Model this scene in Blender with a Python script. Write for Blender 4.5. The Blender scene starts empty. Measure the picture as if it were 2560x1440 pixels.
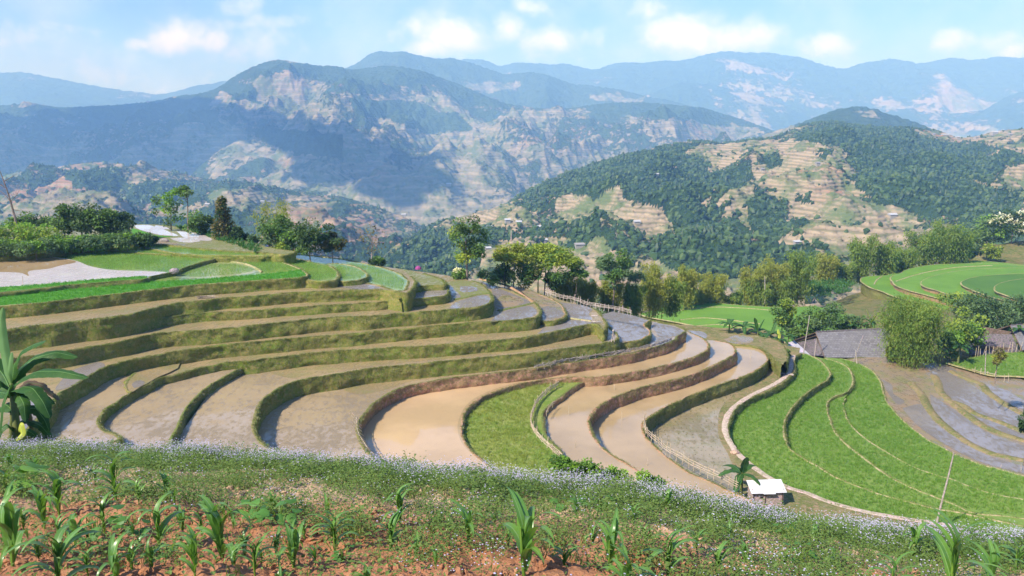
import bpy, math, random
import numpy as np
from mathutils import Vector, Matrix
from mathutils.geometry import tessellate_polygon
R = math.radians
S = bpy.context.scene
COL = S.collection

# ------------------------------------------------------------------ camera
F_PX, CX, CY, HZ = 2009.0, 1280.0, 720.0, 300.0
PITCH = math.atan((CY - HZ) / F_PX)
cam_d = bpy.data.cameras.new('camera'); cam = bpy.data.objects.new('camera', cam_d); COL.objects.link(cam)
cam_d.sensor_width = 36; cam_d.lens = 36 * F_PX / 2560; cam_d.clip_start = 0.1; cam_d.clip_end = 60000
cam.rotation_euler = (R(90) - PITCH, 0, 0)
S.camera = cam

# ------------------------------------------------------------------ world, sun, exposure
SUN_EL, SUN_AZ = R(43), R(229)          # compass azimuth from +Y, clockwise: the sun stands behind left
SUNV = np.array([math.cos(SUN_EL) * math.sin(SUN_AZ), math.cos(SUN_EL) * math.cos(SUN_AZ), math.sin(SUN_EL)])
sl = bpy.data.lights.new('sun', 'SUN'); sl.energy = 4.6; sl.angle = R(0.5); sl.color = (1, 0.95, 0.86)
so = bpy.data.objects.new('sun', sl); COL.objects.link(so)
so.rotation_euler = Vector(SUNV).to_track_quat('Z', 'Y').to_euler()
S.view_settings.view_transform = 'Standard'; S.view_settings.look = 'None'
S.view_settings.exposure = 0.7; S.view_settings.gamma = 1.0
S.cycles.use_denoising = True
S.cycles.max_bounces = 6; S.cycles.volume_bounces = 2; S.cycles.transparent_max_bounces = 8
S.cycles.caustics_reflective = False; S.cycles.caustics_refractive = False
S.cycles.sample_clamp_indirect = 4.0

def ray(px, py):
    px = np.asarray(px, float); py = np.asarray(py, float)
    c, s = math.cos(PITCH), math.sin(PITCH)
    return px - CX, F_PX * c - (py - CY) * s, -F_PX * s - (py - CY) * c
def at(px, py):                       # (X/Y, Z/Y)
    x, y, z = ray(px, py); return x / y, z / y
def U(px, py, z):                     # photo point -> point on the level z
    a, t = at(px, py); Y = z / t
    return np.stack([a * Y, Y, np.full_like(Y, z)], -1)
def UY(px, py, Y):                    # photo point at a forward distance Y
    a, t = at(px, py); return np.stack([a * Y, Y + 0 * a, t * Y], -1)
def proj(P):
    c, s = math.cos(PITCH), math.sin(PITCH)
    fwd = P[..., 1] * c - P[..., 2] * s; up = P[..., 1] * s + P[..., 2] * c
    fwd = np.where(fwd < 1e-3, 1e-3, fwd)
    return CX + F_PX * P[..., 0] / fwd, CY - F_PX * up / fwd

W = bpy.data.worlds.new('World'); S.world = W; W.use_nodes = True
nt = W.node_tree; nt.nodes.clear()
class G:                              # tiny node-graph helper
    def __init__(s, tree): s.t = tree
    def n(s, typ, **kw):
        nd = s.t.nodes.new(typ)
        for k, v in kw.items():
            if k.startswith('_'):
                setattr(nd, k[1:], v)
            else:
                key = int(k[1:]) if k[0] == 'i' and k[1:].isdigit() else k.replace('__', ' ')
                s.set(nd.inputs[key], v)
        return nd
    def set(s, inp, v):
        if isinstance(v, bpy.types.NodeSocket): s.t.links.new(v, inp)
        elif isinstance(v, bpy.types.Node): s.t.links.new(v.outputs[0], inp)
        else: inp.default_value = v
    def m(s, op, a, b=0.0, c=0.0, clamp=False):
        nd = s.t.nodes.new('ShaderNodeMath'); nd.operation = op; nd.use_clamp = clamp
        for i, v in enumerate((a, b, c)): s.set(nd.inputs[i], v)
        return nd.outputs[0]
    def mix(s, f, a, b, blend='MIX'):
        nd = s.t.nodes.new('ShaderNodeMix'); nd.data_type = 'RGBA'; nd.blend_type = blend
        def c4(v): return (*v, 1) if isinstance(v, tuple) and len(v) == 3 else v
        s.set(nd.inputs[0], f); s.set(nd.inputs[6], c4(a)); s.set(nd.inputs[7], c4(b))
        return nd.outputs[2]
    def step(s, v, lo, hi, clamp=True):
        nd = s.t.nodes.new('ShaderNodeMapRange'); nd.interpolation_type = 'SMOOTHSTEP'
        s.set(nd.inputs[0], v); nd.inputs[1].default_value = lo; nd.inputs[2].default_value = hi
        return nd.outputs[0]
    def noise(s, vec, scale, detail=4, rough=0.55, dist=0.0, out=0):
        nd = s.n('ShaderNodeTexNoise', Scale=scale, Detail=detail, Roughness=rough, Distortion=dist)
        if vec is not None: s.set(nd.inputs['Vector'], vec)
        return nd.outputs[out]
g = G(nt)
tc = g.n('ShaderNodeTexCoord')
sky = g.n('ShaderNodeTexSky', _sky_type='NISHITA', _sun_disc=False, _sun_elevation=SUN_EL, _sun_rotation=SUN_AZ,
          _altitude=900.0, _air_density=1.0, _dust_density=1.2, _ozone_density=1.2)
sep = g.n('ShaderNodeSeparateXYZ', Vector=tc.outputs['Generated'])
yy = g.m('MAXIMUM', sep.outputs[1], 0.02)
ax = g.m('DIVIDE', sep.outputs[0], yy); tz = g.m('DIVIDE', sep.outputs[2], yy)
wob = g.noise(tc.outputs['Generated'], 34, 8, 0.62)
wv = g.n('ShaderNodeSeparateColor', Color=g.noise(tc.outputs['Generated'], 13, 5, 0.6, out=1))
ax = g.m('ADD', ax, g.m('MULTIPLY', g.m('SUBTRACT', wv.outputs[0], .5), .07)); tz = g.m('ADD', tz, g.m('MULTIPLY', g.m('SUBTRACT', wv.outputs[1], .5), .03))
wob2 = g.noise(tc.outputs['Generated'], 9, 4, 0.6)
# cloud banks: centre px, py, half width, half height, weight (directions on the sky, taken from the photo)
CL = [(440, 92, 80, 40, .95), (540, 95, 60, 32, .8), (360, 108, 40, 18, .7), (190, 68, 70, 20, .4), (620, 60, 190, 22, .45), (90, 110, 190, 70, .35),
      (640, 115, 110, 45, .5), (595, 12, 60, 34, .5), (1120, 90, 105, 48, .9), (1080, 120, 60, 28, .85), (1265, 70, 60, 44, .65), (1370, 95, 90, 34, .7), (1330, 14, 45, 24, .75),
      (1480, 85, 60, 30, .5), (1650, 22, 80, 34, .55), (1720, 85, 100, 44, .95), (1850, 95, 120, 38, .9), (2065, 112, 80, 32, .75), (2400, 105, 60, 30, .75), (2480, 100, 60, 30, .5),
      (2530, 125, 60, 26, .6), (1000, 85, 55, 40, .4), (1300, 130, 420, 60, .3), (250, 190, 500, 90, .3), (-500, 60, 200, 70, .7), (3050, 80, 220, 70, .7)]
acc = None
for cx, cy, sx, sy, w in CL:
    a0, t0 = at(cx, cy); u = g.m('MULTIPLY', g.m('SUBTRACT', ax, float(a0)), F_PX / sx); v = g.m('MULTIPLY', g.m('SUBTRACT', tz, float(t0)), F_PX / sy)
    r2 = g.m('ADD', g.m('MULTIPLY', u, u), g.m('MULTIPLY', v, v))
    e = g.m('MULTIPLY', g.m('POWER', 2.718, g.m('MULTIPLY', r2, -0.8)), w)
    acc = e if acc is None else g.m('MAXIMUM', acc, e)
den = g.m('ADD', acc, g.m('MULTIPLY', g.m('SUBTRACT', wob, 0.5), 1.15))
den = g.m('ADD', den, g.m('MULTIPLY', g.m('SUBTRACT', wob2, 0.5), 0.5))
mask = g.m('ADD', g.m('MULTIPLY', g.step(den, 0.10, .7), .45), g.m('MULTIPLY', g.step(den, .45, 1.15), .55))
wisp = g.m('MULTIPLY', g.step(wob2, 0.38, 0.75), 0.25)
mask = g.m('MAXIMUM', mask, wisp)
ahead = g.step(sep.outputs[1], 0.05, 0.3)
mask = g.m('MULTIPLY', mask, ahead)
skyc = g.mix(1.0, sky.outputs[0], (.41, .615, 1.07), 'MULTIPLY')
cloudc = g.mix(mask, skyc, (7.0, 7.3, 7.9))
bg = g.n('ShaderNodeBackground', Color=cloudc, Strength=0.13)
wo = g.n('ShaderNodeOutputWorld', Surface=bg)

# ------------------------------------------------------------------ noise
def _hash(ix, iy, seed):
    h = (ix.astype(np.int64) * 374761393 + iy.astype(np.int64) * 668265263 + seed * 1442695041) & 0xffffffff
    h = ((h ^ (h >> 13)) * 1274126177) & 0xffffffff
    return ((h ^ (h >> 16)) & 0xffff) / 65536.0
def pn(x, y, seed=0):
    ix = np.floor(x); iy = np.floor(y); fx = x - ix; fy = y - iy
    def gr(i, j):
        a = _hash(ix + i, iy + j, seed) * 2 * math.pi
        return np.cos(a) * (fx - i) + np.sin(a) * (fy - j)
    u = fx * fx * fx * (fx * (fx * 6 - 15) + 10); v = fy * fy * fy * (fy * (fy * 6 - 15) + 10)
    a = gr(0, 0); b = gr(1, 0); c = gr(0, 1); d = gr(1, 1)
    return ((a + (b - a) * u) + ((c + (d - c) * u) - (a + (b - a) * u)) * v) * 1.5
def fbm(x, y, seed=0, o=5, gain=.5):
    r = 0; am = 1; f = 1
    for k in range(o): r = r + am * pn(x * f + 17.3 * k, y * f - 9.1 * k, seed + k); am *= gain; f *= 2.03
    return r
def ridged(x, y, seed=0, o=5):
    r = 0; am = .6; f = 1
    for k in range(o): r = r + am * (1 - np.abs(pn(x * f + 5.3 * k, y * f + 3.1 * k, seed + k)) * 2); am *= .5; f *= 2.1
    return r
def sst(x, lo, hi):
    t = np.clip((x - lo) / (hi - lo), 0, 1); return t * t * (3 - 2 * t)

# ------------------------------------------------------------------ mesh building
def mk(name, V, faces, mats=(), mi=None, smooth=False, parent=None, attr=None, **props):
    """V (n,3); faces = list of int arrays (m,k)"""
    V = np.asarray(V, np.float32); me = bpy.data.meshes.new(name)
    if not isinstance(faces, list): faces = [faces]
    elif len(faces) and not isinstance(faces[0], np.ndarray): faces = [np.array(faces)]
    faces = [np.asarray(f, np.int32) for f in faces if len(f)]
    me.vertices.add(len(V)); me.vertices.foreach_set('co', V.ravel())
    li = np.concatenate([f.ravel() for f in faces]); tot = np.concatenate([np.full(len(f), f.shape[1], np.int32) for f in faces])
    st = np.concatenate([[0], np.cumsum(tot)[:-1]]).astype(np.int32)
    me.loops.add(len(li)); me.loops.foreach_set('vertex_index', li)
    me.polygons.add(len(tot)); me.polygons.foreach_set('loop_start', st)
    if mi is not None: me.polygons.foreach_set('material_index', np.asarray(mi, np.int32))
    me.update(calc_edges=True)
    me.polygons.foreach_set('use_smooth', np.full(len(tot), bool(smooth)))
    for m in mats: me.materials.append(m)
    if attr is not None:
        for nm, arr in attr.items():
            a = me.attributes.new(nm, 'FLOAT_COLOR', 'POINT')
            c = np.ones((len(V), 4), np.float32); c[:, :arr.shape[1]] = arr; a.data.foreach_set('color', c.ravel())
    me.validate(clean_customdata=False)
    o = bpy.data.objects.new(name, me); COL.objects.link(o)
    if parent is not None: o.parent = parent
    for k, v in props.items(): o[k] = v
    return o
def thing(name, label, cat, loc=(0, 0, 0), rz=0.0, group=None):
    o = bpy.data.objects.new(name, None); COL.objects.link(o); o.location = [float(c) for c in loc]; o.rotation_euler = (0, 0, rz)
    o.empty_display_size = .2
    o['label'] = label; o['category'] = cat
    if group: o['group'] = group
    return o
def tag(o, label, cat, group=None):
    o['label'] = label; o['category'] = cat
    if group: o['group'] = group
    return o
def gridf(nu, nv):                    # quads of an nu x nv grid stored row-major [u][v]
    i = np.arange(nu - 1)[:, None] * nv + np.arange(nv - 1)[None, :]; i = i.ravel()
    return np.stack([i, i + nv, i + nv + 1, i + 1], -1)
class MB:                             # merges pieces into one mesh
    def __init__(s): s.V = []; s.F = {}; s.M = {}; s.n = 0
    def add(s, V, F, m=0):
        V = np.asarray(V, float); F = np.asarray(F, int)
        if not len(F): return
        s.V.append(V); s.F.setdefault(F.shape[1], []).append(F + s.n); s.M.setdefault(F.shape[1], []).append(np.full(len(F), m)); s.n += len(V)
    def box(s, c, d, m=0, rot=None):
        q = np.array([[x, y, z] for x in (-.5, .5) for y in (-.5, .5) for z in (-.5, .5)]) * np.array(d, float)
        if rot is not None: q = q @ np.array(rot).T
        s.add(q + np.array(c, float), [[0, 1, 3, 2], [4, 6, 7, 5], [0, 4, 5, 1], [2, 3, 7, 6], [0, 2, 6, 4], [1, 5, 7, 3]], m)
    def tube(s, P, rad, k=6, m=0, cap=True):
        P = np.asarray(P, float); rad = np.broadcast_to(np.asarray(rad, float), (len(P),))
        T = np.gradient(P, axis=0); T /= np.linalg.norm(T, axis=1)[:, None] + 1e-9
        ref = np.where(np.abs(T[:, 2:3]) > .9, np.array([[1, 0, 0.]]), np.array([[0, 0, 1.]]))
        A = np.cross(T, ref); A /= np.linalg.norm(A, axis=1)[:, None] + 1e-9; B = np.cross(T, A)
        th = np.arange(k) / k * 2 * math.pi
        V = P[:, None] + rad[:, None, None] * (np.cos(th)[None, :, None] * A[:, None] + np.sin(th)[None, :, None] * B[:, None])
        n = len(P); F = [[i * k + j, i * k + (j + 1) % k, (i + 1) * k + (j + 1) % k, (i + 1) * k + j] for i in range(n - 1) for j in range(k)]
        s.add(V.reshape(-1, 3), F, m)
        if cap and k == 4: s.add(V[-1], [[0, 1, 2, 3]], m)
        elif cap:
            s.add(np.vstack([V[-1], P[-1:] + T[-1:] * rad[-1] * .3]), [[j, (j + 1) % k, k] for j in range(k)], m)
    def build(s, name, mats, parent=None, smooth=False, **props):
        F = []; M = []
        for k in s.F: F.append(np.concatenate(s.F[k])); M.append(np.concatenate(s.M[k]))
        return mk(name, np.concatenate(s.V), F, mats if isinstance(mats, (list, tuple)) else [mats], np.concatenate(M), smooth, parent, **props)

# ------------------------------------------------------------------ materials
def mat(name, fn=None, color=(.5, .5, .5), rough=.9, spec=.2, **kw):
    m = bpy.data.materials.new(name); m.use_nodes = True; t = m.node_tree; g = G(t)
    b = t.nodes['Principled BSDF']; b.inputs['Roughness'].default_value = rough
    b.inputs['Specular IOR Level'].default_value = spec; b.inputs['Base Color'].default_value = (*color, 1)
    for k, v in kw.items(): b.inputs[k].default_value = v
    if fn: fn(g, b)
    return m
def bump(g, b, h, strength=.5, dist=.1):
    g.set(b.inputs['Normal'], g.n('ShaderNodeBump', Strength=strength, Distance=dist, Height=h))
def OC(g): return g.n('ShaderNodeTexCoord').outputs['Object']
def GP(g): return g.n('ShaderNodeNewGeometry').outputs['Position']
def stretch(g, v, s): return g.n('ShaderNodeMapping', Vector=v, Scale=s).outputs[0]
def leafmat(name, c1, c2, c3=None, scale=1.5, trans=.25, rough=.55, spec=.3):
    def f(g, b):
        p = GP(g); rnd = g.n('ShaderNodeObjectInfo').outputs['Random']
        n = g.noise(p, scale, 2, .6); n2 = g.noise(p, scale * 9, 1, .5)
        c = g.mix(g.step(n, .3, .7), c1, c2)
        if c3: c = g.mix(g.m('MULTIPLY', g.step(n2, .55, .75), .8), c, c3)
        c = g.mix(g.m('MULTIPLY', g.m('SUBTRACT', rnd, .3), .25), c, (c2[0] * 1.25, c2[1] * 1.1, c2[2] * .7))
        g.set(b.inputs['Base Color'], c)
        tr = g.n('ShaderNodeBsdfTranslucent', Color=g.mix(1.0, c, (1.5, 1.5, .7), 'MULTIPLY'))
        ms = g.n('ShaderNodeMixShader', i0=trans, i1=b.outputs[0], i2=tr.outputs[0])
        g.set(g.t.nodes['Material Output'].inputs['Surface'], ms)
    return mat(name, f, rough=rough, spec=spec)
HAZE_D=2.5e-4
# ------------------------------------------------------------------ far land: real ridges at real distances
def inpoly(px, py, poly):
    r = np.zeros(px.shape, bool); n = len(poly)
    for i in range(n):
        x1, y1 = poly[i]; x2, y2 = poly[(i + 1) % n]
        if y1 == y2: continue
        c = ((y1 > py) != (y2 > py)) & (px < (x2 - x1) * (py - y1) / (y2 - y1) + x1); r ^= c
    return r
def landmat(name, forest=(.022, .050, .022), forest2=(.045, .085, .03), bare=(.34, .27, .18), red=(.34, .18, .11), grass=(.12, .16, .065), sc=1.0, terr=3.0):
    def f(g, b):
        p = GP(g); at_ = g.n('ShaderNodeAttribute', _attribute_name='cover'); s3 = g.n('ShaderNodeSeparateColor', Color=at_.outputs['Color'])
        n1 = g.noise(p, .022 / sc, 7, .7); n2 = g.noise(p, .09 / sc, 5, .7); n3 = g.noise(p, .005 / sc, 3, .5)
        fm = g.step(g.m('ADD', s3.outputs[0], g.m('ADD', g.m('MULTIPLY', g.m('SUBTRACT', n1, .5), 1.0), g.m('MULTIPLY', g.m('SUBTRACT', n2, .5), 1.1))), .45, .55)
        # contour terracing: thin level lines, bent by noise
        z = g.n('ShaderNodeSeparateXYZ', Vector=p).outputs[2]
        w = g.m('SINE', g.m('ADD', g.m('MULTIPLY', z, 6.283 / (terr * sc)), g.m('MULTIPLY', n3, 14)))
        w2 = g.m('SINE', g.m('ADD', g.m('MULTIPLY', z, 6.283 / (terr * sc * 2.7)), g.m('MULTIPLY', n1, 10)))
        br = g.mix(g.step(g.m('ADD', s3.outputs[1], g.m('MULTIPLY', g.m('SUBTRACT', n3, .5), 1.6)), .45, .75), bare, red)
        br = g.mix(g.m('MULTIPLY', g.step(w, -.1, .8), g.m('MULTIPLY', s3.outputs[2], .75)), br, (.17, .16, .09))
        br = g.mix(g.m('MULTIPLY', g.step(w2, .1, .9), .35), br, (.44, .36, .25))
        gr = g.mix(g.step(g.m('ADD', n1, g.m('MULTIPLY', n2, .3)), .58, .75), br, grass)
        fc = g.mix(g.step(n2, .35, .65), forest, forest2)
        g.set(b.inputs['Base Color'], g.mix(fm, gr, fc))
        hb = g.m('ADD', g.m('MULTIPLY', g.m('MULTIPLY', n2, fm), 2.2), g.m('MULTIPLY', w, .10))
        bump(g, b, hb, 1.0, 3.5 * sc)
    return mat(name, f, rough=1, spec=0)
ML1 = landmat('hill_cover', sc=1.0, terr=3.2)
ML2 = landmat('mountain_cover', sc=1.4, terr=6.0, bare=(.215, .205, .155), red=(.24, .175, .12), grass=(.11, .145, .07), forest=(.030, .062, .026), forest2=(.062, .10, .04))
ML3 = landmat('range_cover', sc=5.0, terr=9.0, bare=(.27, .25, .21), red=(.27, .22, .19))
ML4 = landmat('foothill_cover', sc=1.3, terr=4.0, bare=(.24, .205, .145), red=(.27, .16, .105), forest=(.028, .060, .024), forest2=(.055, .095, .035), grass=(.10, .14, .06))

FAR = {}
def ridge(name, crest, Rc, foot, Rf, nu, nv, amp, seed, m, cover, prof=1.0, nsc=300., rag=0., back=.5, gul=1.0):
    cp = np.array(crest, float); fp = np.array(foot, float)
    ca, ct = at(cp[:, 0], cp[:, 1]); fa, ft = at(fp[:, 0], fp[:, 1])
    a = np.linspace(ca.min(), ca.max(), nu)
    tcr = np.interp(a, ca, ct); tf = np.interp(a, fa, ft)
    # round the traced polyline a little
    k = max(1, nu // 160); ker = np.ones(2 * k + 1) / (2 * k + 1); tcr = np.convolve(np.pad(tcr, k, 'edge'), ker, 'valid')
    Yc = np.interp(a, ca, np.asarray(Rc, float) if np.ndim(Rc) else np.full(len(ca), float(Rc)))
    Yf = np.interp(a, fa, np.asarray(Rf, float) if np.ndim(Rf) else np.full(len(fa), float(Rf)))
    nb = max(6, nv // 6); v = np.concatenate([np.linspace(0, 1, nv), 1 + np.linspace(0, back, nb + 1)[1:]])
    zc = tcr * Yc; zf = tf * Yf
    Yg = Yf[:, None] + (Yc - Yf)[:, None] * v[None]
    vv = np.clip(v, 0, 1)
    Z = zf[:, None] + (zc - zf)[:, None] * (vv ** prof)[None]
    Z = Z - np.clip(v - 1, 0, 9)[None] * (Yc - Yf)[:, None] * .7
    X = a[:, None] * Yg
    env = np.clip(np.sin(np.pi * np.clip(v, 0, 1)), 0, 1) ** .6
    env = np.where(v > 1, np.clip((v - 1) * 3, 0, 1), env)[None]
    nz = ridged(X / nsc, Yg / (nsc * 1.7), seed) - .75
    nz = nz * gul + .5 * fbm(X / nsc * 2.2, Yg / nsc * 2.2, seed + 9, 5)
    Z = Z + amp * nz * env
    if rag: Z = Z + rag * fbm(X / (rag * 5), Yg / (rag * 5), seed + 3, 3) + rag * .6 * np.abs(fbm(X / (rag * 18), Yg / (rag * 18), seed + 4, 3))
    P = np.stack([X, Yg, Z], -1)
    px, py = proj(P)
    C = cover(px, py, X, Yg, Z, v[None] + 0 * X)
    o = mk(name, P.reshape(-1, 3), gridf(nu, len(v)), [m], smooth=True, attr={'cover': np.clip(C, 0, 1).reshape(-1, 3)}, kind='structure')
    FAR[name] = (P, C)
    return o
def cov(base, bares=(), woods=(), red=.2, terr=1.0, nsc=400, seed=5, top=0., bf=.15):
    def f(px, py, X, Y, Z, v):
        F = base + 0 * px
        n = fbm(X / nsc, Y / nsc * .7, seed, 5)
        F = F + n * .45 + top * sst(v, .8, .97)
        jx = px + 14 * fbm(X / (nsc * .16), Z / (nsc * .10), seed + 31, 4); jy = py + 9 * fbm(X / (nsc * .16) + 7, Z / (nsc * .10), seed + 37, 4)
        for q in bares: F = np.where(inpoly(jx, jy, q), bf + .4 * n, F)
        for q in woods: F = np.where(inpoly(jx, jy, q), .98 + .1 * n, F)
        Rd = red + .5 * fbm(X / nsc * .8, Y / nsc * .8, seed + 50, 3)
        return np.stack([F, Rd, terr + 0 * F], -1)
    return f

# nearest far hill on the right, with its long spur down to the valley floor
hillB = [(930, 655), (970, 625), (1010, 600), (1060, 575), (1120, 552), (1190, 532), (1240, 520), (1275, 505), (1330, 470), (1400, 440), (1480, 412), (1550, 392), (1600, 380), (1650, 368), (1700, 356), (1745, 352), (1790, 358), (1850, 354),
         (1910, 345), (1960, 338), (1990, 322), (2040, 308), (2085, 303), (2130, 312), (2200, 318), (2250, 320), (2300, 322), (2340, 324), (2370, 335), (2400, 346), (2430, 343), (2480, 332), (2560, 322), (2700, 310), (2900, 320)]
hB_R = [900, 930, 960, 990, 1020, 1060, 1090, 1110, 1150, 1190, 1240, 1280, 1310, 1340, 1370, 1390, 1400, 1420, 1440, 1460, 1480, 1500, 1510, 1520, 1530, 1540, 1550, 1560, 1560, 1560, 1560, 1560, 1560, 1560, 1560]
bareB = [[(1735, 366), (1790, 362), (1870, 362), (1965, 358), (2100, 357), (2112, 396), (2085, 420), (2120, 440), (2155, 470), (2160, 520), (2140, 560), (2080, 545), (2030, 560), (1990, 530), (1960, 500), (1900, 505), (1880, 465), (1820, 425), (1780, 430), (1770, 460), (1760, 400), (1715, 385)],
         [(1748, 545), (1800, 500), (1835, 474), (1880, 462), (1878, 490), (1850, 520), (1830, 538), (1780, 545)], [(1385, 500), (1440, 482), (1480, 506), (1470, 545), (1420, 548)], [(1500, 478), (1552, 462), (1560, 510), (1515, 530)],
         [(1510, 530), (1600, 528), (1652, 530), (1660, 590), (1648, 600), (1600, 585), (1540, 560)], [(1600, 555), (1640, 530), (1672, 552), (1655, 600), (1630, 600)], [(1935, 600), (1980, 582), (2002, 612), (1960, 628)],
         [(2005, 570), (2050, 560), (2120, 562), (2160, 590), (2250, 600), (2260, 660), (2160, 640), (2060, 620), (2010, 600)], [(1850, 520), (1880, 522), (1884, 585), (1858, 560)], [(2300, 385), (2250, 380), (2255, 392), (2330, 402)],
         [(2400, 352), (2470, 338), (2600, 330), (2700, 330), (2700, 390), (2560, 385), (2470, 366)], [(2505, 425), (2560, 405), (2640, 420), (2600, 500), (2520, 470)], [(2290, 330), (2370, 338), (2360, 350), (2300, 345)],
         [(1150, 545), (1270, 520), (1340, 530), (1330, 560), (1250, 560), (1160, 580)], [(1520, 700), (1650, 640), (1760, 645), (1880, 690), (1900, 760), (1600, 790)], [(1240, 600), (1330, 600), (1300, 700), (1200, 740), (1150, 690), (1210, 640)],
         [(1180, 600), (1500, 590), (1560, 650), (1380, 640), (1200, 620)], [(2140, 440), (2240, 470), (2230, 500), (2160, 495)], [(1990, 470), (2060, 455), (2110, 480), (2090, 520), (2000, 515)],
         [(1715, 650), (1810, 655), (1800, 690), (1730, 690)], [(2090, 480), (2300, 540), (2290, 570), (2120, 545)], [(1830, 630), (1850, 600), (1856, 640), (1820, 680)]]
woodB = [[(1270, 505), (1400, 440), (1600, 380), (1740, 350), (1720, 395), (1690, 420), (1770, 425), (1780, 455), (1760, 500), (1700, 560), (1660, 520), (1560, 500), (1545, 460), (1480, 500), (1420, 480), (1330, 500)],
         [(1560, 500), (1700, 470), (1750, 520), (1840, 500), (1780, 560), (1850, 600), (1780, 640), (1700, 620), (1650, 500)], [(1890, 470), (1960, 520), (1980, 580), (1930, 600), (1880, 570), (1870, 520)],
         [(1905, 395), (1940, 385), (1962, 410), (1930, 418)], [(1825, 420), (1860, 410), (1880, 440), (1865, 460), (1830, 445)], [(1990, 330), (2090, 303), (2240, 322), (2340, 350), (2400, 380), (2500, 410), (2480, 460), (2380, 440), (2200, 440), (2130, 420), (2110, 370), (1990, 350)],
         [(2140, 420), (2400, 450), (2560, 500), (2560, 560), (2400, 550), (2250, 520), (2150, 470)], [(2040, 380), (2080, 372), (2070, 400)], [(1985, 495), (2030, 488), (2040, 508), (1990, 512)], [(1500, 520), (1480, 600), (1420, 620), (1440, 560)],
         [(960, 640), (1080, 580), (1180, 600), (1200, 660), (1140, 700), (980, 680)], [(1680, 600), (1840, 590), (1900, 640), (1840, 700), (1700, 680), (1640, 640)], [(2380, 560), (2560, 540), (2560, 620), (2420, 600)]]
ridge('far_hill', hillB, hB_R, [(930, 760), (1200, 790), (1600, 840), (2000, 830), (2560, 800), (2900, 800)], [330, 330, 340, 360, 380, 380], 900, 330, 26, 11, ML1,
      cov(.50, bareB, woodB, red=.25, terr=1.0, nsc=160, seed=5), prof=.72, nsc=150., rag=1.6, gul=1.1)
# low foothills left of it, below the shaded mountain
ridge('foothill', [(-500, 470), (-200, 440), (0, 436), (60, 432), (120, 424), (200, 408), (250, 406), (320, 416), (420, 432), (520, 446), (600, 466), (660, 474), (760, 480), (850, 492), (930, 514), (1000, 545), (1060, 568), (1120, 590), (1200, 620)],
      [2300, 2300, 2250, 2200, 2150, 2100, 2100, 2050, 2000, 1950, 1900, 1850, 1800, 1750, 1700, 1650, 1600, 1600, 1600], [(-500, 700), (300, 690), (900, 720), (1200, 740)], [620, 600, 560, 540], 640, 240, 60, 23, ML4,
      cov(.50, [[(600, 475), (760, 482), (840, 500), (820, 530), (700, 540), (560, 520), (480, 495)], [(120, 500), (240, 540), (200, 600), (60, 600), (60, 520)], [(300, 440), (370, 440), (360, 455), (310, 455)], [(740, 500), (830, 505), (840, 530), (770, 525)], [(190, 410), (260, 408), (255, 420), (200, 420)]],
          [[(160, 425), (290, 420), (320, 450), (300, 475), (180, 470)], [(320, 460), (480, 450), (520, 500), (400, 520), (310, 490)]], red=.55, terr=.8, nsc=260, seed=25), prof=.8, nsc=330., rag=2.2, gul=1.0)
# the big central mountain
bareM = [[(560, 225), (640, 200), (720, 180), (740, 215), (690, 235), (650, 250), (640, 300), (600, 290), (520, 255)], [(690, 245), (735, 235), (745, 290), (700, 310), (680, 280)], [(755, 255), (800, 235), (870, 240), (885, 300), (850, 330), (780, 330), (750, 290)],
         [(870, 232), (1060, 240), (1120, 248), (1080, 256), (880, 246)], [(530, 340), (600, 335), (660, 370), (760, 420), (850, 440), (900, 470), (850, 480), (700, 470), (540, 460), (500, 400)], [(900, 290), (960, 290), (1000, 330), (960, 400), (880, 410), (850, 380)],
         [(1030, 330), (1180, 325), (1200, 400), (1260, 470), (1340, 480), (1300, 440), (1220, 350), (1200, 300), (1150, 320)], [(1160, 262), (1300, 262), (1480, 275), (1480, 300), (1400, 285), (1200, 275)], [(130, 300), (200, 292), (200, 310), (140, 318)], [(0, 318), (60, 312), (40, 335), (0, 340)],
         [(1560, 290), (1660, 292), (1900, 315), (1900, 330), (1700, 308), (1580, 300)], [(1100, 440), (1200, 430), (1260, 460), (1320, 480), (1240, 480), (1120, 460)], [(1560, 300), (1900, 320), (1880, 345), (1700, 350), (1600, 330)]]
woodM = [[(590, 190), (680, 150), (760, 160), (880, 170), (1020, 172), (1100, 195), (1060, 215), (900, 200), (800, 200), (720, 180), (640, 195)], [(1480, 262), (1600, 256), (1750, 270), (1900, 305), (1900, 318), (1700, 300), (1560, 285), (1480, 285)],
         [(880, 255), (1000, 250), (1160, 290), (1180, 330), (1050, 330), (960, 290), (880, 280)], [(0, 265), (230, 262), (420, 250), (520, 250), (560, 330), (480, 300), (200, 300), (60, 290), (0, 300)], [(560, 210), (640, 210), (640, 250), (580, 250)], [(800, 330), (860, 340), (860, 400), (700, 380), (620, 330), (700, 320)]]
ridge('mountain', [(-700, 290), (-300, 275), (-60, 268), (0, 264), (40, 262), (70, 270), (150, 270), (230, 265), (300, 262), (360, 256), (420, 248), (490, 236), (530, 226), (560, 210), (588, 188), (630, 168), (670, 152), (705, 148), (740, 158), (790, 166), (835, 163), (880, 176), (920, 170), (960, 163),
       (1010, 168), (1060, 180), (1110, 196), (1160, 216), (1210, 238), (1260, 258), (1340, 270), (1420, 272), (1480, 262), (1540, 256), (1600, 256), (1660, 260), (1720, 266), (1780, 278), (1850, 296), (1910, 318), (1970, 345), (2050, 380)],
      3900, [(-700, 560), (300, 560), (900, 575), (1500, 580), (2050, 560)], [2150, 2100, 1900, 1900, 2000], 1300, 420, 135, 41, ML2, cov(.41, bareM, woodM, red=.25, terr=.6, nsc=420, seed=45, top=.35, bf=.30), prof=.9, nsc=620., rag=3.5, gul=1.25)
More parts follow.
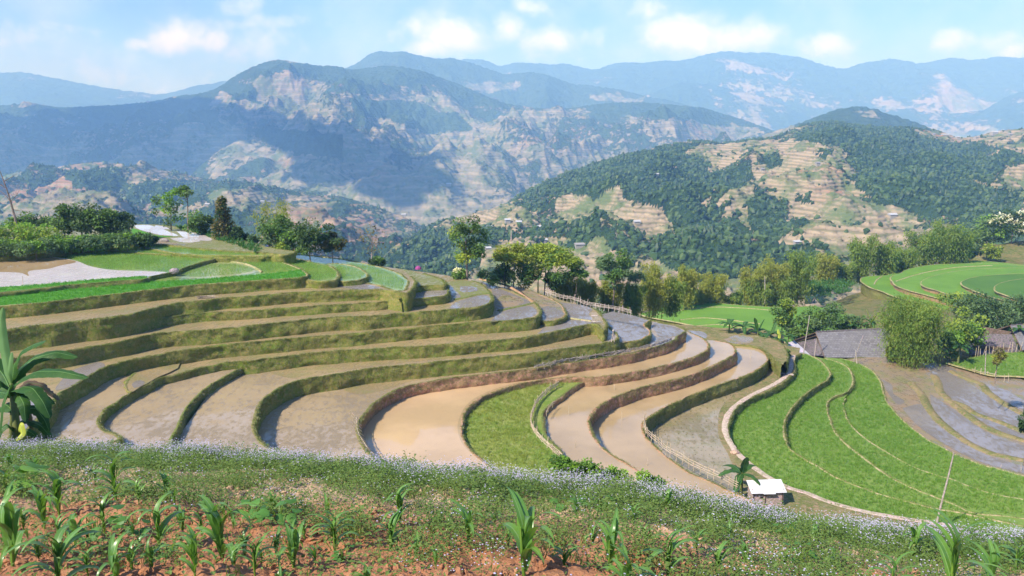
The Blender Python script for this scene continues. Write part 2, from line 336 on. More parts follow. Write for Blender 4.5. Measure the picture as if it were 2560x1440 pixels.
ridge('mountain_spur', [(400, 520), (450, 470), (500, 415), (550, 375), (600, 350), (660, 355), (740, 385), (820, 415), (880, 455), (930, 500), (980, 540), (1040, 575)], [2500, 2600, 2750, 2850, 2900, 2850, 2800, 2750, 2700, 2600, 2500, 2400],
      [(400, 560), (1040, 600)], [2150, 2000], 260, 120, 40, 51, ML2, cov(.50, [[(560, 360), (640, 370), (740, 410), (800, 440), (740, 450), (640, 430)]], [[(800, 430), (880, 460), (960, 530), (860, 520)]], red=.2, terr=.6, nsc=180, seed=55, bf=.36), prof=.8, nsc=330., rag=3.0)
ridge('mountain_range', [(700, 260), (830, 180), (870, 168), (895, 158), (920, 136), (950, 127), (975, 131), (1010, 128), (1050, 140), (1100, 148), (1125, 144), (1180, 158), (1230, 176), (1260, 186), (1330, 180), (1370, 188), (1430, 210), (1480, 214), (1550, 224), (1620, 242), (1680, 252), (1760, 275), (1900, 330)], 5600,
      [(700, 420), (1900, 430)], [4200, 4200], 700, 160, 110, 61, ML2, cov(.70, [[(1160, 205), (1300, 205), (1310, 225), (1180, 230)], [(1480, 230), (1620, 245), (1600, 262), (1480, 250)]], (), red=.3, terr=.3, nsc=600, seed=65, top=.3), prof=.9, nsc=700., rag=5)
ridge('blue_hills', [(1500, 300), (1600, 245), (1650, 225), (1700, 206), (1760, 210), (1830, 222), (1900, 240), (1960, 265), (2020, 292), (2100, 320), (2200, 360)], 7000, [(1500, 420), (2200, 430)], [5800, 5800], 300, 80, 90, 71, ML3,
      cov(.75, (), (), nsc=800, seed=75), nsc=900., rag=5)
ridge('wooded_knoll', [(1850, 380), (1900, 340), (1950, 325), (2010, 305), (2050, 288), (2090, 274), (2140, 266), (2180, 270), (2220, 285), (2270, 300), (2330, 322), (2400, 350), (2500, 400)], 2500, [(1850, 450), (2500, 460)], [1950, 1950], 300, 90, 14, 81, ML2,
      cov(.85, [[(2130, 278), (2190, 280), (2200, 294), (2150, 290)], [(1900, 325), (1990, 310), (1980, 345), (1900, 360)]], (), nsc=300, seed=85), prof=.8, nsc=300., rag=4)
ridge('valley_hills', [(2150, 330), (2220, 275), (2300, 268), (2380, 285), (2460, 275), (2520, 240), (2560, 228), (2700, 190), (2900, 200)], 6400, [(2150, 420), (2900, 430)], [5000, 5000], 260, 80, 90, 87, ML3, cov(.6, (), (), nsc=700, seed=88), nsc=700., rag=5)
cityp = [[(1830, 205), (1930, 212), (2060, 235), (2200, 245), (2330, 275), (2480, 300), (2300, 300), (2100, 275), (1950, 250), (1860, 222)], [(1700, 195), (1760, 200), (1700, 240), (1640, 240)], [(2280, 300), (2520, 310), (2560, 360), (2300, 340)]]
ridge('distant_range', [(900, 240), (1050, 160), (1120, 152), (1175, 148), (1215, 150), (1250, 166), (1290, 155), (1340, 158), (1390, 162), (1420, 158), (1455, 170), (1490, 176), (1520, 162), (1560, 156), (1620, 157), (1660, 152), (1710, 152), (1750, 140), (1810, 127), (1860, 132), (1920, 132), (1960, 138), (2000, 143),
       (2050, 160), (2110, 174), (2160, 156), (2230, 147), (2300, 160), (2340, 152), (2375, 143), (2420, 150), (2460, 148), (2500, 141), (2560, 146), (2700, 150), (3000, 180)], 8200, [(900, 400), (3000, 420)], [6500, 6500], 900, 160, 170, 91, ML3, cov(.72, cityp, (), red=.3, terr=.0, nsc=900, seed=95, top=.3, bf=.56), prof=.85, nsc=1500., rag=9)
ridge('distant_mountain', [(-600, 230), (-200, 190), (0, 182), (60, 181), (130, 194), (220, 212), (300, 226), (400, 238), (450, 226), (480, 216), (540, 207), (590, 200), (700, 200), (800, 230)], 8000, [(-600, 330), (800, 330)], [6500, 6500], 400, 100, 90, 97, ML3, cov(.85, (), (), nsc=1300, seed=99), nsc=1500., rag=9)

# land sheet under everything, out to beyond the ranges
n = 120; gx = np.linspace(-16000, 16000, n); gy = np.linspace(250, 15000, n); X, Y = np.meshgrid(gx, gy, indexing='ij')
Zb = -330 - 60 * sst(Y, 250, 2500) + 40 * fbm(X / 1500, Y / 1500, 3, 3)
Zb = np.where(Y < 900, -150 - (Y - 250) * .28 + 8 * fbm(X / 200, Y / 200, 3, 3), Zb)
mk('valley_floor', np.stack([X, Y, Zb], -1).reshape(-1, 3), gridf(n, n), [ML2], smooth=True, attr={'cover': np.stack([.5 + .3 * fbm(X / 900, Y / 900, 8, 3), .3 + 0 * X, .3 + 0 * X], -1).reshape(-1, 3)}, kind='structure')

# clouds that stand above the frame and throw the big shadows on the mountain
mcl = mat('cloud_white', color=(.9, .9, .92), rough=1, spec=0)
def ico(sub=1):
    import bmesh
    bm = bmesh.new(); bmesh.ops.create_icosphere(bm, subdivisions=sub, radius=1.0); bm.verts.index_update()
    V = np.array([v.co[:] for v in bm.verts]); F = np.array([[v.index for v in f.verts] for f in bm.faces]); bm.free(); return V, F
ICO1 = ico(1); ICO2 = ico(2); ICO3 = ico(3)
def shade_cloud(poly, seed, rad=75, alt=1500., src='mountain'):
    P, C = FAR[src]; px, py = proj(P); nv = P.shape[1] * 6 // 7
    ok = inpoly(px, py, poly); ok[:, nv:] = False
    Q = P[ok]; rng = np.random.default_rng(seed)
    if not len(Q): return
    Q = Q[rng.permutation(len(Q))[:700]]
    Cn = Q + SUNV * ((alt - Q[:, 2]) / SUNV[2])[:, None]
    keep = []
    for c in Cn:
        if all(np.hypot(*(c[:2] - k[:2])) > rad * .55 for k in keep): keep.append(c)
    mb = MB(); V, F = ICO2
    for c in keep:
        r = rad * rng.uniform(.7, 1.1); d = 1 + .18 * rng.standard_normal(len(V))[:, None]
        mb.add(V * d * r * np.array([1, 1, .75]) + c + np.array([0, 0, rng.uniform(-20, 60)]), F)
    mb.build('cloud', mcl, smooth=True, kind='structure')
shade_cloud([(-60, 310), (60, 330), (110, 295), (220, 272), (400, 258), (500, 252), (560, 300), (600, 340), (520, 345), (490, 400), (500, 430), (400, 430), (250, 405), (60, 425), (-60, 430)], 1)
shade_cloud([(610, 280), (700, 300), (760, 330), (850, 335), (880, 370), (870, 410), (820, 420), (740, 385), (650, 340), (600, 320)], 2, rad=60)
shade_cloud([(930, 430), (1000, 405), (1060, 410), (1070, 440), (1040, 480), (960, 500), (920, 470)], 3, rad=50)
shade_cloud([(760, 440), (830, 430), (900, 470), (960, 530), (900, 530), (800, 480)], 4, rad=50, src='mountain_spur')
# ------------------------------------------------------------------ near terraces
def smooth_line(P, step=.45):         # Catmull-Rom through the traced points, resampled evenly
    P = np.asarray(P, float); Q = np.vstack([2 * P[0] - P[1], P, 2 * P[-1] - P[-2]]); out = []
    for i in range(len(P) - 1):
        p0, p1, p2, p3 = Q[i:i + 4]; L = np.linalg.norm(p2 - p1); k = max(2, int(L / .15)); k = min(k, 200)
        t = np.linspace(0, 1, k, endpoint=False)[:, None]
        # centripetal-ish tangents keep uneven spacing from looping
        l1 = max(L, 1e-6); l0 = max(np.linalg.norm(p1 - p0), 1e-6); l2 = max(np.linalg.norm(p3 - p2), 1e-6)
        m1 = (p2 - p1) / l1 * (l0 / (l0 + l1)) + (p1 - p0) / l0 * (l1 / (l0 + l1)); m2 = (p3 - p2) / l2 * (l1 / (l1 + l2)) + (p2 - p1) / l1 * (l2 / (l1 + l2))
        m1 = m1 * l1; m2 = m2 * l1
        out.append((2 * t**3 - 3 * t**2 + 1) * p1 + (t**3 - 2 * t**2 + t) * m1 + (-2 * t**3 + 3 * t**2) * p2 + (t**3 - t**2) * m2)
    C = np.vstack(out + [P[-1:]]); s = np.concatenate([[0], np.cumsum(np.linalg.norm(np.diff(C, axis=0), axis=1))])
    n = max(2, int(s[-1] / step)); u = np.linspace(0, s[-1], n + 1)
    return np.stack([np.interp(u, s, C[:, k]) for k in range(C.shape[1])], -1)
def px3(pts, z): p = np.array(pts, float); return U(p[:, 0], p[:, 1], z)
def perp(C):
    T = np.gradient(C[:, :2], axis=0); T /= np.linalg.norm(T, axis=1)[:, None] + 1e-9
    for _ in range(3): T[1:-1] = (T[:-2] + 2 * T[1:-1] + T[2:]) / 4
    T /= np.linalg.norm(T, axis=1)[:, None] + 1e-9
    return np.stack([T[:, 1], -T[:, 0]], -1)

# --- materials of the paddies
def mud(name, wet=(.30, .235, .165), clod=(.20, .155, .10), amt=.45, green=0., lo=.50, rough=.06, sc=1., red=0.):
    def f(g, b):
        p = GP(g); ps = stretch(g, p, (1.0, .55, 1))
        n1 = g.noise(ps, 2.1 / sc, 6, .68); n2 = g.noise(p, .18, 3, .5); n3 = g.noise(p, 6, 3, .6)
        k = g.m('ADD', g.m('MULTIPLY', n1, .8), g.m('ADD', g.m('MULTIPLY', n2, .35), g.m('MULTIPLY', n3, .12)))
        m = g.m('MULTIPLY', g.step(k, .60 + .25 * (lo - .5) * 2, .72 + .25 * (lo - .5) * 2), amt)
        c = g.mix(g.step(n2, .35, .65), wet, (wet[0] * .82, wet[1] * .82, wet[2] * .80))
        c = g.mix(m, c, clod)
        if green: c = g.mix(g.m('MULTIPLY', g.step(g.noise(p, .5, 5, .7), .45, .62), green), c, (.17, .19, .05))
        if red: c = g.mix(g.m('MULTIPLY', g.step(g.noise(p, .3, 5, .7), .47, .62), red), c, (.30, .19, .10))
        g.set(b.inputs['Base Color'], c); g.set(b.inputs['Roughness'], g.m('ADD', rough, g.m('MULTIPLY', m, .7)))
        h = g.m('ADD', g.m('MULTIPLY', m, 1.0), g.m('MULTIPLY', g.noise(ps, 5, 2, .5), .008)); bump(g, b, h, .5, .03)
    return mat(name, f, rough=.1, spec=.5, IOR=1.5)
M_mud = mud('muddy_water', wet=(.40, .30, .18), clod=(.21, .165, .105), amt=.65, lo=.53, rough=.05)
M_clean = mud('silty_water', wet=(.47, .335, .18), amt=.10, lo=.62, rough=.03)
M_red = mud('red_silt_water', wet=(.58, .40, .22), amt=.06, lo=.62, rough=.05)
M_strip = mud('shallow_mud', wet=(.35, .255, .125), clod=(.19, .15, .065), amt=.65, green=.4, lo=.46, rough=.35)
M_grey = mud('grey_wet_mud', wet=(.27, .235, .205), clod=(.17, .145, .11), amt=.8, lo=.49, rough=.06)
M_olive = mud('weedy_mud', wet=(.27, .245, .11), clod=(.15, .17, .05), amt=.8, green=.9, lo=.44, rough=.4)
M_rmud = mud('red_brown_mud', wet=(.27, .215, .155), clod=(.27, .20, .11), amt=.8, green=.6, red=.6, lo=.46, rough=.2)
M_bright = mud('sky_white_pond', wet=(.74, .67, .64), clod=(.35, .27, .2), amt=.6, lo=.56, rough=.03)  # near-white wet colour paints the bright sky's reflection into the water
def ricewater(name, c0=(.075, .10, .03), r=.12, sc=1.):
    def f(g, b):
        p = GP(g); n = g.noise(stretch(g, p, (1, .6, 1)), .35, 5, .6); n2 = g.noise(p, 3, 3, .6)
        c = g.mix(g.step(n, .35, .65), c0, (c0[0] * 1.7, c0[1] * 1.35, c0[2] * 1.4)); c = g.mix(g.m('MULTIPLY', g.step(n2, .5, .8), .4), c, (c0[0] * .6, c0[1] * .9, c0[2] * .5))
        g.set(b.inputs['Base Color'], c); g.set(b.inputs['Roughness'], g.m('ADD', r, g.m('MULTIPLY', n2, .1))); bump(g, b, n2, .2, .02)
    return mat(name, f, rough=r, spec=.5, IOR=1.5)
M_rw = ricewater('rice_water', (.15, .24, .055)); M_rwpale = ricewater('pale_rice_water', (.24, .29, .13), .10)
def cropground(name, c1, c2, c3):
    def f(g, b):
        p = GP(g); n = g.noise(p, .11, 5, .65); n2 = g.noise(p, 1.2, 5, .7); n3 = g.noise(stretch(g, p, (1, .5, 1)), 9, 2, .6)
        c = g.mix(g.step(n, .35, .65), c1, c2); c = g.mix(g.m('MULTIPLY', g.step(n2, .48, .7), .6), c, c3); c = g.mix(g.m('MULTIPLY', g.step(n3, .4, .7), .35), c, (c1[0] * .5, c1[1] * .55, c1[2] * .5))
        g.set(b.inputs['Base Color'], c); bump(g, b, g.m('ADD', n3, n2), .7, .08)
    return mat(name, f, rough=.8, spec=.15)
M_crop = cropground('rice_sward', (.13, .23, .04), (.18, .27, .055), (.26, .29, .09))
M_cropY = cropground('yellowing_rice', (.15, .23, .035), (.24, .27, .06), (.34, .32, .12))
M_strip_green = cropground('seedling_green', (.07, .23, .02), (.09, .26, .025), (.10, .24, .03))
M_farcrop = cropground('far_rice', (.12, .25, .035), (.155, .30, .045), (.13, .25, .035))
M_darkcrop = cropground('dark_rice', (.075, .17, .03), (.095, .20, .035), (.10, .19, .03))
M_maizef = cropground('maize_rows', (.05, .13, .03), (.07, .16, .04), (.04, .09, .02))
def bankmat(name, a, b_, c, streak=.4, sc=1.):
    def f(g, b):
        p = GP(g); pv = stretch(g, p, (1, 1, .35)); n1 = g.noise(p, .35, 4, .6); n2 = g.noise(p, 2.6 * sc, 5, .72); n3 = g.noise(pv, 7, 3, .7)
        col = g.mix(g.step(n1, .38, .6), a, b_); col = g.mix(g.m('MULTIPLY', g.step(n2, .45, .68), .75), col, c); col = g.mix(g.m('MULTIPLY', g.step(g.noise(p, 1.9 * sc, 5, .75), .50, .62), .7), col, (b_[0] * 1.55, b_[1] * 1.15, b_[2] * 1.7)); col = g.mix(g.m('MULTIPLY', g.step(g.noise(p, 1.3 * sc, 5, .75, out=0, dist=.4), .54, .64), .6), col, (a[0] * .45, a[1] * .55, a[2] * .5)); col = g.mix(g.m('MULTIPLY', g.step(n3, .5, .72), streak), col, (a[0] * .45, a[1] * .5, a[2] * .4))
        g.set(b.inputs['Base Color'], col); bump(g, b, g.m('ADD', n2, g.m('MULTIPLY', n3, .4)), .8, .10)
    return mat(name, f, rough=.95, spec=.05)
M_bg = bankmat('grassy_bank', (.145, .195, .030), (.20, .205, .050), (.30, .24, .12), .55, 1.6)
M_be = bankmat('red_earth_bank', (.30, .185, .095), (.36, .235, .13), (.20, .17, .07), .45, 1.6)
M_bo = bankmat('olive_bank', (.125, .165, .035), (.18, .185, .055), (.27, .22, .11), .5, 1.6)
M_top = bankmat('bund_top', (.13, .17, .04), (.20, .19, .07), (.28, .23, .12), .2, 2)
M_tan = bankmat('dry_bund', (.25, .26, .09), (.40, .35, .18), (.15, .22, .05), .2, 2)
M_redtop = bankmat('red_bund', (.34, .21, .11), (.42, .28, .16), (.22, .19, .07), .2, 2)
M_gtop = bankmat('green_bund', (.12, .17, .04), (.17, .20, .05), (.26, .23, .10), .2, 2)
M_path = bankmat('worn_path', (.48, .39, .28), (.55, .46, .34), (.36, .30, .2), .1, 2)
M_verge = bankmat('grass_verge', (.14, .16, .05), (.24, .20, .09), (.30, .25, .14), .3, 1.2)

BANKS = []
def bankstrip(C, H, mtop=0, mwall=1, batter=.16, lip=1.0, jit=.07, seed=1, bw=.7):
    N = perp(C); rows = [(.11 - .61 * bw - .16, -.09), (.09 - .45 * bw, .025 * lip), (.09 - .23 * bw, .045 * lip), (.09 - .08 * bw, .03 * lip), (.08, -.03)]
    for q in (.12, .25, .38, .5, .62, .75, .88, 1.0): rows.append((0.08 + batter * H * q + .03 * math.sin(q * 3.1), -q * H))
    rows.append((.08 + batter * H + .04, -H - 1.3))
    V = []; lip_n = (.04 * pn(C[:, 0] * .8, C[:, 1] * .8, seed + 5) + .035 * pn(C[:, 0] * 2.9, C[:, 1] * 2.9, seed + 6)) * min(1, H)
    u = np.concatenate([[0], np.cumsum(np.linalg.norm(np.diff(C[:, :2], axis=0), axis=1))]); cum = 0.
    for j, (o, h) in enumerate(rows):
        if j: cum += math.hypot(rows[j][0] - rows[j - 1][0], rows[j][1] - rows[j - 1][1])
        k = .5 if j < 4 else 1.; w0 = pn(u * .33, cum + 0 * u, seed) * .13 + pn(u * 1.1, cum * 1.2 + 0 * u, seed + 1) * .10 + pn(u * 2.7, cum * 2.6 + 0 * u, seed + 2) * .085
        V.append(np.column_stack([C[:, :2] + N * (o + k * w0)[:, None], C[:, 2] + h + (lip_n if 0 < j < 5 else 0)]))
    V = np.stack(V, 1); n, r = V.shape[:2]
    F = gridf(n, r)[:, ::-1]; M = np.tile(np.array([mtop] * 3 + [mwall] * (r - 4)), n - 1)
    return V.reshape(-1, 3), F, M, V
def slab(rim, back, z, H, mtop, mbund, mwall, lip=1.0, batter=.07, seed=1, grass=1.0, name='rice_terrace', step=.28, bw=None):
    C = smooth_line(px3(rim, z)[:, :2], step); C = np.column_stack([C, np.full(len(C), z)])
    B = px3(back, z) if len(back) else np.zeros((0, 3))
    N = perp(C); Cin = C.copy(); Cin[:, :2] -= N * .10
    ring = np.vstack([Cin, B]) if len(B) else Cin
    tri = tessellate_polygon([[Vector(p) for p in ring]])
    T = np.array([list(t) for t in tri])
    a, b, c = ring[T[:, 0]], ring[T[:, 1]], ring[T[:, 2]]
    nz = np.cross(b - a, c - a)[:, 2]; T[nz < 0] = T[nz < 0][:, ::-1]
    mb = MB(); mb.add(ring, T, 0)
    V, F, M, G3 = bankstrip(C, H, 0, 0, batter, lip, seed=seed, bw=bw or (.28 if mtop in (M_crop, M_farcrop, M_darkcrop) else .5))
    q = len(ring)
    mb.V.append(V); mb.F.setdefault(4, []).append(F + mb.n); mb.M.setdefault(4, []).append(M * 0 + np.tile(np.array([1] * 3 + [2] * (G3.shape[1] - 4)), len(C) - 1)); mb.n += len(V)
    o = mb.build(name, [mtop, mbund, mwall], smooth=True, kind='structure')
    BANKS.append((G3, H, grass, C)); return C
def bund(line, z, w=.22, h=.14, m=None, seed=3, name='field_bund', z2=None):
    C = smooth_line(px3(line, z), .4); N = perp(C); V = []
    for o, k in ((-1.3, -.3), (-.8, .55), (-.25, 1), (.3, .95), (.85, .5), (1.3, -.3)):
        nx = pn(C[:, 0] * 1.5 + o * 5, C[:, 1] * 1.5, seed) * .25
        V.append(np.column_stack([C[:, :2] + N * (w * (o + nx))[:, None], C[:, 2] + h * (k + .25 * nx)]))
    V = np.stack(V, 1); return mk(name, V.reshape(-1, 3), gridf(*V.shape[:2])[:, ::-1], [m or M_tan], smooth=True, kind='structure')
PL = {}
def patch(poly, z, m, name='water', smooth=True, lift=None):
    PL[round(z, 3)] = PL.get(round(z, 3), 0) + 1; P = px3(poly, z + .004 + .0035 * PL[round(z, 3)])
    if smooth:
        P = smooth_line(np.vstack([P, P[:1]]), .5)[:-1]
    T = np.array([list(t) for t in tessellate_polygon([[Vector(p) for p in P]])])
    a, b, c = P[T[:, 0]], P[T[:, 1]], P[T[:, 2]]; nz = np.cross(b - a, c - a)[:, 2]; T[nz < 0] = T[nz < 0][:, ::-1]
    return mk(name, P, T, [m], kind='structure')

zS, z2, z3, z4, z5, z6, z7, z8 = -16.75, -17.9, -19.05, -19.9, -21.3, -22.56, -23.8, -25.3
z6b = -23.2
z9, zG, z10, z11, z12 = -26.45, -26.95, -27.45, -28.7, -30.1
zC = -24.45
zF1, zF2, zF3, zF4, zM = -30.9, -31.7, -32.1, -32.25, -32.5
SKY = [(857, 650), (956, 664), (1065, 678), (1147, 690), (1202, 698), (1255, 708), (1310, 716), (1364, 736), (1420, 752), (1474, 768), (1530, 776), (1578, 784), (1620, 797), (1649, 805), (1690, 818), (1714, 828)]
def sk(x0, x1, dy=0): return [(x, y + dy) for x, y in SKY if x0 < x < x1][::-1]

# ---- top group
slab([(-400, 812), (-200, 790), (0, 766), (60, 761), (117, 756), (175, 749), (233, 742), (292, 735), (350, 728), (465, 715), (580, 706), (700, 698), (745, 695), (765, 692), (770, 687), (764, 681), (753, 674), (735, 666), (710, 657), (680, 650), (650, 646), (600, 642)],
     [(450, 615), (0, 615), (-400, 640)], zS, 1.15, M_rw, M_tan, M_bg, seed=1)
slab([(740, 697), (775, 700), (792, 702), (815, 702), (835, 700), (844, 694), (846, 686), (842, 678), (833, 670), (819, 664), (791, 659), (770, 653), (735, 646), (690, 640), (640, 636)],
     [(560, 632), (620, 660), (700, 690)], zS - .30, 1.0, M_rw, M_tan, M_bg, seed=2, lip=.6)
slab([(820, 699), (844, 701), (860, 703), (880, 702), (901, 699), (914, 695), (919, 689), (917, 683), (909, 678), (900, 672), (887, 667), (860, 661), (835, 659), (815, 661)],
     [(800, 672), (810, 690)], zS - .62, .7, M_rw, M_tan, M_bg, seed=3, lip=.6)
slab([(860, 702), (900, 705), (928, 709), (950, 714), (967, 720), (983, 725), (997, 727), (1008, 726), (1016, 719), (1020, 711), (1021, 704), (1016, 697), (1008, 690), (997, 684), (980, 677), (965, 672), (928, 663), (887, 654), (846, 647), (800, 642), (764, 638), (720, 634)],
     [(640, 634), (700, 650), (800, 680)], z2 + .03, 1.15, M_rw, M_tan, M_bg, seed=4, lip=.6)
# higher left terrace with the bright pond
slab([(-300, 772), (-100, 744), (0, 732), (60, 726), (120, 719), (190, 711), (250, 707), (310, 702), (367, 697), (380, 691), (400, 687), (420, 683), (445, 678), (455, 672), (480, 663), (505, 655), (528, 649), (536, 646), (520, 642), (480, 639), (437, 635), (390, 632), (350, 630), (280, 624), (233, 620)],
     [(140, 628), (0, 640), (-300, 655)], zS + .42, .42, M_rw, M_gtop, M_bo, seed=5, lip=.8)
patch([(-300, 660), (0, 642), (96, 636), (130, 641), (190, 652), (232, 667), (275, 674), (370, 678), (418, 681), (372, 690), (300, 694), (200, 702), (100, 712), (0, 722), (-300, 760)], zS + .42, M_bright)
patch([(-300, 668), (0, 645), (90, 640), (150, 646), (188, 656), (150, 664), (120, 672), (80, 676), (72, 690), (50, 682), (0, 680), (-300, 715)], zS + .42, M_clean)
patch([(-300, 748), (0, 718), (100, 711), (200, 702), (300, 694), (368, 691), (364, 696), (300, 701), (240, 706), (120, 717), (0, 730), (-300, 768)], zS + .42, M_strip_green, name='rice_seedlings', lift=.012)
patch([(-300, 795), (0, 741), (120, 728), (300, 713), (367, 704), (420, 703), (500, 698), (600, 690), (700, 681), (752, 675), (764, 684), (757, 693), (700, 697), (580, 705), (465, 714), (233, 741), (117, 755), (0, 765)], zS, M_strip_green, name='rice_seedlings', lift=.012)
patch([(432, 695), (470, 675), (530, 657), (590, 658), (625, 664), (650, 678), (600, 688), (500, 696)], zS, M_rwpale)
bund([(536, 650), (560, 654), (588, 656), (612, 660), (630, 666), (644, 673), (655, 681)], zS, .16, .12)
bund([(380, 633), (440, 637), (506, 640), (570, 640), (620, 641), (660, 645), (709, 656)], zS, .16, .12)
# strips behind (slightly higher)
slab([(238, 622), (280, 626), (350, 632), (437, 637), (520, 642), (600, 643), (660, 643), (640, 637), (560, 636), (506, 636), (438, 631), (383, 621), (323, 612), (290, 615), (270, 620)], [], zS + .6, .35, M_rw, M_tan, M_bg, seed=6, lip=.7)
slab([(273, 621), (323, 614), (383, 623), (438, 633), (506, 638), (570, 638), (650, 639), (720, 636), (690, 630), (640, 626), (560, 624), (500, 618), (440, 612), (385, 608), (340, 606), (300, 612)], [], zS + .8, .3, M_rw, M_tan, M_bg, seed=7, lip=.7)
slab([(-400, 660), (-100, 650), (0, 642), (100, 634), (180, 626), (240, 620), (300, 612), (380, 610), (440, 615), (500, 621), (570, 627), (650, 631), (720, 635), (735, 632), (690, 622), (640, 610), (590, 598), (540, 588), (480, 576), (430, 566), (350, 561), (320, 562)], [(200, 562), (-100, 566), (-400, 575)], zS + 1.0, .5, M_olive, M_top, M_bg, seed=8, lip=.6, name='terrace_ridge')
patch([(335, 563), (365, 562), (385, 566), (420, 578), (440, 590), (410, 588), (370, 580), (345, 572)], zS + 1.0, M_bright)
patch([(388, 563), (404, 565), (418, 573), (395, 572)], zS + 1.0, M_bright)
patch([(425, 595), (455, 594), (490, 605), (480, 606), (440, 602)], zS + 1.0, M_bright)
patch([(440, 578), (470, 580), (515, 602), (490, 600)], zS + 1.0, M_bright)
patch([(330, 570), (355, 577), (400, 589), (435, 591), (380, 594), (330, 588)], zS + 1.0, M_strip_green, name='grass')
patch([(380, 601), (400, 600), (430, 607), (470, 612), (440, 612), (400, 608)], zS + 1.0, M_rmud, name='mud')
slab([(1000, 747), (1012, 738), (1024, 727), (1034, 721), (1052, 716), (1082, 713), (1111, 712), (1108, 705), (1096, 697), (1080, 691), (1058, 685)], [(1030, 680), (960, 668), (935, 672), (980, 700), (985, 730)], z3 + .6, .6, M_olive, M_gtop, M_bg, seed=34, lip=.6)
# ---- stair of terraces
slab([(-300, 862), (-100, 838), (16, 823), (80, 816), (137, 810), (190, 803), (246, 797), (290, 791), (330, 784), (383, 771), (420, 762), (451, 757), (490, 754), (530, 749), (560, 745), (600, 743), (670, 737), (737, 731), (790, 729), (846, 727), (900, 725), (950, 724), (990, 730), (1012, 733), (1030, 722), (1038, 705), (1028, 690)],
     [(1010, 676), (970, 668), (900, 665), (600, 660), (-300, 760)], z2, z2 - z3, M_strip, M_top, M_bg, seed=10)
patch([(848, 718), (870, 712), (905, 709), (930, 714), (950, 720), (900, 723)], z2, M_grey)
slab([(300, 812), (326, 807), (355, 803), (383, 799), (440, 791), (506, 783), (550, 781), (600, 779), (655, 775), (710, 770), (765, 767), (819, 763), (860, 761), (901, 758), (940, 756), (983, 752), (1025, 749), (1065, 745), (1090, 743), (1110, 740), (1119, 735), (1122, 726), (1118, 715), (1112, 705), (1098, 696), (1080, 690), (1060, 684)],
     [(1040, 678), (960, 666), (870, 668), (700, 690), (500, 740), (300, 800)], z3, z3 - z4, M_strip, M_top, M_bg, seed=11)
patch([(1022, 720), (1050, 712), (1100, 713), (1116, 722), (1116, 734), (1090, 740), (1040, 744), (1000, 745)], z3, M_grey)
patch([(930, 672), (1000, 672), (1050, 684), (1095, 698), (1105, 706), (1090, 710), (1060, 712), (1022, 720), (1028, 702), (1010, 688), (980, 678)], z3, M_olive, name='weedy_mud')
bund([(1022, 722), (1045, 716), (1075, 712), (1110, 711)], z3, .2, .12, M_gtop)
slab([(-300, 945), (-50, 908), (60, 893), (123, 885), (164, 879), (219, 868), (265, 860), (315, 851), (350, 843), (383, 836), (440, 830), (506, 826), (550, 822), (600, 818), (670, 810), (737, 803), (780, 798), (819, 795), (860, 793), (901, 792), (960, 787), (1010, 783), (1050, 780), (1093, 777), (1140, 773), (1175, 770), (1203, 766), (1220, 760), (1228, 752), (1229, 744), (1226, 734), (1218, 724), (1208, 715), (1195, 707), (1180, 702)],
     sk(900, 1150, 3) + [(900, 690), (600, 740), (-300, 850)], z4, z4 - z5, M_strip, M_top, M_bg, seed=12)
patch([(1122, 772), (1137, 757), (1165, 747), (1212, 737), (1224, 745), (1220, 758), (1200, 765), (1160, 770)], z4, M_grey)
patch([(1112, 706), (1150, 700), (1195, 710), (1214, 722), (1220, 733), (1190, 738), (1150, 747), (1136, 752), (1126, 735)], z4, M_olive, name='weedy_mud')
patch([(1126, 712), (1134, 722), (1140, 745), (1131, 744), (1122, 725)], z4, M_grey)
patch([(1150, 715), (1180, 716), (1190, 728), (1160, 730)], z4, M_grey)
bund([(1136, 750), (1165, 744), (1195, 737), (1222, 734)], z4, .2, .12, M_gtop)
slab([(20, 1120), (60, 1085), (95, 1050), (118, 1030), (130, 1013), (137, 996), (155, 980), (178, 968), (219, 944), (233, 935), (250, 924), (274, 914), (300, 907), (328, 900), (355, 894), (383, 889), (400, 886), (460, 876), (547, 863), (620, 857), (700, 850), (737, 846), (800, 840), (874, 835), (956, 827), (1010, 822), (1065, 817), (1120, 812), (1175, 807), (1230, 804), (1284, 801), (1315, 798), (1335, 795), (1345, 789), (1350, 780), (1347, 771), (1341, 763), (1334, 756), (1322, 748), (1300, 738), (1280, 727)],
     sk(1000, 1240, 3) + [(1000, 720), (600, 780), (150, 850), (-200, 1000), (-200, 1200)], z5, z5 - z6, M_strip, M_top, M_bg, seed=13)
patch([(1225, 806), (1245, 785), (1280, 772), (1325, 765), (1338, 772), (1340, 785), (1325, 793), (1290, 798)], z5, M_grey)
patch([(1200, 702), (1216, 708), (1250, 722), (1290, 738), (1322, 752), (1326, 760), (1300, 767), (1250, 776), (1240, 760), (1232, 740), (1226, 720)], z5, M_grey)
patch([(1255, 735), (1290, 742), (1310, 755), (1270, 768), (1250, 768)], z5, M_rmud, name='mud', lift=.01)
bund([(1246, 778), (1275, 771), (1305, 765), (1332, 758)], z5, .2, .12, M_gtop)
bund([(1200, 698), (1230, 704), (1262, 712), (1290, 726), (1318, 745), (1335, 756)], z5, .2, .12, M_redtop)
patch([(165, 935), (200, 918), (250, 905), (262, 915), (235, 932), (180, 965), (150, 975)], z5, M_grey)
patch([(130, 1000), (90, 1045), (40, 1090), (20, 1060), (60, 1010), (100, 985)], z5, M_grey)
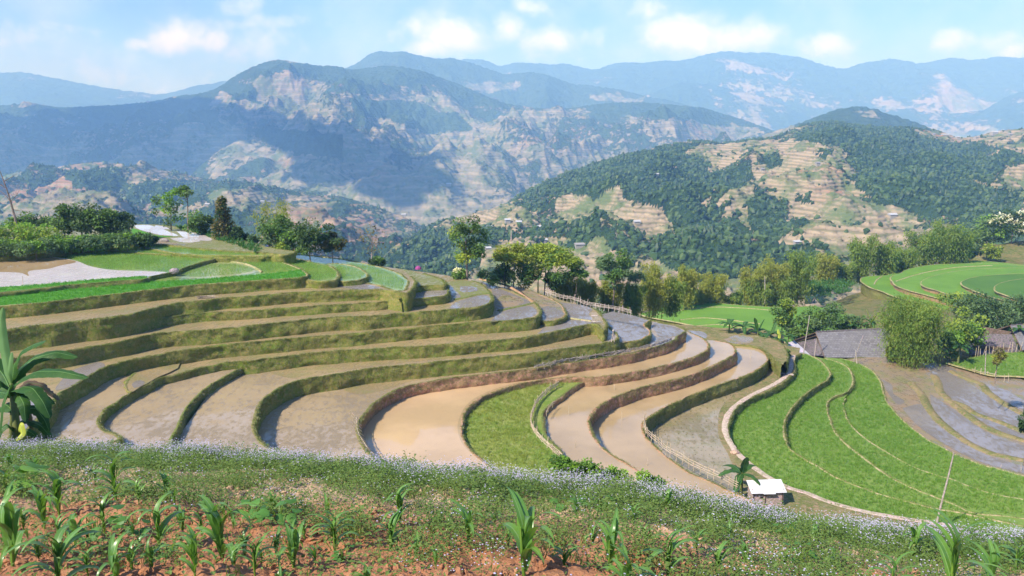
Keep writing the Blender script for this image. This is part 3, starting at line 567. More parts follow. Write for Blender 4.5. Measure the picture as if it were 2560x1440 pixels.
# small mud terrace between two noses
slab([(1345, 797), (1361, 803), (1392, 800), (1408, 794), (1414, 788), (1412, 778), (1405, 765), (1396, 757), (1385, 751), (1370, 744), (1345, 735)], [(1320, 722), (1290, 718), (1330, 750), (1350, 775)], z5 - .7, .9, M_rmud, M_redtop, M_bg, seed=14, lip=.7)
patch([(1350, 770), (1370, 765), (1400, 775), (1405, 790), (1365, 797), (1352, 788)], z5 - .7, M_grey)
# level 6
slab([(240, 1115), (300, 1099), (287, 1085), (262, 1078), (250, 1065), (247, 1050), (255, 1036), (270, 1020), (290, 1008), (310, 994), (337, 978), (352, 970), (367, 965), (380, 956), (394, 948), (410, 943), (424, 940), (465, 929), (520, 916), (555, 909), (590, 905), (627, 903), (660, 898), (710, 892), (760, 885), (819, 880), (870, 876), (928, 873), (980, 869), (1038, 867), (1090, 863), (1147, 859), (1200, 854), (1250, 850), (1309, 844), (1364, 833), (1400, 826), (1433, 819), (1460, 813), (1480, 810), (1495, 812), (1501, 818), (1508, 826), (1514, 818), (1514, 806), (1506, 794), (1497, 783), (1488, 774), (1480, 770)],
     sk(1250, 1470, 3) + [(1200, 760), (900, 800), (500, 860), (150, 1000), (100, 1160), (240, 1200)], z6, z6b - z6 < 0 and abs(z6 - z7) or 1, M_strip, M_top, M_bg, seed=15)
slab([(394, 897), (372, 909), (350, 924), (335, 934), (322, 946), (314, 958), (312, 970), (318, 978), (328, 981)], [(340, 974), (352, 966), (367, 959), (394, 943), (424, 931), (445, 920), (450, 908), (440, 896), (420, 884)], z6 + .12, .12, M_strip, M_top, M_bg, seed=16, lip=.8)
patch([(335, 970), (330, 960), (345, 950), (360, 953), (362, 958), (350, 966)], z6 + .12, M_grey)
patch([(150, 1060), (170, 1020), (200, 990), (240, 962), (290, 938), (318, 945), (312, 965), (325, 985), (300, 1000), (260, 1025), (243, 1045), (243, 1066), (270, 1088), (300, 1098), (290, 1110), (200, 1105), (160, 1090)], z6, M_mud)
patch([(1345, 835), (1365, 815), (1405, 802), (1475, 803), (1478, 808), (1440, 816), (1400, 824)], z6, M_grey)
patch([(1390, 754), (1474, 768), (1480, 772), (1472, 785), (1478, 800), (1420, 796), (1414, 780), (1400, 762)], z6, M_grey)
bund([(1414, 794), (1445, 799), (1478, 803)], z6, .18, .12, M_tan)
# X3 (between the two S curves)
slab([(400, 1160), (417, 1120), (427, 1100), (438, 1081), (452, 1053), (465, 1026), (478, 1008), (493, 992), (512, 974), (534, 959), (558, 945), (580, 932), (602, 921), (616, 913), (624, 907)],
     [(610, 906), (560, 914), (424, 945), (300, 1015), (255, 1060), (280, 1120), (320, 1200)], z6b, z6b - z7, M_mud, M_gtop, M_bo, seed=17)
# level 7: X4 + strips to the right + mud pad C
slab([(760, 1190), (720, 1145), (693, 1126), (673, 1120), (660, 1110), (648, 1100), (641, 1090), (636, 1075), (634, 1060), (636, 1045), (640, 1030), (647, 1016), (654, 1005), (663, 995), (678, 983), (696, 971), (716, 962), (737, 954), (765, 948), (792, 943), (846, 935), (901, 925), (955, 919), (1010, 913), (1080, 906), (1147, 900), (1220, 893), (1300, 886), (1360, 879), (1419, 871), (1460, 865), (1501, 859), (1522, 855), (1538, 852), (1546, 846), (1544, 838), (1534, 828), (1522, 818), (1512, 806)],
     [(1480, 800), (1440, 790), (1200, 830), (800, 860), (560, 930), (440, 1100), (420, 1220)], z7, z7 - z8, M_mud, M_top, M_bg, seed=18)
patch([(640, 908), (720, 900), (840, 885), (1000, 875), (1200, 862), (1400, 840), (1500, 825), (1520, 840), (1500, 855), (1400, 869), (1200, 890), (1000, 908), (900, 920), (800, 936), (740, 946), (700, 940), (640, 925), (600, 928)], z7, M_strip, name='mud')
slab([(1470, 872), (1505, 865), (1540, 859), (1564, 856), (1583, 853), (1600, 849), (1616, 842), (1625, 835), (1626, 828), (1620, 822), (1612, 816), (1612, 810), (1620, 804), (1626, 800)],
     sk(1474, 1640, 3) + [(1490, 790), (1500, 830), (1470, 850)], zC, zC - z8, M_grey, M_redtop, M_bg, seed=33, lip=.8)
# level 8: X5 + mud pad D
slab([(960, 1190), (940, 1155), (928, 1136), (917, 1125), (908, 1112), (900, 1098), (895, 1082), (894, 1068), (897, 1056), (902, 1047), (908, 1038), (916, 1028), (928, 1014), (942, 1003), (955, 994), (969, 985), (988, 976), (1010, 968), (1035, 961), (1065, 955), (1105, 949), (1147, 943), (1200, 937), (1260, 930), (1323, 923), (1385, 914), (1446, 904), (1500, 896), (1556, 887), (1585, 882), (1610, 875), (1640, 867), (1665, 860), (1680, 853), (1689, 848), (1693, 841), (1700, 837), (1710, 832), (1714, 827), (1706, 821), (1690, 815)],
     sk(1600, 1680, 3) + [(1560, 800), (1300, 860), (900, 900), (700, 960), (620, 1100), (740, 1230)], z8, z8 - z9, M_mud, M_top, M_be, seed=19)
patch([(1300, 890), (1420, 875), (1550, 858), (1630, 850), (1660, 848), (1640, 862), (1560, 884), (1440, 902), (1300, 920), (1150, 938), (1020, 955), (960, 975), (900, 985), (860, 975), (920, 945), (1100, 912)], z8, M_strip, name='mud')
patch([(1622, 866), (1630, 850), (1640, 843), (1680, 845), (1676, 852), (1650, 862)], z8, M_grey)
patch([(1636, 806), (1680, 816), (1708, 827), (1690, 840), (1650, 842), (1640, 830), (1630, 815)], z8, M_grey, lift=.008)
# level 9: red pad X6 + strip + pad E
slab([(1280, 1230), (1245, 1180), (1227, 1166), (1208, 1152), (1188, 1136), (1173, 1118), (1161, 1100), (1156, 1086), (1155, 1073), (1156, 1055), (1161, 1037), (1169, 1022), (1180, 1009), (1196, 997), (1216, 987), (1255, 972), (1295, 961), (1337, 952), (1380, 947), (1419, 944), (1460, 943), (1501, 942), (1530, 938), (1556, 934), (1600, 927), (1638, 919), (1680, 909), (1720, 897), (1745, 888), (1761, 880), (1770, 872), (1771, 863), (1765, 853), (1755, 845), (1740, 838), (1725, 832)],
     [(1700, 820), (1660, 850), (1500, 890), (1100, 930), (930, 1000), (880, 1080), (950, 1230)], z9, z9 - z10, M_clean, M_redtop, M_be, seed=20, lip=.6)
patch([(920, 1160), (905, 1110), (925, 1050), (965, 1000), (1040, 968), (1150, 953), (1330, 932), (1400, 925), (1420, 938), (1335, 948), (1250, 968), (1180, 1000), (1150, 1040), (1145, 1080), (1160, 1115), (1200, 1150), (1250, 1200)], z9, M_red)
# green pad X7 (its own slab at a level between)
slab([(1440, 1200), (1410, 1150), (1392, 1116), (1376, 1104), (1364, 1087), (1359, 1068), (1357, 1048), (1361, 1029), (1378, 1009), (1405, 989), (1433, 968), (1452, 957), (1474, 948), (1490, 945)],
     [(1440, 942), (1330, 950), (1200, 990), (1140, 1060), (1180, 1150), (1260, 1220)], zG, zG - z10 + .1, M_cropY, M_gtop, M_be, seed=21, lip=.5)
# level 10 (pad between green field and next)
slab([(1680, 1240), (1630, 1198), (1597, 1179), (1583, 1170), (1569, 1160), (1543, 1146), (1515, 1127), (1504, 1117), (1494, 1105), (1485, 1093), (1479, 1080), (1475, 1070), (1473, 1060), (1473, 1050), (1476, 1040), (1484, 1028), (1496, 1017), (1511, 1006), (1528, 996), (1548, 988), (1569, 980), (1600, 970), (1638, 960), (1680, 950), (1720, 939), (1755, 926), (1788, 911), (1812, 900), (1829, 891), (1837, 883), (1839, 874), (1834, 866), (1824, 859), (1806, 855), (1788, 851)],
     [(1760, 850), (1740, 880), (1600, 920), (1400, 950), (1300, 1050), (1350, 1150), (1480, 1250)], z10, z10 - z11, M_clean, M_redtop, M_be, seed=22, lip=.6)
# level 11
slab([(1900, 1262), (1860, 1243), (1829, 1230), (1802, 1218), (1775, 1205), (1747, 1193), (1720, 1180), (1693, 1163), (1672, 1146), (1652, 1130), (1637, 1117), (1624, 1103), (1614, 1092), (1608, 1078), (1606, 1068), (1610, 1056), (1621, 1045), (1635, 1034), (1652, 1024), (1671, 1014), (1693, 1003), (1720, 991), (1747, 981), (1775, 970), (1802, 961), (1829, 952), (1850, 944), (1870, 936), (1888, 927), (1901, 919), (1913, 909), (1919, 899), (1917, 889), (1908, 880), (1896, 872), (1885, 866), (1868, 861), (1848, 862)],
     [(1830, 868), (1820, 895), (1750, 920), (1600, 965), (1500, 1000), (1440, 1060), (1500, 1180), (1620, 1260), (1750, 1300)], z11, z11 - z12, M_clean, M_redtop, M_bo, seed=23, lip=.6)
# level 12: planted pad, verge and path
slab([(2500, 1345), (2420, 1322), (2339, 1311), (2298, 1304), (2216, 1291), (2134, 1274), (2052, 1249), (2024, 1237), (1969, 1220), (1915, 1190), (1901, 1184), (1880, 1168), (1860, 1145), (1838, 1120), (1826, 1105), (1820, 1090), (1819, 1075), (1824, 1050), (1840, 1023), (1866, 1001), (1887, 990), (1925, 975), (1955, 958), (1976, 942), (1984, 930), (1986, 915), (1984, 900), (1986, 892), (2000, 884)],
     [(2000, 870), (1960, 862), (1960, 835), (1880, 820), (1800, 820), (1720, 812), (1660, 810), (1700, 900), (1600, 1000), (1580, 1100), (1700, 1250), (1900, 1320), (2200, 1370), (2450, 1400)], z12, z12 - zF1, M_verge, M_verge, M_bo, seed=24, lip=.5)
patch([(1760, 1240), (1700, 1185), (1650, 1140), (1618, 1100), (1612, 1070), (1640, 1040), (1700, 1010), (1790, 975), (1860, 948), (1885, 940), (1870, 958), (1830, 990), (1803, 1020), (1795, 1060), (1800, 1100), (1820, 1135), (1835, 1170), (1850, 1200), (1850, 1225), (1800, 1235)], z12, mud('planted_water', wet=(.36, .285, .17), clod=(.13, .11, .04), amt=.5, green=.3, lo=.50, rough=.12))
patch([(1900, 935), (1918, 912), (1925, 895), (1935, 890), (1945, 905), (1940, 925), (1918, 940)], z12, M_rmud, name='mud')
# raised ground behind the last pads (grassy knoll with stepped mud)
slab([(1964, 905), (1968, 890), (1962, 872), (1955, 860), (1940, 850), (1900, 842), (1860, 838), (1800, 830), (1745, 822), (1720, 822), (1712, 832), (1722, 843), (1748, 850), (1790, 853), (1840, 860), (1890, 866), (1915, 878), (1930, 890), (1945, 905), (1955, 912)], [], z11 + .25, 1.2, M_verge, M_verge, M_bo, seed=25, lip=.4, name='grassy_knoll')
patch([(1720, 826), (1750, 828), (1768, 838), (1760, 846), (1735, 842)], z11 + .25, M_grey)
patch([(1810, 848), (1850, 838), (1880, 845), (1870, 858), (1830, 858)], z11 + .25, M_rmud, name='mud')
# path
def path_strip(line, z, w, m, name, lift=.03):
    C = smooth_line(px3(line, z), .4); N = perp(C); o = np.array([-1, -.5, 0, .5, 1.0]); V = []
    for q in o:
        nx = pn(C[:, 0] * .9 + q * 3, C[:, 1] * .9, 7) * .18
        V.append(np.column_stack([C[:, :2] + N * (w * (q + nx))[:, None], C[:, 2] + lift + .03 * (1 - q * q)]))
    V = np.stack(V, 1); return mk(name, V.reshape(-1, 3), gridf(*V.shape[:2])[:, ::-1], [m], smooth=True, kind='structure')
path_strip([(1983, 888), (1979, 905), (1977, 918), (1968, 936), (1942, 957), (1915, 971), (1887, 984), (1866, 996), (1848, 1008), (1829, 1025), (1818, 1040), (1813, 1058), (1813, 1080), (1819, 1096), (1828, 1112), (1843, 1133), (1856, 1145), (1880, 1165), (1915, 1190), (1969, 1219), (2024, 1236), (2052, 1248), (2134, 1273), (2216, 1290), (2298, 1303), (2380, 1315)], z12, .30, M_path, 'path')
# green rice fields right of the path
slab([(2600, 1325), (2489, 1301), (2440, 1291), (2394, 1281), (2360, 1276), (2325, 1269), (2243, 1248), (2188, 1232), (2147, 1217), (2120, 1207), (2093, 1195), (2065, 1180), (2038, 1163), (2016, 1152), (1997, 1140), (1984, 1131), (1974, 1121), (1966, 1108), (1961, 1094), (1959, 1080), (1959, 1066), (1962, 1051), (1969, 1036), (1981, 1018), (1997, 1000), (2010, 988), (2024, 977), (2038, 968), (2052, 959), (2064, 953), (2072, 945), (2075, 936), (2072, 926), (2063, 914), (2052, 903), (2035, 893), (2016, 886), (1995, 884)],
     [(1970, 888), (1965, 930), (1880, 985), (1800, 1060), (1830, 1150), (1950, 1240), (2300, 1340), (2500, 1370)], zF1, zF1 - zF2, M_crop, M_tan, M_bo, seed=26, lip=1.1)
slab([(2640, 1310), (2520, 1291), (2421, 1279), (2400, 1268), (2353, 1249), (2325, 1238), (2298, 1228), (2270, 1216), (2243, 1203), (2202, 1178), (2180, 1162), (2161, 1147), (2140, 1131), (2120, 1116), (2102, 1099), (2087, 1080), (2079, 1062), (2073, 1045), (2069, 1030), (2068, 1016), (2069, 1005), (2076, 998), (2093, 988), (2104, 986), (2116, 981), (2124, 974), (2129, 964), (2132, 953), (2131, 942), (2127, 930), (2119, 918), (2104, 909), (2084, 902), (2060, 896)],
     [(2030, 890), (2050, 930), (1990, 990), (1940, 1060), (1970, 1150), (2100, 1220), (2300, 1290), (2560, 1340)], zF2, .45, M_crop, M_tan, M_bo, seed=27, lip=1.0)
slab([(2640, 1272), (2560, 1249), (2510, 1240), (2462, 1229), (2420, 1214), (2380, 1198), (2345, 1189), (2312, 1178), (2285, 1168), (2262, 1156), (2240, 1144), (2216, 1130), (2196, 1118), (2175, 1105), (2154, 1089), (2134, 1070), (2123, 1057), (2115, 1043), (2111, 1030), (2109, 1018), (2109, 1006), (2113, 996)],
     [(2120, 985), (2080, 1000), (2060, 1060), (2120, 1140), (2240, 1220), (2380, 1280), (2600, 1320)], zF2 - .25, .2, M_crop, M_tan, M_bo, seed=28, lip=.7)
slab([(2700, 1215), (2620, 1202), (2560, 1190), (2489, 1171), (2460, 1164), (2435, 1155), (2400, 1142), (2361, 1121), (2325, 1103), (2304, 1089), (2284, 1073), (2262, 1056), (2243, 1037), (2230, 1022), (2219, 1007), (2212, 994), (2208, 981), (2205, 966), (2199, 951), (2192, 940), (2183, 929), (2165, 917), (2142, 907), (2120, 900), (2100, 896)],
     [(2060, 893), (2110, 920), (2125, 950), (2060, 1000), (2060, 1080), (2200, 1200), (2400, 1290), (2700, 1330)], zF4, .35, M_crop, M_tan, M_bo, seed=29, lip=.8)
# mud fields on the far right
slab([(2900, 1290), (2700, 1240), (2500, 1260), (2300, 1200), (2100, 1100), (2050, 950), (2140, 895), (2165, 893)],
     [(2180, 888), (2230, 885), (2290, 905), (2350, 910), (2470, 925), (2560, 950), (2900, 990)], zM, 2.0, M_rmud, M_verge, M_bo, seed=30, lip=.3, name='mud_field')
patch([(2205, 948), (2225, 958), (2235, 985), (2262, 1005), (2250, 1012), (2222, 985)], zM, M_grey)
patch([(2311, 914), (2345, 912), (2375, 918), (2400, 940), (2448, 975), (2500, 1010), (2580, 1050), (2700, 1090), (2700, 1150), (2560, 1105), (2470, 1062), (2390, 1010), (2352, 975), (2339, 944)], zM, M_grey, lift=.01)
patch([(2325, 985), (2350, 1000), (2400, 1035), (2460, 1075), (2530, 1105), (2600, 1125), (2600, 1160), (2500, 1135), (2440, 1110), (2380, 1070), (2335, 1030)], zM, M_grey, lift=.01)
patch([(2255, 1020), (2300, 1010), (2340, 1060), (2400, 1100), (2460, 1135), (2560, 1165), (2700, 1190), (2700, 1225), (2560, 1185), (2440, 1150), (2370, 1115), (2290, 1060)], zM, M_grey, lift=.01)
patch([(2450, 960), (2500, 970), (2560, 1000), (2640, 1030), (2640, 1050), (2560, 1025), (2480, 985)], zM, M_grey, lift=.01)
for ln in ([(2279, 958), (2303, 985), (2325, 1026), (2344, 1048), (2366, 1067), (2395, 1090), (2421, 1108), (2450, 1122), (2476, 1133), (2520, 1143), (2600, 1160)],
           [(2336, 940), (2345, 958), (2350, 977), (2370, 998), (2394, 1018), (2428, 1044), (2462, 1067), (2510, 1086), (2560, 1102), (2640, 1125)],
           [(2365, 1000), (2400, 1010), (2440, 1035), (2490, 1052), (2560, 1080), (2640, 1105)],
           [(2377, 928), (2410, 945), (2448, 958), (2470, 980), (2510, 1008), (2560, 1037), (2640, 1070)]): bund(ln, zM, .45, .16, M_verge)
# bright field beyond them
slab([(2800, 975), (2600, 945), (2540, 940), (2480, 938), (2430, 925), (2385, 912), (2372, 908), (2400, 902), (2450, 890), (2500, 884), (2560, 880), (2700, 876), (2800, 876)], [(2850, 900), (2850, 950)], zM + .35, .35, M_crop, M_tan, M_bo, seed=31, lip=.7)
# fields across the gully behind the banana grove
zV = -38.0
slab([(2000, 880), (1950, 850), (1880, 838), (1800, 828), (1740, 815), (1680, 803), (1620, 792), (1600, 786), (1625, 778), (1660, 768), (1690, 757), (1715, 748), (1735, 746), (1760, 750), (1800, 758), (1850, 763), (1900, 766), (1960, 768), (2040, 765)], [(2120, 790), (2120, 850)], zV, 1.2, M_farcrop, M_tan, M_bo, seed=32, lip=1.2, step=.8)
for ln in ([(1625, 790), (1700, 776), (1780, 768), (1850, 770), (1930, 776)], [(1700, 800), (1760, 795), (1820, 800), (1900, 810)], [(1740, 815), (1800, 812), (1860, 820), (1920, 828)]): bund(ln, zV, .14, .10)
zW = -40.0
def vt(rim, z, m, H=.9, b=M_be): slab(rim, [(2750, 650), (2850, 700), (2850, 900)], z, H, m, M_tan, b, seed=int(-z * 10), lip=.8, step=.9)
vt([(2600, 860), (2500, 830), (2400, 790), (2330, 765), (2250, 745), (2228, 738), (2205, 728), (2180, 720), (2165, 712), (2152, 700), (2158, 693), (2180, 690), (2215, 688), (2232, 684), (2260, 680), (2280, 673), (2310, 668), (2345, 660), (2400, 655), (2440, 652), (2500, 656), (2560, 662), (2650, 662)], -40.2, M_farcrop, 1.6, M_bo)
vt([(2620, 840), (2520, 800), (2470, 785), (2430, 770), (2400, 761), (2370, 752), (2320, 738), (2280, 728), (2250, 718), (2238, 712), (2232, 704), (2226, 697), (2230, 690), (2252, 683), (2262, 676), (2290, 668), (2330, 662), (2400, 659), (2470, 658), (2560, 664), (2650, 664)], -39.0, M_farcrop)
vt([(2620, 810), (2540, 780), (2480, 762), (2440, 752), (2400, 740), (2372, 735), (2340, 725), (2315, 718), (2304, 711), (2303, 705), (2312, 698), (2330, 691), (2370, 681), (2420, 674), (2500, 670), (2650, 672)], -38.0, M_farcrop)
vt([(2640, 790), (2560, 762), (2520, 752), (2490, 745), (2450, 732), (2425, 722), (2408, 714), (2403, 707), (2412, 700), (2440, 692), (2480, 688), (2560, 684), (2650, 686)], -37.2, M_darkcrop)
vt([(2640, 775), (2580, 755), (2540, 746), (2510, 736), (2490, 728), (2487, 720), (2492, 712), (2510, 705), (2540, 699), (2600, 694), (2650, 694)], -36.5, M_darkcrop)
for ln in ([(2185, 712), (2192, 700), (2206, 690)], [(2238, 704), (2280, 690), (2330, 678), (2400, 668), (2480, 664)]): bund(ln, -39.0 if ln[0][0] > 2200 else -40.2, .16, .12)

# ------------------------------------------------------------------ hillside ground under and around everything
M_hill = bankmat('hillside_scrub', (.10, .14, .035), (.17, .16, .06), (.24, .19, .10), .3, .5)
ctl = []
def cpt(px, py, z): ctl.append(U(px, py, z))
for px, py, z in [(0, 700, -18.6), (-300, 700, -18.4), (400, 700, -18.6), (400, 600, -18.0), (0, 620, -17.8), (700, 660, -18.6), (800, 720, -19.8), (1000, 700, -20.8), (1000, 760, -21.5), (1300, 800, -24.5), (1300, 730, -24.6), (1500, 850, -27), (1500, 790, -26.5), (1700, 870, -29.5), (1850, 900, -32), (500, 1000, -26), (900, 1000, -29), (1300, 1050, -31), (1600, 1100, -32.5),
                  (1850, 1150, -33.5), (2100, 1100, -34.5), (2400, 1200, -35), (2560, 1000, -35.5), (2300, 930, -34.5), (100, 1000, -24.5), (-400, 900, -22), (2100, 890, -33.6), (2450, 880, -33.8), (2900, 1000, -35.5), (2000, 860, -33.6), (1800, 800, -41), (1700, 770, -41), (1950, 800, -40), (2400, 720, -42.5), (2250, 710, -42), (2560, 760, -42), (2700, 700, -42)]: cpt(px, py, z)
for px, Y, z in [(-400, 125, -20), (0, 128, -20), (300, 130, -22), (500, 124, -25), (700, 112, -25), (900, 106, -26), (1100, 104, -27), (1300, 112, -32), (1500, 122, -38), (1650, 135, -43), (-400, 200, -60), (0, 210, -72), (400, 190, -70), (700, 170, -66), (1000, 170, -68), (1300, 175, -68), (1500, 180, -64), (1700, 190, -58), (1950, 195, -50), (2100, 205, -46), (2300, 245, -50), (2560, 300, -62), (2800, 300, -62),
                 (0, 330, -150), (600, 330, -160), (1200, 330, -165), (1800, 340, -140), (2300, 350, -110), (2700, 350, -90), (-600, 330, -120), (0, 480, -240), (1200, 480, -250), (2500, 480, -200), (2050, 170, -41.2), (2100, 150, -39), (2200, 140, -37), (2400, 130, -36), (2600, 130, -37), (1900, 150, -41)]:
    a, _ = at(px, 700); ctl.append(np.array([a * Y, Y, z]))
ctl += [UY(px, py, Y) - [0, 0, .3] for px, py, Y in [(2430, 628, 250), (2500, 640, 246), (2560, 650, 244), (2460, 612, 262), (2560, 602, 270), (2750, 596, 275), (2900, 640, 245)]]
ctl += [np.array(q, float) for q in [(-40, 30, -22), (-15, 30, -24), (10, 30, -28), (30, 30, -33), (-60, 50, -22), (50, 40, -36)]]
K = np.array(ctl); sc_ = 60.
def tps(A, B):
    d = np.linalg.norm(A[:, None, :2] - B[None, :, :2], axis=2) / sc_; return np.sqrt(d * d + .01)
nK = len(K); A = np.zeros((nK + 3, nK + 3)); A[:nK, :nK] = tps(K, K) + np.eye(nK) * -1e-2; Pm = np.column_stack([np.ones(nK), K[:, :2] / sc_]); A[:nK, nK:] = Pm; A[nK:, :nK] = Pm.T
cf = np.linalg.solve(A, np.concatenate([K[:, 2], np.zeros(3)]))
def ground_z(X, Y):
    s = X.shape; Q = np.column_stack([X.ravel(), Y.ravel()]); out = np.empty(len(Q))
    for i in range(0, len(Q), 20000): q = Q[i:i + 20000]; out[i:i + 20000] = tps(q, K) @ cf[:nK] + cf[nK] + (q / sc_) @ cf[nK + 1:]
    return out.reshape(s)
nx_, ny_ = 300, 330; gx = np.linspace(-230, 330, nx_); gy = 24 + (500 - 24) * np.linspace(0, 1, ny_) ** 1.5; X, Y = np.meshgrid(gx, gy, indexing='ij')
Zg = ground_z(X, Y) + .5 * fbm(X / 9, Y / 9, 13, 4) * sst(Y, 80, 140)
mk('hillside', np.stack([X, Y, Zg], -1).reshape(-1, 3), gridf(nx_, ny_), [M_hill], smooth=True, kind='structure')
# ------------------------------------------------------------------ foreground slope
_cr = np.array([(-900, 1080, 19), (-200, 1093, 17), (0, 1100, 16.5), (300, 1106, 15.5), (600, 1120, 14.5), (900, 1140, 13.5), (1200, 1166, 13), (1500, 1194, 12.6), (1700, 1216, 12.4), (1900, 1262, 12.2), (2200, 1302, 12), (2560, 1332, 12), (2900, 1352, 12), (3500, 1380, 12)], float)
_ca, _ct = at(_cr[:, 0], _cr[:, 1]); _cz = _ct * _cr[:, 2] - .34
def fg_crest(a): return np.interp(a, _ca, _cr[:, 2]), np.interp(a, _ca, _cz)
def fg_z(X, Y, detail=True):
    Yq = np.maximum(Y, .5); a = X / Yq; Yc, zc = fg_crest(a)
    d = Y - Yc; z = np.where(d < 0, -1.8 + (zc + 1.8) * (Y / Yc), zc + (np.interp(a, _ca, _ct) - .03 + .014 * sst(a, .1, .5)) * d - .25 * (1 - np.exp(-np.clip(d, 0, 99) / 1.5)))
    if detail:
        z = z + .11 * fbm(X / 1.3, Y / 1.1, 201, 3) + .06 * ridged(X / .42, Y / .42, 205, 3) + .018 * fbm(X / .09, Y / .09, 207, 3)
    return z
na, nY = 900, 370
aa = np.linspace(-.98, .98, na); yv = 4.6 * (80 / 4.6) ** np.linspace(0, 1, nY); A2, Yg2 = np.meshgrid(aa, yv, indexing='ij'); X2 = A2 * Yg2; Z2 = fg_z(X2, Yg2)
def soilf(g, b):
    p = GP(g); sx = g.n('ShaderNodeSeparateXYZ', Vector=p)
    n1 = g.noise(p, .35, 4, .6); n2 = g.noise(p, 3.5, 6, .7); n3 = g.noise(p, 22, 4, .7)
    k = g.m('ADD', g.m('MULTIPLY', g.m('SUBTRACT', sx.outputs[1], 8.3), .30), g.m('MULTIPLY', sx.outputs[0], .07)); k = g.m('ADD', k, g.m('MULTIPLY', g.m('SUBTRACT', n1, .5), 1.6))
    c = g.mix(g.step(k, -.1, .8), (.37, .17, .085), (.47, .35, .22)); c = g.mix(g.m('MULTIPLY', g.step(n2, .45, .75), .6), c, (.48, .29, .17)); c = g.mix(g.m('MULTIPLY', g.step(n3, .4, .75), .35), c, (.34, .15, .08))
    far = g.step(sx.outputs[1], 16.5, 20)
    c = g.mix(far, c, (.12, .15, .05))
    g.set(b.inputs['Base Color'], c); bump(g, b, g.m('ADD', n3, g.m('MULTIPLY', n2, 2)), .9, .03)
M_soil = mat('red_soil', soilf, rough=.97, spec=.05)
mk('ground', np.stack([X2, Yg2, Z2], -1).reshape(-1, 3), gridf(na, nY), [M_soil], smooth=True, kind='structure')
def fg_hit(px, py):                    # where the sight line meets the slope (smooth form)
    a, t = at(px, py); Y = 6.
    ys = np.linspace(4, 30, 1500); z = fg_z(a * ys, ys, False); i = np.argmax(t * ys < z + 1e-3)
    return np.array([a * ys[i], ys[i], fg_z(np.array([a * ys[i]]), np.array([ys[i]]))[0]])

rng = np.random.default_rng(7)
def rotz(th): c, s = np.cos(th), np.sin(th); return np.stack([np.stack([c, -s, 0 * c], -1), np.stack([s, c, 0 * c], -1), np.stack([0 * c, 0 * c, 1 + 0 * c], -1)], -2)
def scatter(templ, P, scale, yaw, name, mats, **props):
    """templ: list of (V, F, M) variants; one merged mesh"""
    Vs = []; F3 = {}; M3 = {}; n = 0; var = rng.integers(0, len(templ), len(P))
    for k, (V, F, M) in enumerate(templ):
        I = np.where(var == k)[0]
        if not len(I): continue
        W_ = np.einsum('nij,mj->nmi', rotz(yaw[I]), V) * scale[I][:, None, None] + P[I][:, None]
        Vs.append(W_.reshape(-1, 3)); off = n + np.arange(len(I)) * len(V); n += len(I) * len(V)
        F3.setdefault(F.shape[1], []).append((F[None] + off[:, None, None]).reshape(-1, F.shape[1])); M3.setdefault(F.shape[1], []).append(np.tile(M, len(I)))
    F = []; M = []
    for q in F3: F.append(np.concatenate(F3[q])); M.append(np.concatenate(M3[q]))
    return mk(name, np.concatenate(Vs), F, mats, np.concatenate(M), False, **props)
def leafquads(C, D, L, Wd, droop=.3, r=None):
    """rhombic leaves: centre-base C, direction D, length L, width Wd -> verts (n,4,3)"""
    r = r or rng; D = D / (np.linalg.norm(D, axis=1)[:, None] + 1e-9); S_ = np.cross(D, np.array([0, 0, 1.]) + .35 * r.standard_normal(D.shape)); S_ /= np.linalg.norm(S_, axis=1)[:, None] + 1e-9
    L = np.broadcast_to(L, (len(C),))[:, None]; Wd = np.broadcast_to(Wd, (len(C),))[:, None]
    tip = C + D * L; tip[:, 2] -= droop * L[:, 0]; mid = C + D * L * .5
    return np.stack([C, mid + S_ * Wd * .5, tip, mid - S_ * Wd * .5], 1)
def quadF(n): return np.arange(n * 4).reshape(-1, 4)
M_weed = leafmat('weed_leaf', (.095, .175, .032), (.155, .235, .05), (.24, .25, .08), 1.2, trans=.3)
M_grassb = leafmat('grass_blade', (.10, .17, .03), (.16, .21, .05), (.28, .26, .10), 2.0)
M_flower = mat('pale_lilac_flower', lambda g, b: g.set(b.inputs['Base Color'], g.mix(g.noise(GP(g), 9, 1, .5), (.34, .31, .43), (.56, .53, .64))), rough=.9, spec=.1)
def weed_t(seed, flowers, h=.24, w=.16, nl=34):
    r = np.random.default_rng(seed); C = r.standard_normal((nl, 3)) * [w * .55, w * .55, 0]; C[:, 2] = r.uniform(.02, h, nl); D = C * [1, 1, 0] + r.standard_normal((nl, 3)) * [.08, .08, .03]; D[:, 2] += .03
    Q = leafquads(C, D, r.uniform(.022, .048, nl), r.uniform(.014, .028, nl), .2, r).reshape(-1, 3); F = quadF(nl); M = np.zeros(nl, int)
    if flowers:
        V = [Q]; FF = [F]; MM = [M]; n = len(Q)
        for k in range(flowers):
            c = np.array([*(r.standard_normal(2) * w * .6), h + r.uniform(-.02, .08)]); s = r.uniform(.006, .0115)
            o = np.array([[1, 0, 0], [0, 1, 0], [-1, 0, 0], [0, -1, 0], [0, 0, 1.0], [0, 0, -.3]]) * s * [1, 1, .6] + c
            q = np.array([[0, 1, 4, 4], [1, 2, 4, 4], [2, 3, 4, 4], [3, 0, 4, 4]]);
            V.append(o); MM.append(np.ones(2, int)); FF.append(np.array([[0, 1, 4, 3], [1, 2, 3, 4]]) + n); n += 6
        Q = np.concatenate(V); F = np.concatenate(FF); M = np.concatenate(MM)
    return Q, F, M
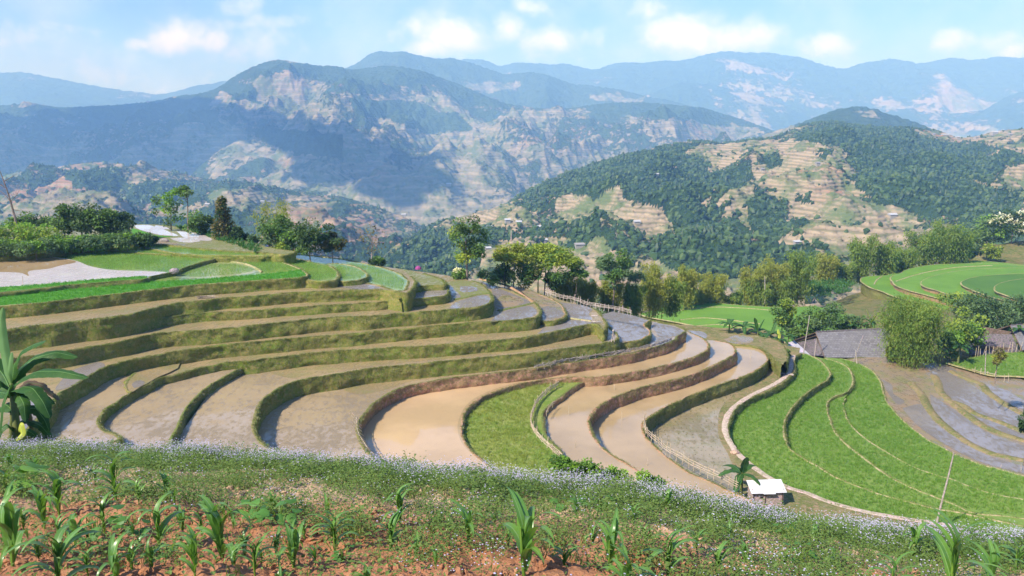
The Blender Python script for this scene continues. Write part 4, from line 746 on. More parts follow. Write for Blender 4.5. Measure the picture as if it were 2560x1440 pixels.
def blade_t(seed, nb=9, h=.22, w=.012, sp=.05):
    r = np.random.default_rng(seed); C = r.standard_normal((nb, 3)) * [sp, sp, 0]; D = np.column_stack([r.standard_normal(nb) * .35, r.standard_normal(nb) * .35, np.ones(nb)])
    return leafquads(C, D, r.uniform(.5, 1, nb) * h, w, .05, r).reshape(-1, 3), quadF(nb), np.zeros(nb, int)
def sample_fg(n, dens):
    a = rng.uniform(-.78, .78, n * 4); Y = np.sqrt(rng.uniform(4.8 ** 2, 21 ** 2, n * 4)); keep = rng.uniform(0, 1, n * 4) < dens(a, Y); a, Y = a[keep][:n], Y[keep][:n]; X = a * Y
    return np.column_stack([X, Y, fg_z(X, Y)])
def wd(a, Y):
    Yc, _ = fg_crest(a); d = Yc - Y; X = a * Y; n = fbm(X / 1.3, Y / 1.0, 301, 4); n2 = fbm(X / .5, Y / .5, 305, 3)
    base = np.where(d < -.2, .9, np.where(d < 2.3 + 1.2 * n, .95, np.where(d < 6, .68, .48)))
    base = np.where((X > 2.5) & (d > 2.3), base * .9 + .14, base); base = np.where((X < 1.5) & (d > 6.5), .32, base)
    n3 = fbm(X / .9, Y / .45, 309, 3)
    return np.clip(base * np.where(d > 1.2, .25 + .75 * sst(n3, -.35, .1), 1) * sst(n * .9 + n2 * .6 + np.where(d < 2.4, .9, np.where(d < 6, .25, .12)), -.05, .45), 0, 1)
P = sample_fg(29000, wd); scatter([weed_t(k, 0) for k in range(8)], P, rng.uniform(.5, 1.3, len(P)) * (1 + .35 * fbm(P[:, 0] / .8, P[:, 1] / .6, 311, 2)), rng.uniform(0, 6.28, len(P)), 'weeds', [M_weed, M_flower], kind='stuff')
def fd(a, Y):
    Yc, _ = fg_crest(a); d = Yc - Y; X = a * Y; n = fbm(X / 1.1, Y / .9, 401, 4)
    base = np.where(d < 1.1, .95 * sst(n, -.5, .1), np.where(d < 3.2, .12, np.where(X > 2.2, .13, .07))) * np.where((X < -1.0) & (d > 6.0), .12, 1.)
    return np.where(d < -1.5, .15, base) * np.where(d < 1.1, sst(n, -.7, 0.), sst(n, .0, .40))
P = sample_fg(13000, fd); scatter([weed_t(50 + k, 8, .25, .13, 12) for k in range(8)], P, rng.uniform(.7, 1.25, len(P)), rng.uniform(0, 6.28, len(P)), 'flowering_weeds', [M_weed, M_flower], kind='stuff')
P = sample_fg(9000, lambda a, Y: wd(a, Y) * .8 + .05); scatter([blade_t(k) for k in range(8)], P, rng.uniform(.5, 1.2, len(P)), rng.uniform(0, 6.28, len(P)), 'grass', [M_grassb], kind='stuff')
# soil clods
M_clod = mat('dry_soil_clod', soilf, rough=.97, spec=.05)
V0, F0 = ICO1
def clod_t(seed):
    r = np.random.default_rng(seed); return V0 * (1 + .28 * r.standard_normal((len(V0), 1))) * r.uniform(.7, 1.2, 3) * [1, 1, .7], F0, np.zeros(len(F0), int)
P = sample_fg(14000, lambda a, Y: np.clip(sst(fbm(a * Y / 1.5, Y / 1.2, 501, 3), -.25, .4), .05, 1) * (Y < fg_crest(a)[0] - 1.0)); sc_c = .015 + .05 * rng.uniform(0, 1, len(P)) ** 3 + np.where(rng.uniform(0, 1, len(P)) < .02, .05, 0)
scatter([clod_t(k) for k in range(8)], P, sc_c, rng.uniform(0, 6.28, len(P)), 'soil_clods', [M_clod], kind='stuff')

# ------------------------------------------------------------------ maize
M_maize = leafmat('maize_leaf', (.095, .225, .045), (.15, .30, .05), (.12, .24, .07), 3., trans=.32, rough=.34, spec=.5)
M_rib = leafmat('maize_midrib', (.16, .28, .09), (.20, .33, .11), None, 3., trans=.2, rough=.4, spec=.4)
M_whorl = leafmat('maize_stalk', (.12, .25, .035), (.18, .31, .045), None, 3., trans=.2, rough=.4, spec=.4)
def leafmesh(name, L, w, rise, curl, seed, mats, fold=.25, wave=.02, nseg=12, ripp=0.):
    r = np.random.default_rng(seed); s = np.linspace(0, 1, nseg + 1)
    ang = rise - curl * s ** 1.4; dx = np.cos(ang) * L / nseg; dz = np.sin(ang) * L / nseg
    x = np.concatenate([[0], np.cumsum(dx)[:-1]]); z = np.concatenate([[0], np.cumsum(dz)[:-1]])
    y = .05 * L * np.sin(s * r.uniform(1, 3)) * r.choice([-1, 1])
    wd_ = w * (np.minimum(1, .45 + s * 2.2) * (1 - s ** 2.4)) + .002; V = []
    for o in (-1, -.12, .12, 1):
        nrm_x, nrm_z = -np.sin(ang), np.cos(ang); lift = abs(o) * fold * wd_ + (wave * np.sin(s * 14 + o * 2 + seed) * w * 8 * (abs(o) > .5)) * s * (1 - s * .5)
        V.append(np.column_stack([x + nrm_x * lift, y + o * wd_, z + nrm_z * lift]))
    V = np.stack(V, 1); F = gridf(nseg + 1, 4); M = np.tile([0, 1, 0], nseg)
    me_o = mk(name, V.reshape(-1, 3), F, mats, M, smooth=True); me = me_o.data; bpy.data.objects.remove(me_o); return me
MZ = [leafmesh('leaf', 1, .050 + .008 * (k % 3), R(62 + 8 * (k % 4)), R(100 + 24 * (k % 5)), k, [M_maize, M_rib]) for k in range(10)]
_mb = MB(); _mb.tube([(0, 0, -.08), (0, 0, .2), (.01, 0, .45), (.015, 0, .62)], [.022, .022, .018, .008], 8); _st = _mb.build('stalk', M_whorl, smooth=True); STALK = _st.data; bpy.data.objects.remove(_st)
_mb = MB();
def child(name, me, parent, loc=(0, 0, 0), rot=(0, 0, 0), sc=(1, 1, 1)):
    o = bpy.data.objects.new(name, me); COL.objects.link(o); o.parent = parent; o.location = loc; o.rotation_euler = rot; o.scale = sc if np.ndim(sc) else (sc,) * 3; return o
def maize(px, py, hpx, label, lean=0., group='young maize plants on the slope'):
    p = fg_hit(px, min(py, 1438)) if py <= 1438 else None
    if p is None:
        a, t = at(px, py); ys = np.linspace(2.5, 12, 800); i = np.argmax(t * ys < fg_z(a * ys, ys, False) + 1e-3); p = np.array([a * ys[i], ys[i], fg_z(np.array([a * ys[i]]), np.array([ys[i]]))[0]])
    h = hpx * np.linalg.norm(p) / F_PX * .96; r = random.Random(int(px * 7 + py))
    t = thing('maize_plant', label, 'maize plant', p, 0, group)
    child('stalk', STALK, t, (0, 0, 0), (R(r.uniform(-6, 6)), R(r.uniform(-6, 6)) + lean, 0), (h * 1.0, h * 1.0, h * 1.05))
    n = r.choice([9, 10, 11]); az = r.uniform(0, 6.28)
    for k in range(n):
        q = k / (n - 1); a_ = az + (k % 2) * math.pi + r.uniform(-.55, .55); L = h * (.60 + .35 * math.sin(math.pi * (q * .8 + .1))) * r.uniform(.85, 1.1)
        idx = r.randrange(10)
        child('leaf', MZ[idx], t, (0.01 * h, 0, h * (.06 + .46 * q)), (0, -R(6 + 26 * q * r.uniform(.3, 1.1)), a_), (L, L * r.uniform(1.0, 1.35), L))
    return t
MZL = [(35, 1437, 165, 'tallest maize plant in the bottom left corner of the slope'), (93, 1212, 62, 'small maize plant among weeds behind the pale broad-leaved plant at the left edge'), (150, 1300, 110, 'slender maize plant in the second row, above the left corner group'), (113, 1335, 98, 'maize plant with narrow upright leaves between two taller ones at left'),
       (150, 1375, 80, 'low spreading maize plant on red soil near the left corner'), (293, 1276, 118, 'maize plant with drooping leaves standing alone in front of the flowering weeds at left'), (262, 1340, 95, 'maize plant hemmed in by broad leaved seedlings at left'), (418, 1266, 68, 'short pale maize plant at the upper edge of the red soil'),
       (398, 1374, 125, 'bushy maize plant on open red soil at left centre'), (556, 1408, 165, 'large maize plant with shiny wide leaves left of centre'), (150, 1475, 170, 'big arching maize plant cut by the bottom edge near the left'), (290, 1470, 115, 'maize plant cut by the bottom edge between two larger ones at left'), (490, 1475, 125, 'maize plant cut by the bottom edge below the bushy one'), (640, 1470, 105, 'maize plant cut by the bottom edge with leaves bent right'),
       (685, 1292, 66, 'little light green maize plant at the edge of the weeds'), (734, 1442, 115, 'star shaped maize plant on bare red soil at the bottom'), (837, 1374, 118, 'upright maize plant with a tight whorl left of the middle'), (975, 1371, 95, 'thin maize plant with arching leaves near the middle'), (1000, 1322, 100, 'maize plant with one broad upright leaf just behind its thin neighbour'), (1171, 1390, 108, 'compact yellow-green maize plant right of the middle'),
       (1310, 1445, 205, 'tallest maize plant in the middle of the bottom edge'), (917, 1490, 85, 'maize plant showing only its top leaf at the bottom edge'), (1523, 1448, 135, 'maize plant with narrow leaves left of a pale whorled one'), (1566, 1510, 140, 'wide leaved maize plant cut by the bottom edge right of centre'), (1668, 1440, 140, 'maize plant with a bright yellow-green whorl right of centre'), (1583, 1322, 55, 'small ragged maize plant among clods'),
       (1665, 1292, 60, 'tufted maize plant beside the flowering weeds'), (1769, 1317, 40, 'tiny maize plant right of the tufted one'), (1826, 1322, 42, 'tiny upright maize plant below the white hut'), (1515, 1286, 35, 'tiny dark maize plant in tan soil'), (1790, 1450, 80, 'maize plant at the bottom edge in thick weeds'), (1906, 1327, 45, 'thin maize plant in front of the white hut'),
       (1978, 1346, 42, 'thin maize plant beside the round boulder'), (2169, 1360, 40, 'small maize plant in the flowers at right'), (2283, 1404, 90, 'pale upright maize plant at right with one bent leaf'), (2372, 1520, 175, 'maize plant with one tall blade crossing the green field at right'), (2475, 1475, 105, 'arching maize plant near the right corner'), (2225, 1520, 110, 'maize plant with a long arching leaf at the bottom edge right'),
       (700, 1500, 70, 'maize plant barely reaching above the bottom edge left of centre'), (1236, 1330, 45, 'small maize plant between tan clods near the middle')]
MZL += [(20, 1240, 70, 'maize plant behind the pale broad leaved plant at the left edge'), (190, 1390, 85, 'maize plant between the two left corner groups'), (330, 1425, 75, 'maize plant among low leaves right of the left corner'), (455, 1330, 70, 'slim maize plant between two bushy ones at left'), (520, 1300, 60, 'maize plant in front of the thickest flowers at left'), (610, 1392, 70, 'maize plant left of the star shaped one'),
        (220, 1440, 70, 'low maize plant on the bottom edge at left'), (380, 1450, 80, 'narrow maize plant on the bottom edge at left'), (560, 1292, 45, 'small maize plant at the upper rim of the red soil'), (790, 1440, 55, 'small maize plant on bare red soil below the upright one'), (900, 1310, 40, 'small maize plant in the tan clods left of the middle'), (1090, 1440, 50, 'tiny maize plant on the red soil at the bottom middle'), (1410, 1430, 70, 'slim maize plant right of the tallest middle one'), (1480, 1370, 50, 'small maize plant in mixed weeds right of the middle'),
        (1740, 1400, 60, 'small maize plant beside the bright whorled one'), (1860, 1420, 55, 'small maize plant in the flowers left of the lower right corner'), (2080, 1420, 60, 'maize plant in the white flowers at right'), (2150, 1300, 28, 'tiny maize plant at the crest right of the hut'), (2420, 1400, 45, 'small maize plant behind the tall crossing blade'), (2540, 1440, 80, 'maize plant cut by the right edge at the bottom')]
_rm = random.Random(12)
for k, (x, y) in enumerate([(60, 1330), (225, 1385), (350, 1290), (480, 1395), (505, 1345), (585, 1340), (655, 1420), (760, 1350), (335, 1360), (15, 1380), (100, 1425), (440, 1290), (590, 1445), (690, 1380), (240, 1225), (30, 1190), (820, 1300), (1040, 1395), (1120, 1335), (1270, 1375), (1370, 1345), (1440, 1310), (1610, 1385), (1700, 1345), (1820, 1370), (1960, 1420), (2030, 1370), (2240, 1350), (2330, 1350), (2500, 1370)]):
    sd = ['left quarter', 'left middle part', 'right middle part', 'right quarter'][min(3, x // 640)]; near_ = 'close to the bottom edge' if y > 1380 else ('half way up the slope' if y > 1300 else 'near the flowering crest')
    MZL.append((x, y, _rm.randint(38, 66), f'small maize seedling in the {sd} of the slope, {near_}'))
for q in MZL: maize(*q)
# broad-leaved seedlings (beans and squash) between the maize
M_broad = leafmat('broad_leaf', (.06, .17, .03), (.09, .23, .04), None, 4., trans=.25, rough=.5, spec=.35); M_pale = leafmat('pale_broad_leaf', (.16, .33, .05), (.20, .38, .07), None, 4., trans=.3, rough=.5, spec=.3)
def bleaf(name, m, seed):
    r = np.random.default_rng(seed); k = 12; th = np.arange(k) / k * 2 * math.pi; rad = .5 * (1 + .12 * np.cos(th * 3) + .05 * r.standard_normal(k)); V = [[.5, 0, .06]]
    for t_, q in zip(th, rad): V.append([.5 + q * math.cos(t_), .82 * q * math.sin(t_), .06 * math.cos(2 * t_) - .10 * q])
    F = [[0, 1 + i, 1 + (i + 1) % k] for i in range(k)]; o = mk(name, V, F, [m], smooth=True); me = o.data; bpy.data.objects.remove(o); return me
BL = [bleaf('leaf', M_broad, k) for k in range(3)]; BP = [bleaf('leaf', M_pale, k) for k in range(3)]
def broad(px, py, hpx, label, pale=False, n=9):
    p = fg_hit(px, min(py, 1438)); s = hpx * np.linalg.norm(p) / F_PX; r = random.Random(int(px * 3 + py)); t = thing('broadleaf_plant', label, 'plant', p, 0, 'broad leaved seedlings on the slope')
    mb = MB()
    for k in range(n):
        a_ = r.uniform(0, 6.28); rr = s * r.uniform(.15, .75); hh = s * r.uniform(.3, .95); e = (rr * math.cos(a_), rr * math.sin(a_), hh); mb.tube([(0, 0, -.03), (e[0] * .4, e[1] * .4, hh * .7), e], [.006, .005, .003], 5)
        L = s * r.uniform(.38, .6); child('leaf', (BP if pale else BL)[r.randrange(3)], t, e, (R(r.uniform(-25, 25)), R(r.uniform(0, 35)), a_), (L, L, L))
    mb.build('stem', M_whorl, t)
for q in [(25, 1245, 75, 'pale yellow-green broad leaved plant at the left edge', True, 9), (60, 1225, 45, 'small broad leaved plant just right of the pale one', False), (250, 1360, 60, 'dark broad leaved plant under the hemmed-in maize'), (330, 1345, 50, 'broad leaved plant with cupped leaves on red soil at left'), (405, 1392, 45, 'broad leaved seedling at the foot of the bushy maize'), (700, 1330, 60, 'wide dark broad leaved plant below the little pale maize'),
          (640, 1320, 45, 'broad leaved plant left of the wide dark one'), (1350, 1240, 32, 'light broad leaved plant on tan soil near the crest'), (1412, 1275, 45, 'lush broad leaved plant among tan clods'), (1505, 1280, 32, 'flat broad leaved plant right of the lush one'), (1962, 1350, 36, 'broad leaved plant beside the boulder'), (860, 1400, 28, 'tiny broad leaved seedling under the upright maize'), (2000, 1405, 40, 'broad leaved plant in the flowers right of the boulder')]: broad(*q)
# boulder
def rock(name, P, s, label, m, seed, cat='boulder', sub=3):
    V, F = (ICO3 if sub == 3 else ICO2); d = 1 + .18 * fbm(V[:, 0] * 1.3 + seed, V[:, 1] * 1.3 + V[:, 2], seed, 3) + .05 * fbm(V[:, 0] * 5, V[:, 2] * 5 + V[:, 1] * 3, seed + 1, 2)
    o = mk(name, V * d[:, None] * np.array(s) + np.array([0, 0, s[2] * .55]), F, [m], smooth=False); o.location = [float(c) for c in P]; return tag(o, label, cat)
M_rock = bankmat('tan_rock', (.42, .30, .20), (.52, .38, .26), (.30, .2, .14), .3, 3); M_greyrock = bankmat('grey_rock', (.25, .23, .2), (.33, .3, .26), (.2, .18, .14), .3, 2)
p = fg_hit(1995, 1322); rock('boulder', p, (.075, .07, .07), 'round tan boulder among the flowering weeds below the white hut', M_rock, 3)
# ------------------------------------------------------------------ trees
def bark(name, c): return bankmat(name, c, tuple(q * 1.3 for q in c), tuple(q * .7 for q in c), .3, 3)
M_bark = bark('bark', (.20, .165, .125)); M_palebark = bark('pale_bark', (.30, .27, .22)); M_bamb = bark('bamboo_culm', (.24, .26, .08))
LM = {'green': leafmat('leaf_green', (0.080, 0.169, 0.035), (0.145, 0.257, 0.053), (0.246, 0.324, 0.075), .35), 'dark': leafmat('leaf_dark', (0.038, 0.084, 0.027), (0.075, 0.135, 0.040), (0.131, 0.189, 0.062), .35),
      'lime': leafmat('leaf_lime', (0.217, 0.310, 0.035), (0.344, 0.420, 0.056), (0.164, 0.233, 0.037), .3), 'bright': leafmat('leaf_bright', (0.164, 0.327, 0.037), (0.254, 0.420, 0.053), (0.090, 0.186, 0.037), .3),
      'bamboo': leafmat('leaf_bamboo', (0.217, 0.279, 0.044), (0.326, 0.350, 0.062), (0.471, 0.358, 0.100), .3, trans=.35), 'bamboog': leafmat('leaf_bamboo_green', (0.136, 0.233, 0.040), (0.226, 0.327, 0.056), (0.362, 0.310, 0.075), .3, trans=.35),
      'bluegreen': leafmat('leaf_blue_green', (0.094, 0.169, 0.069), (0.145, 0.230, 0.088), (0.203, 0.257, 0.100), .3), 'cream': leafmat('blossom_cream', (0.797, 0.769, 0.500), (0.800, 0.800, 0.688), (0.580, 0.621, 0.325), .3),
      'brown': leafmat('leaf_brown', (0.131, 0.121, 0.044), (0.189, 0.162, 0.056), (0.102, 0.108, 0.037), .35)}
def crown_clusters(r, W, H, base, nC, shape):
    C = []
    while len(C) < nC:
        q = r.uniform(-1, 1, 3); d = np.linalg.norm(q)
        if d > 1 or d < (.35 if shape != 'airy' else .2): continue
        if shape in ('umbrella',) and q[2] < -.25: continue
        C.append(q)
    C = np.array(C)
    if shape == 'umbrella': C[:, 2] = C[:, 2] * .55 + .45 - .75 * (C[:, 0] ** 2 + C[:, 1] ** 2) * .6
    if shape == 'conifer':
        h = r.uniform(0, 1, nC) ** 1.3; rad = (1 - h) * r.uniform(.55, 1, nC) + .03; th = r.uniform(0, 6.28, nC); C = np.column_stack([rad * np.cos(th), rad * np.sin(th), h * 2 - 1])
    if shape == 'layer':
        C[:, 2] = np.round(C[:, 2] * 3) / 3 + .05 * r.standard_normal(nC)
    return C * [W / 2, W / 2, H / 2] + [0, 0, base + H / 2]
def tree(px, py, top, w, Y, kind, label, mats=('green',), cat='tree', group=None, crown=.75, nC=26, nL=90, ls=None, cs=None, trunk=True, name='tree', lean=0., bm=None, seed=None):
    B = UY(px, py, Y); s = np.linalg.norm(B) / F_PX; H = (py - top) * s; Wd = w * s; r = np.random.default_rng(abs(seed or int(px * 13 + py)))
    t = thing(name, label, cat, B, 0, group); ch = H * crown; base = H - ch
    ls = ls or max(.18, .0030 * Y); cs = (cs * 1.25 if cs else max(.35, Wd * .21)); nL = int(nL * 1.35)
    C = crown_clusters(r, Wd * .90, ch * .86, base + ch * .05, nC, kind); C[:, 0] += lean * (C[:, 2] / H) * H
    n = nC * nL; ci = np.repeat(np.arange(nC), nL); sz = (cs * r.uniform(.55, 1.25, nC))[ci]
    D = r.standard_normal((n, 3)); D /= np.linalg.norm(D, axis=1)[:, None]; flat = .45 if kind in ('umbrella', 'layer') else .75
    P = C[ci] + D * (sz * r.uniform(.35, 1, n) ** .5)[:, None] * [1, 1, flat]; Q = leafquads(P, D * [1, 1, .5] + .6 * r.standard_normal((n, 3)), ls * r.uniform(.7, 1.4, n), ls * r.uniform(.5, .9, n), .15, r)
    mi = np.zeros(n, int)
    if len(mats) > 1:
        cm = r.integers(0, len(mats), nC); mi = cm[ci]
        if mats[-1] == 'cream': mi = np.where((D[:, 2] > .2) & (cm[ci] > 0), 1, 0)
    mk('crown', Q.reshape(-1, 3), [quadF(n)], [LM[m] for m in mats], mi, False, t)
    if trunk:
        mb = MB(); tr = max(.04, H * .014); top_ = base + ch * .55; cv = r.uniform(-.05, .05, 2) * H
        mb.tube([(0, 0, -1.2), (0, 0, 0), (cv[0] * .5, cv[1] * .5, top_ * .4), (cv[0] + lean * top_ * .7, cv[1], top_ * .8), (cv[0] + lean * top_, cv[1], top_)], [tr * 1.3, tr * 1.15, tr, tr * .7, tr * .35], 7)
        for k in r.permutation(nC)[:min(nC, 12)]:
            z0 = max(base * .6, min(C[k, 2] - .15 * H, top_ * .9)); f = z0 / top_; p0 = np.array([cv[0] * f + lean * z0, cv[1] * f, z0]); p1 = C[k]; m_ = (p0 + p1) / 2 + [0, 0, -.04 * H]
            mb.tube([p0, m_, p1], [tr * .42, tr * .28, tr * .10], 5, cap=False)
        mb.build('trunk', bm or M_bark, t, smooth=True)
    return t
def bush(px, py, top, w, Y, label, mats=('green',), group=None, nC=16, nL=110, name='bush', kind='round', **k):
    return tree(px, py, top, w, Y, kind, label, mats, 'bush', group, crown=1.0, nC=nC, nL=nL, name=name, trunk=True, **k)
def bamboo(px, py, top, w, Y, label, mat_='bamboo', group='bamboo clumps along the terrace edge', nc=16, nl=7500, foot=.08, name='bamboo_clump', seed=None):
    B = UY(px, py, Y); s = np.linalg.norm(B) / F_PX; H = (py - top) * s; Wd = w * s; r = np.random.default_rng(abs(seed or int(px * 17 + py))); t = thing(name, label, 'bamboo', B, 0, group)
    mb = MB(); pts = []; wts = []
    for k in range(nc):
        th = r.uniform(0, 6.28); b0 = np.array([math.cos(th), math.sin(th), 0]) * Wd * .26 * r.uniform(0, 1); out = np.array([math.cos(th), math.sin(th), 0]) * Wd * .34 * r.uniform(.2, 1.0); h = H * r.uniform(.62, 1.0)
        u = np.linspace(0, 1, 9)[:, None]; P = b0 + out * u ** 2.2 + np.array([0, 0, 1.]) * h * (u - .10 * u ** 5 * (np.linalg.norm(out) / (Wd * .42) + .2)); P[0, 2] -= .8
        mb.tube(P, np.linspace(.045, .012, 9) * max(1, Y / 120), 5, cap=False)
        q = foot + (1 - foot) * r.uniform(0, 1.0, nl // nc) ** .8; L_ = np.stack([np.interp(q, u[:, 0], P[:, j]) for j in range(3)], -1); L_ += r.standard_normal(L_.shape) * (Wd * .13 * (1.1 - .72 * q))[:, None] * [1, 1, .9]; pts.append(L_)
    L_ = np.concatenate(pts); n = len(L_); D = r.standard_normal((n, 3)) * [1, 1, .4] - [0, 0, .5]; ls = max(.26, .0030 * Y)
    mk('foliage', leafquads(L_, D, ls * r.uniform(.8, 1.6, n), ls * r.uniform(.25, .4, n), .3, r).reshape(-1, 3), [quadF(n)], [LM[mat_]], None, False, t)
    mb.build('culms', M_bamb, t, smooth=True); return t
gl = 'shrubs at the left edge of the upper terrace'
for px, py, top, w, Y, lb, m in [(-40, 625, 556, 100, 96, 'leafy yellow-green bush cut by the left edge', ('lime', 'bright')), (35, 620, 562, 92, 97, 'dense bright green bush below the dead tree', ('bright', 'lime')), (95, 622, 570, 84, 98, 'round bright bush right of the one below the dead tree', ('bright', 'lime')), (150, 626, 596, 64, 97, 'low bush between the bright bushes and the path edge', ('bright', 'green')),
                             (205, 622, 592, 66, 98, 'low blue-green bush below the dark thicket', ('bluegreen', 'bright')), (262, 618, 590, 62, 99, 'low shrub under the right half of the dark thicket', ('green', 'bluegreen')), (318, 614, 582, 75, 100, 'low grey-green shrub near the corner of the rice water', ('bluegreen', 'bright')), (362, 612, 588, 55, 101, 'last low shrub before the dark stone', ('bluegreen', 'dark')),
                             (10, 632, 606, 70, 94, 'small grey-green shrub beside the flooded field at the left edge', ('bluegreen', 'bright')), (90, 634, 608, 70, 94, 'small shrub at the far bank of the flooded field', ('bluegreen', 'bright')), (-60, 560, 540, 60, 120, 'dark bush behind the left edge', ('dark',)), (60, 570, 545, 70, 122, 'dark hedge bush behind the dead tree', ('dark', 'green')), (110, 575, 553, 60, 122, 'dark hedge bush next to the thicket', ('dark', 'green'))]:
    bush(px, py, top, w, Y, lb, m, gl)
for px, py, top, w, lb in [(165, 600, 520, 70, 'left tree of the dark thicket on the upper terrace'), (205, 600, 513, 75, 'tallest tree of the dark thicket'), (250, 602, 518, 75, 'broad tree in the middle of the dark thicket'), (285, 602, 528, 55, 'narrower tree right of the thicket middle'), (310, 605, 534, 45, 'dark column shaped tree at the right end of the thicket')]:
    tree(px, py, top, w, 106, 'round', lb, ('green', 'dark') if px < 300 else ('dark',), group='trees of the dark thicket', crown=.9, nC=22)
tree(428, 580, 478, 72, 116, 'airy', 'slender open tree with thin layered crown, left of a pair', ('bluegreen', 'bright'), crown=.95, nC=20, nL=45, cs=.5, group='slender open trees')
tree(470, 588, 475, 60, 114, 'umbrella', 'slender tree with a flat thin crown, right of a pair', ('bluegreen', 'bright'), crown=.35, nC=12, nL=50, cs=.5, group='slender open trees')
bush(506, 584, 532, 62, 112, 'dark rounded bush between the slender pair and the conifer', ('dark', 'green'))
tree(560, 596, 494, 58, 109, 'conifer', 'brownish pointed conifer on the upper terrace edge', ('dark', 'brown'), crown=.96, nC=70, nL=40, cs=.42, name='conifer_tree')
bush(591, 604, 569, 36, 107, 'small black-green bush right of the conifer', ('dark',), nC=9); bush(622, 612, 585, 40, 107, 'low dark bush down the slope from the conifer', ('dark', 'bluegreen'), nC=9)
bamboo(680, 640, 484, 100, 108, 'thin bamboo with feathery tips rising behind a round green tree', nc=9, nl=2400, foot=.3)
tree(690, 640, 532, 82, 104, 'round', 'round mid-green tree in front of the thin bamboo', ('green', 'bluegreen'), crown=.9, nC=26)
tree(735, 640, 580, 60, 102, 'round', 'small light green tree between two darker ones', ('bluegreen', 'bright'), crown=.9, nC=18); tree(775, 642, 546, 92, 101, 'round', 'dense dark green tree on the terrace edge left of the drooping one', ('green', 'dark'), crown=.92, nC=30)
tree(832, 648, 560, 56, 101, 'layer', 'dark drooping tree at the end of the upper tree row', ('dark', 'brown'), crown=.9, nC=20)
bush(716, 642, 605, 50, 101, 'low lime bush at the foot of the round green tree', ('lime', 'green'), nC=9); bush(945, 664, 640, 36, 103, 'small dark bush on the brow of the terraces', ('dark', 'green'), nC=8)
bush(1145, 696, 672, 52, 102, 'bush with pale blossom at the foot of the lone tree', ('green', 'cream'), nC=9)
tree(1168, 692, 528, 112, 101, 'airy', 'lone tall tree with separate dark leaf clumps on the brow', ('green', 'dark', 'green', 'lime'), crown=.84, nC=40, nL=80, cs=.62)
gt = 'trees behind the brow of the terraces'
bush(1262, 706, 656, 64, 104, 'black-green bush left of the slim trunk', ('dark', 'green'), gt); bush(1225, 700, 678, 60, 103, 'low mixed bush just right of the lone tree', ('green', 'bluegreen'), gt, nC=9); bush(1320, 714, 655, 70, 107, 'brown-green bush between the slim tree and the wide crown', ('bamboo', 'green'), gt); bush(1385, 722, 668, 60, 108, 'mixed bush under the wide lime crown', ('green', 'dark'), gt)
tree(1284, 708, 602, 112, 107, 'umbrella', 'slim pale trunked tree with thin lime crown', ('lime', 'bamboo'), crown=.80, nC=36, nL=70, cs=.7, bm=M_palebark, group=gt)
tree(1362, 722, 604, 190, 112, 'umbrella', 'wide spreading tree with lime umbrella crown', ('lime', 'green', 'lime'), crown=.86, nC=90, nL=90, cs=.85, group=gt)
tree(1440, 735, 672, 60, 110, 'umbrella', 'small flat crowned tree right of the wide lime one', ('green',), crown=.5, nC=12, nL=70, cs=.6, group=gt)
tree(1532, 762, 620, 116, 118, 'layer', 'flat topped tree with tiered branches and open centre', ('bluegreen', 'green'), crown=.72, nC=36, nL=80, cs=.7, group=gt)
tree(1590, 760, 674, 70, 122, 'umbrella', 'thin low tree with a see-through crown', ('bluegreen',), crown=.6, nC=11, nL=45, cs=.6, group=gt); tree(928, 668, 553, 76, 118, 'airy', 'bare grey tree with few leaves beyond the brow', ('brown',), crown=.8, nC=22, nL=7, cs=.7, bm=M_palebark)
gb = 'bamboo clumps along the terrace edge'
for px, py, top, w, Y, m, lb in [(1412, 748, 674, 74, 116, 'bamboo', 'olive bamboo clump beside the start of the stake fence'), (1468, 762, 690, 62, 118, 'bamboo', 'bamboo clump behind the middle of the stake fence'), (1527, 775, 694, 70, 120, 'bamboo', 'yellow-olive bamboo clump behind the fence end'), (1578, 790, 700, 66, 121, 'bamboog', 'dark bamboo clump at the fence end'),
                             (1640, 782, 648, 92, 128, 'bamboo', 'tall yellow-green bamboo clump above the striped field'), (1676, 780, 690, 60, 131, 'bamboog', 'shorter green bamboo clump joined to the tall one'), (1714, 762, 656, 62, 160, 'bamboo', 'narrow bamboo clump second from the tall one'), (1782, 765, 676, 70, 168, 'bamboo', 'rounded bamboo clump behind the top of the striped field'), (1745, 768, 720, 50, 166, 'bamboo', 'low bamboo between two taller clumps'), (1830, 768, 730, 60, 170, 'bamboog', 'low dark bamboo right of the rounded clump'),
                             (1878, 765, 660, 70, 176, 'bamboo', 'olive bamboo clump at the foot of the far hill'), (1932, 760, 640, 84, 180, 'bamboo', 'tall olive bamboo clump left of the twin'), (1990, 752, 622, 84, 184, 'bamboog', 'tall green bamboo clump beside the maize field'), (1900, 765, 700, 70, 174, 'bamboog', 'shaded bamboo under the olive clumps'), (1955, 760, 690, 80, 178, 'bamboog', 'dense lower bamboo under the tall pair'), (2062, 705, 634, 66, 205, 'bamboo', 'bamboo clump behind the dark maize field'), (2110, 705, 655, 50, 208, 'bamboog', 'small bamboo clump with a dark gap beside it'),
                             (2150, 698, 588, 78, 212, 'bamboog', 'high bamboo clump left of the curved rice fields'), (2205, 695, 606, 70, 214, 'bamboog', 'dark green bamboo above the first curved rice field'), (2252, 688, 622, 70, 218, 'bamboog', 'bamboo in the dip between two high clumps'), (2310, 668, 574, 110, 226, 'bamboog', 'very wide bamboo clump above the curved rice fields'), (2368, 655, 556, 96, 228, 'bamboog', 'highest bamboo clump at right'), (2400, 650, 590, 60, 230, 'bamboog', 'right shoulder of the bamboo row')]:
    bamboo(px, py, top, w, Y, lb, m, gb, nl=7000 if Y < 150 else 6500)
